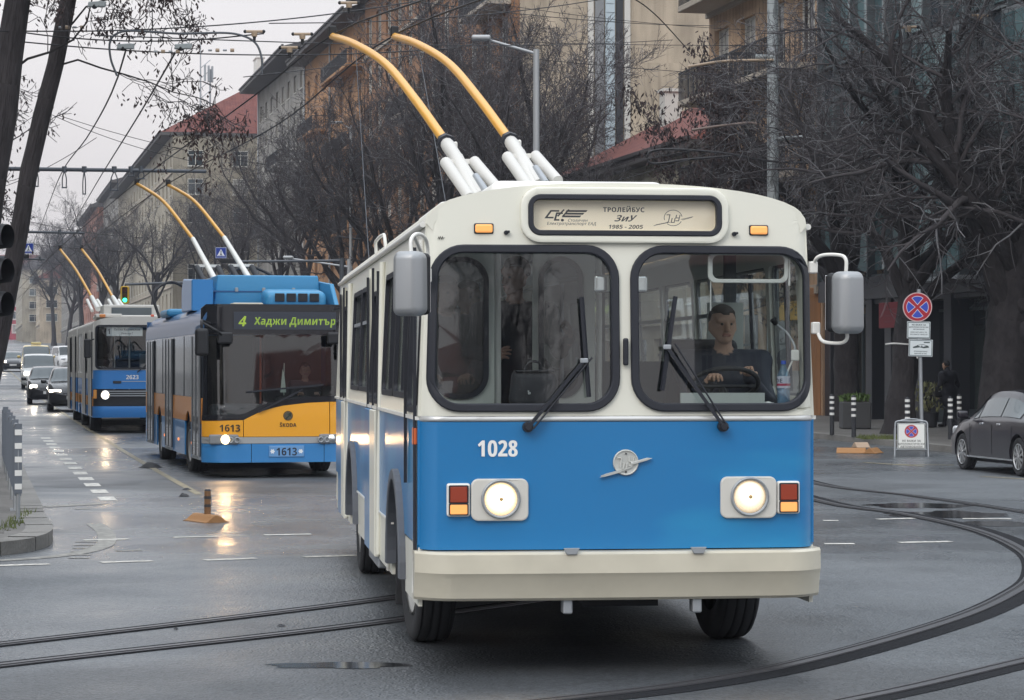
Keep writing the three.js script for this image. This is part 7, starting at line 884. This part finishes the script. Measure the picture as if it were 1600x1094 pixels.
// ---------- people ----------
// bones: [from, to, radius at from, radius at to, colour key]; meshed as one smooth skin
function skinOf(bones, colors, cell, k = 0.03) {
  const lo = V3(9, 9, 9), hi = V3(-9, -9, -9); for (const b of bones) for (const [p, r] of [[b[0], b[2]], [b[1], b[3]]]) { lo.min(V3(p[0] - r, p[1] - r, p[2] - r)); hi.max(V3(p[0] + r, p[1] + r, p[2] + r)); }
  const ext = Math.max(hi.x - lo.x, hi.y - lo.y, hi.z - lo.z) + cell * 8, N = Math.ceil(ext / cell), c = lo.clone().add(hi).multiplyScalar(0.5), half = N * cell / 2, o = c.clone().subScalar(half);
  const mc = new MarchingCubes(N, new THREE.MeshBasicMaterial(), false, false, 140000), F = mc.field; F.fill(-1); const D = new Float32Array(N * N * N).fill(1);
  const seg = (px, py, pz, b) => { const [a, e, r0, r1] = b, dx = e[0] - a[0], dy = e[1] - a[1], dz = e[2] - a[2], L = dx * dx + dy * dy + dz * dz || 1e-9, t = clamp(((px - a[0]) * dx + (py - a[1]) * dy + (pz - a[2]) * dz) / L, 0, 1), x = px - a[0] - dx * t, y = py - a[1] - dy * t, z = pz - a[2] - dz * t; return Math.sqrt(x * x + y * y + z * z) - (r0 + (r1 - r0) * t); };
  for (const b of bones) { const m = Math.max(b[2], b[3]) + 0.1, i0 = [0, 1, 2].map((q) => Math.max(0, Math.floor((Math.min(b[0][q], b[1][q]) - m - o.getComponent(q)) / cell))), i1 = [0, 1, 2].map((q) => Math.min(N - 1, Math.ceil((Math.max(b[0][q], b[1][q]) + m - o.getComponent(q)) / cell))), kk = b[5] ?? k;
    for (let z = i0[2]; z <= i1[2]; z++) for (let y = i0[1]; y <= i1[1]; y++) for (let x = i0[0]; x <= i1[0]; x++) { const q = (z * N + y) * N + x, d = seg(o.x + x * cell, o.y + y * cell, o.z + z * cell, b), e = D[q]; if (kk < 0) { D[q] = Math.max(e, -d); continue; } const h = Math.max(kk - Math.abs(d - e), 0) / kk; D[q] = Math.min(d, e) - h * h * kk * 0.25; } }
  for (let i = 0; i < D.length; i++) F[i] = -D[i];
  mc.isolation = 0; mc.update(); const n = mc.count, P = new Float32Array(n * 3), Nn = new Float32Array(mc.normalArray.slice(0, n * 3)), C = new Float32Array(n * 3);
  for (let i = 0; i < n; i++) { const x = c.x + mc.positionArray[i * 3] * half, y = c.y + mc.positionArray[i * 3 + 1] * half, z = c.z + mc.positionArray[i * 3 + 2] * half; P[i * 3] = x; P[i * 3 + 1] = y; P[i * 3 + 2] = z; let best = 9, col = null; for (const b of bones) { if ((b[5] ?? k) < 0) continue; const d = seg(x, y, z, b); if (d < best) { best = d; col = b[4]; } } const q = colors[col] ?? [0.1, 0.1, 0.1]; C[i * 3] = q[0]; C[i * 3 + 1] = q[1]; C[i * 3 + 2] = q[2]; }
  const g = new THREE.BufferGeometry(); g.setAttribute('position', new THREE.BufferAttribute(P, 3)); g.setAttribute('normal', new THREE.BufferAttribute(Nn, 3)); g.setAttribute('color', new THREE.BufferAttribute(C, 3)); g.setAttribute('uv', new THREE.BufferAttribute(new Float32Array(n * 2), 2)); return g;
}
const skinMat = mat(0xffffff, 0.75, 0, { vertexColors: true });
// head facing +z about the origin (centre of the skull), 0.235 m tall
const headBones = () => [[[0, 0.035, -0.015], [0, 0.03, 0.01], 0.088, 0.082, 's'], [[0, -0.02, 0.025], [0, -0.075, 0.042], 0.066, 0.045, 's'], [[-0.045, -0.03, 0.0], [-0.028, -0.085, 0.04], 0.045, 0.026, 's'], [[0.045, -0.03, 0.0], [0.028, -0.085, 0.04], 0.045, 0.026, 's'], [[0, -0.1, 0.058], [0, -0.098, 0.066], 0.020, 0.017, 's'], [[0, 0.018, 0.09], [0, -0.028, 0.108], 0.010, 0.015, 's', 0.012], [[-0.012, -0.032, 0.098], [0.012, -0.032, 0.098], 0.009, 0.009, 's', 0.01], [[-0.052, 0.036, 0.074], [0.052, 0.036, 0.074], 0.013, 0.013, 's', 0.02], [[-0.034, 0.012, 0.104], [-0.03, 0.012, 0.104], 0.012, 0.012, 's', -1], [[0.034, 0.012, 0.104], [0.03, 0.012, 0.104], 0.012, 0.012, 's', -1], [[-0.022, -0.062, 0.084], [0.022, -0.062, 0.084], 0.009, 0.009, 'l', 0.008], [[-0.08, 0.012, -0.01], [-0.088, -0.03, -0.006], 0.017, 0.011, 's', 0.01], [[0.08, 0.012, -0.01], [0.088, -0.03, -0.006], 0.017, 0.011, 's', 0.01]];
function hairCap(len = 0) { const g = new THREE.SphereGeometry(0.1, 28, 20), p = g.attributes.position; for (let i = 0; i < p.count; i++) { let x = p.getX(i) * 0.96, y = p.getY(i), z = p.getZ(i) * 1.06; const face = z > 0.02 && y < 0.028 + Math.abs(x) * 0.1; if (face) { z = 0.02; x *= 0.82; } if (y < -0.03 - len) y = -0.03 - len; p.setXYZ(i, x, y + 0.042, z - 0.014); } g.computeVertexNormals(); return g; }
function place(bones, m) { return bones.map((b) => { const f = (p) => V3(...p).applyMatrix4(m).toArray(); return [f(b[0]), f(b[1]), b[2], b[3], b[4], b[5]]; }); }
// one hand along +y from the wrist, palm towards -z, thumb on side s; curl bends the fingers
function handBones(m, s, curl) {
  const B = [[[-0.022, 0.02, 0], [-0.024, 0.075, 0], 0.016, 0.013, 's'], [[0, 0.015, 0], [0, 0.08, 0], 0.017, 0.013, 's'], [[0.022, 0.02, 0], [0.024, 0.072, 0], 0.016, 0.013, 's'], [[0, -0.03, 0], [0, 0.03, 0], 0.024, 0.022, 's']];
  [[-0.03, 0.066], [-0.010, 0.075], [0.011, 0.07], [0.03, 0.055]].forEach(([x, len], i) => { let p = V3(x, 0.082 - Math.abs(x) * 0.2, 0), a = curl * 0.5; for (let k = 0; k < 3; k++) { const L = len * [0.5, 0.3, 0.24][k], q = p.clone().add(V3(x * 0.12, Math.cos(a) * L, -Math.sin(a) * L)); B.push([p.toArray(), q.toArray(), 0.0092 - k * 0.0006, 0.0088 - k * 0.0008, 's', 0.006]); p = q; a += curl * 0.75; } });
  let p = V3(s * 0.024, 0.015, -0.006), q = V3(s * 0.05, 0.045, -0.02 - curl * 0.008), r = V3(s * 0.05, 0.07, -0.035 - curl * 0.015); B.push([p.toArray(), q.toArray(), 0.014, 0.011, 's', 0.01], [q.toArray(), r.toArray(), 0.0105, 0.009, 's', 0.006]); return place(B, m);
}
function person(label, parts, colors, opts) {
  const o = opts.parent ? null : null, T = thing('person', label, 'person', opts.pos ?? [0, 0, 0], opts.turn ?? 0, opts.group);
  const H = new THREE.Matrix4().compose(V3(...opts.head), new THREE.Quaternion().setFromEuler(new THREE.Euler(opts.tilt ?? 0, opts.look ?? 0, 0)), V3(1, 1, 1));
  const geos = [skinOf(parts, colors, opts.cell ?? 0.015), skinOf(place(headBones(), H), colors, opts.headCell ?? 0.006, 0.02)];
  for (const [m, s, curl] of opts.hands ?? []) geos.push(skinOf(handBones(m, s, curl), colors, opts.handCell ?? 0.004, 0.014));
  part('body', merge(geos), skinMat, T);
  if (opts.hair) { const h = part('hair', hairCap(opts.hairLen ?? 0), mat(opts.hair, 0.85), T); h.applyMatrix4(H); const e = []; for (const sx of [-1, 1]) e.push(new THREE.SphereGeometry(0.0105, 10, 8).translate(sx * 0.032, 0.012, 0.083)); const ey = part('eyes', e, mat([0.05, 0.04, 0.035], 0.3), T); ey.applyMatrix4(H); }
  return T;
}
const torso = (hip, chest, w, c, depth = 0.105) => [[[hip[0] - w * 0.5, hip[1], hip[2]], [hip[0] + w * 0.5, hip[1], hip[2]], depth * 1.15, depth * 1.15, c, 0.06], [[hip[0], hip[1], hip[2]], [chest[0], chest[1], chest[2]], depth * 1.25, depth * 1.3, c, 0.08], [[chest[0] - w * 0.62, chest[1] - 0.02, chest[2]], [chest[0] + w * 0.62, chest[1] - 0.02, chest[2]], depth * 1.1, depth * 1.1, c, 0.08], [[chest[0] - w * 0.8, chest[1] + 0.08, chest[2]], [chest[0] + w * 0.8, chest[1] + 0.08, chest[2]], 0.075, 0.075, c, 0.06]];
const limb = (a, b, c, r, col) => [[a, b, r, r * 0.82, col, 0.04], [b, c, r * 0.82, r * 0.6, col, 0.03]];
const mAt = (p, dir, palm) => { const y = V3(...dir).normalize(), z = V3(...palm).multiplyScalar(-1); z.addScaledVector(y, -z.dot(y)).normalize(); const x = y.clone().cross(z); return new THREE.Matrix4().makeBasis(x, y, z).setPosition(...p); };
const inBus = (B, x, y, z) => { B.updateMatrixWorld(true); return B.localToWorld(V3(x, y, z)); };
const skin = [0.44, 0.27, 0.19], lip = [0.34, 0.16, 0.12];
// the driver of the blue and cream trolleybus: seated, both hands on the wheel
{ const cx = 0.87, hz = -1.12; person('driver in a dark jacket with blue collar steering the foreground trolleybus', [...torso([cx, 1.46, hz - 0.05], [cx, 1.87, hz], 0.33, 'j'), [[cx, 1.9, hz + 0.01], [cx, 2.08, hz + 0.02], 0.062, 0.056, 's', 0.03], [[cx - 0.07, 1.93, hz + 0.03], [cx - 0.03, 1.88, hz + 0.1], 0.04, 0.024, 'b', 0.03], [[cx + 0.07, 1.93, hz + 0.03], [cx + 0.03, 1.88, hz + 0.1], 0.04, 0.024, 'b', 0.03], [[cx, 1.94, hz + 0.055], [cx, 1.87, hz + 0.1], 0.03, 0.026, 'w', 0.015],
  ...limb([cx - 0.21, 1.92, hz], [cx - 0.27, 1.64, hz + 0.18], [cx - 0.17, 1.80, hz + 0.42], 0.072, 'j'), ...limb([cx + 0.21, 1.92, hz], [cx + 0.29, 1.64, hz + 0.16], [cx + 0.09, 1.84, hz + 0.42], 0.072, 'j'), ...limb([cx - 0.12, 1.42, hz], [cx - 0.16, 1.42, hz + 0.45], [cx - 0.16, 0.98, hz + 0.5], 0.09, 't'), ...limb([cx + 0.12, 1.42, hz], [cx + 0.16, 1.42, hz + 0.45], [cx + 0.16, 0.98, hz + 0.5], 0.09, 't'), [[cx - 0.16, 0.94, hz + 0.5], [cx - 0.17, 0.93, hz + 0.68], 0.05, 0.04, 't'], [[cx + 0.16, 0.94, hz + 0.5], [cx + 0.17, 0.93, hz + 0.68], 0.05, 0.04, 't']],
  { s: skin, l: lip, j: [0.022, 0.026, 0.042], b: [0.03, 0.05, 0.16], w: [0.6, 0.6, 0.6], t: [0.02, 0.02, 0.03] }, { pos: inBus(ZB, 0, 0, 0), turn: 0.115, head: [cx - 0.01, 2.185, hz + 0.05], look: 0.12, tilt: 0.06, cell: 0.013, headCell: 0.0042, hair: [0.045, 0.036, 0.03], hands: [[mAt([cx - 0.165, 1.83, hz + 0.44], [0.05, 0.25, 0.8], [0, -1, 0.1]), 1, 0.85], [mAt([cx + 0.085, 1.86, hz + 0.44], [-0.25, 0.35, 0.6], [0.1, -0.9, 0.2]), -1, 1.0]] }); }
// the man standing in the front doorway, and passengers behind him
const standing = (x, z, floor, h, c, extra) => { const k = h / 1.75, Y = (y) => floor + y * k; return [...torso([x, Y(0.98), z], [x, Y(1.32), z], 0.30 * k, c), [[x, Y(1.44), z], [x, Y(1.56), z + 0.01], 0.058, 0.055, 's', 0.03], ...limb([x - 0.09, Y(0.92), z], [x - 0.1, Y(0.5), z + 0.02], [x - 0.1, Y(0.1), z], 0.088, 't'), ...limb([x + 0.09, Y(0.92), z], [x + 0.1, Y(0.5), z + 0.02], [x + 0.1, Y(0.1), z], 0.088, 't'), [[x - 0.1, Y(0.06), z - 0.02], [x - 0.11, Y(0.045), z + 0.15], 0.05, 0.04, 't'], [[x + 0.1, Y(0.06), z - 0.02], [x + 0.11, Y(0.045), z + 0.15], 0.05, 0.04, 't'], ...extra]; };
person('man in dark clothes standing by the front door post of the foreground trolleybus', standing(-0.46, -1.75, 0.89, 1.74, 'j', [...limb([-0.66, 2.28, -1.75], [-0.78, 2.02, -1.62], [-0.62, 1.96, -1.42], 0.066, 'j'), ...limb([-0.26, 2.28, -1.75], [-0.16, 2.02, -1.66], [-0.12, 2.1, -1.45], 0.066, 'j')]), { s: [0.34, 0.2, 0.15], l: lip, j: [0.014, 0.015, 0.022], t: [0.014, 0.014, 0.02] }, { pos: inBus(ZB, 0, 0, 0), turn: 0.115, head: [-0.46, 2.53, -1.73], look: -0.9, tilt: 0.25, hair: [0.02, 0.017, 0.015], hands: [[mAt([-0.62, 1.96, -1.42], [0.2, 0.3, 0.6], [1, 0, 0]), -1, 0.8], [mAt([-0.12, 2.1, -1.45], [0.0, 0.8, 0.3], [-1, 0, 0]), 1, 1.1]] });
[[-0.88, -2.35, 2.42, 'grey haired passenger behind the first oval window of the foreground trolleybus', [0.2, 0.19, 0.18], [0.03, 0.03, 0.04]], [-0.68, -2.75, 2.40, 'dark haired passenger behind the grey haired one in the foreground trolleybus', [0.02, 0.017, 0.015], [0.05, 0.045, 0.045]]].forEach(([x, z, hy, lab, hair, jc]) => person(lab, standing(x, z, 0.89, 1.64, 'j', [...limb([x - 0.19, 2.2, z], [x - 0.24, 1.95, z + 0.08], [x - 0.14, 1.84, z + 0.24], 0.062, 'j'), ...limb([x + 0.19, 2.2, z], [x + 0.24, 1.95, z + 0.08], [x + 0.14, 1.84, z + 0.24], 0.062, 'j')]), { s: [0.36, 0.22, 0.16], l: lip, j: jc, t: [0.02, 0.02, 0.025] }, { pos: inBus(ZB, 0, 0, 0), turn: 0.115, head: [x, hy, z + 0.02], look: 0.4, cell: 0.018, headCell: 0.008, hair, handCell: 0.006, hands: [[mAt([x - 0.14, 1.84, z + 0.24], [0.3, 0, 0.6], [0, -1, 0]), 1, 0.9], [mAt([x + 0.14, 1.84, z + 0.24], [-0.3, 0, 0.6], [0, -1, 0]), -1, 0.9]] }));
{ const cx = 0.62, hz = -1.25; person('driver with long dark hair at the wheel of the orange nosed trolleybus', [...torso([cx, 1.1, hz], [cx, 1.5, hz + 0.03], 0.29, 'j'), [[cx, 1.56, hz + 0.03], [cx, 1.72, hz + 0.05], 0.055, 0.052, 's', 0.03], ...limb([cx - 0.18, 1.55, hz], [cx - 0.26, 1.32, hz + 0.16], [cx - 0.14, 1.4, hz + 0.4], 0.06, 'j'), ...limb([cx + 0.18, 1.55, hz], [cx + 0.26, 1.32, hz + 0.16], [cx + 0.14, 1.4, hz + 0.4], 0.06, 'j'), ...limb([cx - 0.1, 1.05, hz], [cx - 0.14, 1.05, hz + 0.42], [cx - 0.14, 0.65, hz + 0.5], 0.085, 'j'), ...limb([cx + 0.1, 1.05, hz], [cx + 0.14, 1.05, hz + 0.42], [cx + 0.14, 0.65, hz + 0.5], 0.085, 'j')], { s: [0.4, 0.25, 0.18], l: lip, j: [0.03, 0.03, 0.035] }, { pos: inBus(SB, 0, 0, 0), turn: 0.226, head: [cx, 1.82, hz + 0.07], cell: 0.02, headCell: 0.009, hair: [0.03, 0.02, 0.016], hairLen: 0.08, handCell: 0.007, hands: [[mAt([cx - 0.14, 1.42, hz + 0.42], [0.05, 0.2, 0.8], [0, -1, 0]), 1, 0.9], [mAt([cx + 0.14, 1.42, hz + 0.42], [-0.05, 0.2, 0.8], [0, -1, 0]), -1, 0.9]] }); }
// the walker on the pavement, seen from behind in mid-stride
{ const p = onRoad(1483, 67, 0.135); const T = person('person in a long dark coat walking away along the shop fronts', [...torso([0, 1.0, 0], [0.01, 1.36, 0.03], 0.34, 'c', 0.125), [[-0.06, 0.95, 0], [-0.08, 0.72, 0], 0.17, 0.18, 'c', 0.06], [[0.06, 0.95, 0], [0.08, 0.72, 0], 0.17, 0.18, 'c', 0.06], [[0, 1.46, 0.04], [0, 1.6, 0.08], 0.085, 0.06, 'c', 0.04], ...limb([-0.24, 1.42, 0.02], [-0.32, 1.14, -0.04], [-0.3, 0.9, 0.06], 0.085, 'c'), ...limb([0.24, 1.42, 0.02], [0.32, 1.14, 0.06], [0.26, 0.9, 0.16], 0.085, 'c'), ...limb([-0.09, 0.75, 0], [-0.1, 0.47, 0.16], [-0.1, 0.1, 0.24], 0.085, 't'), ...limb([0.09, 0.75, 0], [0.1, 0.48, -0.04], [0.11, 0.16, -0.34], 0.085, 't'), [[-0.1, 0.06, 0.22], [-0.11, 0.045, 0.4], 0.05, 0.045, 't'], [[0.11, 0.12, -0.36], [0.11, 0.05, -0.2], 0.05, 0.045, 't']], { s: skin, l: lip, c: [0.012, 0.013, 0.02], t: [0.012, 0.012, 0.018] }, { pos: p, turn: Math.PI + 0.75, head: [0, 1.66, 0.1], tilt: 0.15, hair: [0.015, 0.013, 0.014], hairLen: 0.03, hands: [[mAt([-0.3, 0.9, 0.06], [0, -1, 0.2], [1, 0, 0]), 1, 0.6], [mAt([0.26, 0.9, 0.16], [0, -1, 0.2], [-1, 0, 0]), -1, 0.6]], handCell: 0.007, headCell: 0.008, cell: 0.016 });
  const b = thing('shoulder_bag', 'dark shoulder bag hanging at the side of the walking person', 'bag', V3(p.x - 0.32, p.y + 0.95, p.z + 0.12), 0.4); part('pouch', bent(rbox(0.34, 0.3, 0.14, 0.06, 0, 0, 0, 4), () => {}, 0, 1, 0.9), mat([0.03, 0.03, 0.035], 0.5), b); part('strap', tube([[-0.14, 0.12, 0], [0, 0.42, 0.02], [0.14, 0.12, 0]], 0.012, 16, 6), M.black, b); part('buckle', rbox(0.05, 0.03, 0.02, 0.005, 0, 0.02, 0.075), M.galv, b); }
// shop mannequin in pale clothes
{ const p = onRoad(1376, 77, 0.2); const T = thing('mannequin', 'shop window mannequin dressed in pale yellow and white clothes', 'mannequin', p, -1.0); part('body', skinOf([...torso([0, 1.02, 0], [0, 1.36, 0], 0.3, 'a'), [[-0.1, 0.95, 0], [-0.1, 0.66, 0], 0.12, 0.10, 'b', 0.06], [[0.1, 0.95, 0], [0.1, 0.66, 0], 0.12, 0.10, 'b', 0.06], ...limb([-0.24, 1.4, 0], [-0.3, 1.12, 0.05], [-0.28, 0.85, 0.1], 0.07, 'a'), ...limb([0.24, 1.4, 0], [0.3, 1.12, 0.05], [0.28, 0.85, 0.1], 0.07, 'a'), [[0, 1.42, 0], [0, 1.56, 0], 0.055, 0.05, 's'], [[0, 1.65, 0], [0, 1.68, 0], 0.09, 0.085, 's']], { a: [0.6, 0.62, 0.5], b: [0.5, 0.62, 0.42], s: [0.5, 0.48, 0.44] }, 0.018), skinMat, T); part('stand', [rod([0, 0, 0], [0, 0.7, 0], 0.02), cyl(0.2, 0.2, 0.02, 24, 0, 0.01, 0)], M.galv, T); }
// bottle, bag and other things on the dashboard of the foreground trolleybus
{ const b = thing('water_bottle', 'blue capped plastic water bottle behind the right windscreen corner', 'bottle', inBus(ZB, 1.085, 1.645, -0.24)); part('bottle', lathe([[0.001, 0], [0.038, 0], [0.042, 0.01], [0.042, 0.06], [0.039, 0.07], [0.042, 0.08], [0.042, 0.19], [0.038, 0.215], [0.022, 0.25], [0.014, 0.265], [0.014, 0.28]], 28), phys([0.55, 0.75, 0.9], 0.05, 0, { transmission: 0.85, thickness: 0, ior: 1.3 }), b); part('water', lathe([[0.001, 0.004], [0.036, 0.004], [0.037, 0.12], [0.001, 0.12]], 24), phys([0.35, 0.55, 0.7], 0.05, 0, { transmission: 0.8, thickness: 0 }), b); part('cap', cyl(0.017, 0.016, 0.022, 16, 0, 0.29, 0), mat([0.04, 0.1, 0.5], 0.4), b); part('wrapper', new THREE.CylinderGeometry(0.043, 0.043, 0.075, 28, 1, true).translate(0, 0.165, 0), mat(0xffffff, 0.5, 0, { map: canvasTex(256, 96, (x, w, h) => { x.fillStyle = '#b8bccb'; x.fillRect(0, 0, w, h); x.fillStyle = '#a02846'; x.fillRect(0, h * 0.62, w, h * 0.2); for (const q of [30, 150]) { x.fillStyle = '#8890b0'; x.fillRect(q, 12, 34, 40); text(x, 'DE', q + 70, 36, 'bold 44px sans-serif', '#26283c'); } }) }), b); }
{ const b = thing('bag', 'black bag on the dashboard behind the left windscreen', 'bag', inBus(ZB, -0.50, 1.645, -0.36), 0.115); part('body', bent(rbox(0.30, 0.24, 0.16, 0.05, 0, 0.12, 0, 4), (v) => { v.x *= 1.08 - v.y * 0.7; v.y += 0.012 * Math.sin(v.x * 30); }, 0, 1, 0.9), mat([0.02, 0.021, 0.026], 0.7), b); part('flap', rbox(0.25, 0.012, 0.15, 0.005, 0, 0.235, 0.01), M.black, b); print('tag_print', 0.03, 0.03, 48, 48, (x) => { x.strokeStyle = '#d8d8d8'; x.lineWidth = 6; x.beginPath(); x.moveTo(8, 8); x.lineTo(26, 8); x.moveTo(16, 8); x.lineTo(16, 38); x.lineTo(34, 38); x.lineTo(34, 22); x.lineTo(22, 22); x.stroke(); }, b, -0.04, 0.1, 0.084, { clear: true }); part('handle', tube([[-0.06, 0.23, 0], [-0.03, 0.29, 0], [0.03, 0.29, 0], [0.06, 0.23, 0]], 0.01, 16, 6), M.black, b); }
{ const b = thing('tissue', 'crumpled white tissue beside the water bottle', 'tissue', inBus(ZB, 0.985, 1.645, -0.22)); part('paper', bent(new THREE.IcosahedronGeometry(0.04, 3), (v) => { const k = 0.75 + 0.6 * fbm(v.x * 6 + 0.5, v.z * 6 + v.y * 5 + 0.5, 9, 3, 4); v.multiplyScalar(k); v.y = Math.max(v.y * 0.6, -0.016) + 0.016; }, 0, 1, 0.3), M.white, b); }
// ---------- thin winter haze ----------
scene.fog = new THREE.FogExp2(0xc9cfdc, 0.0003);

renderer.render(scene, camera);
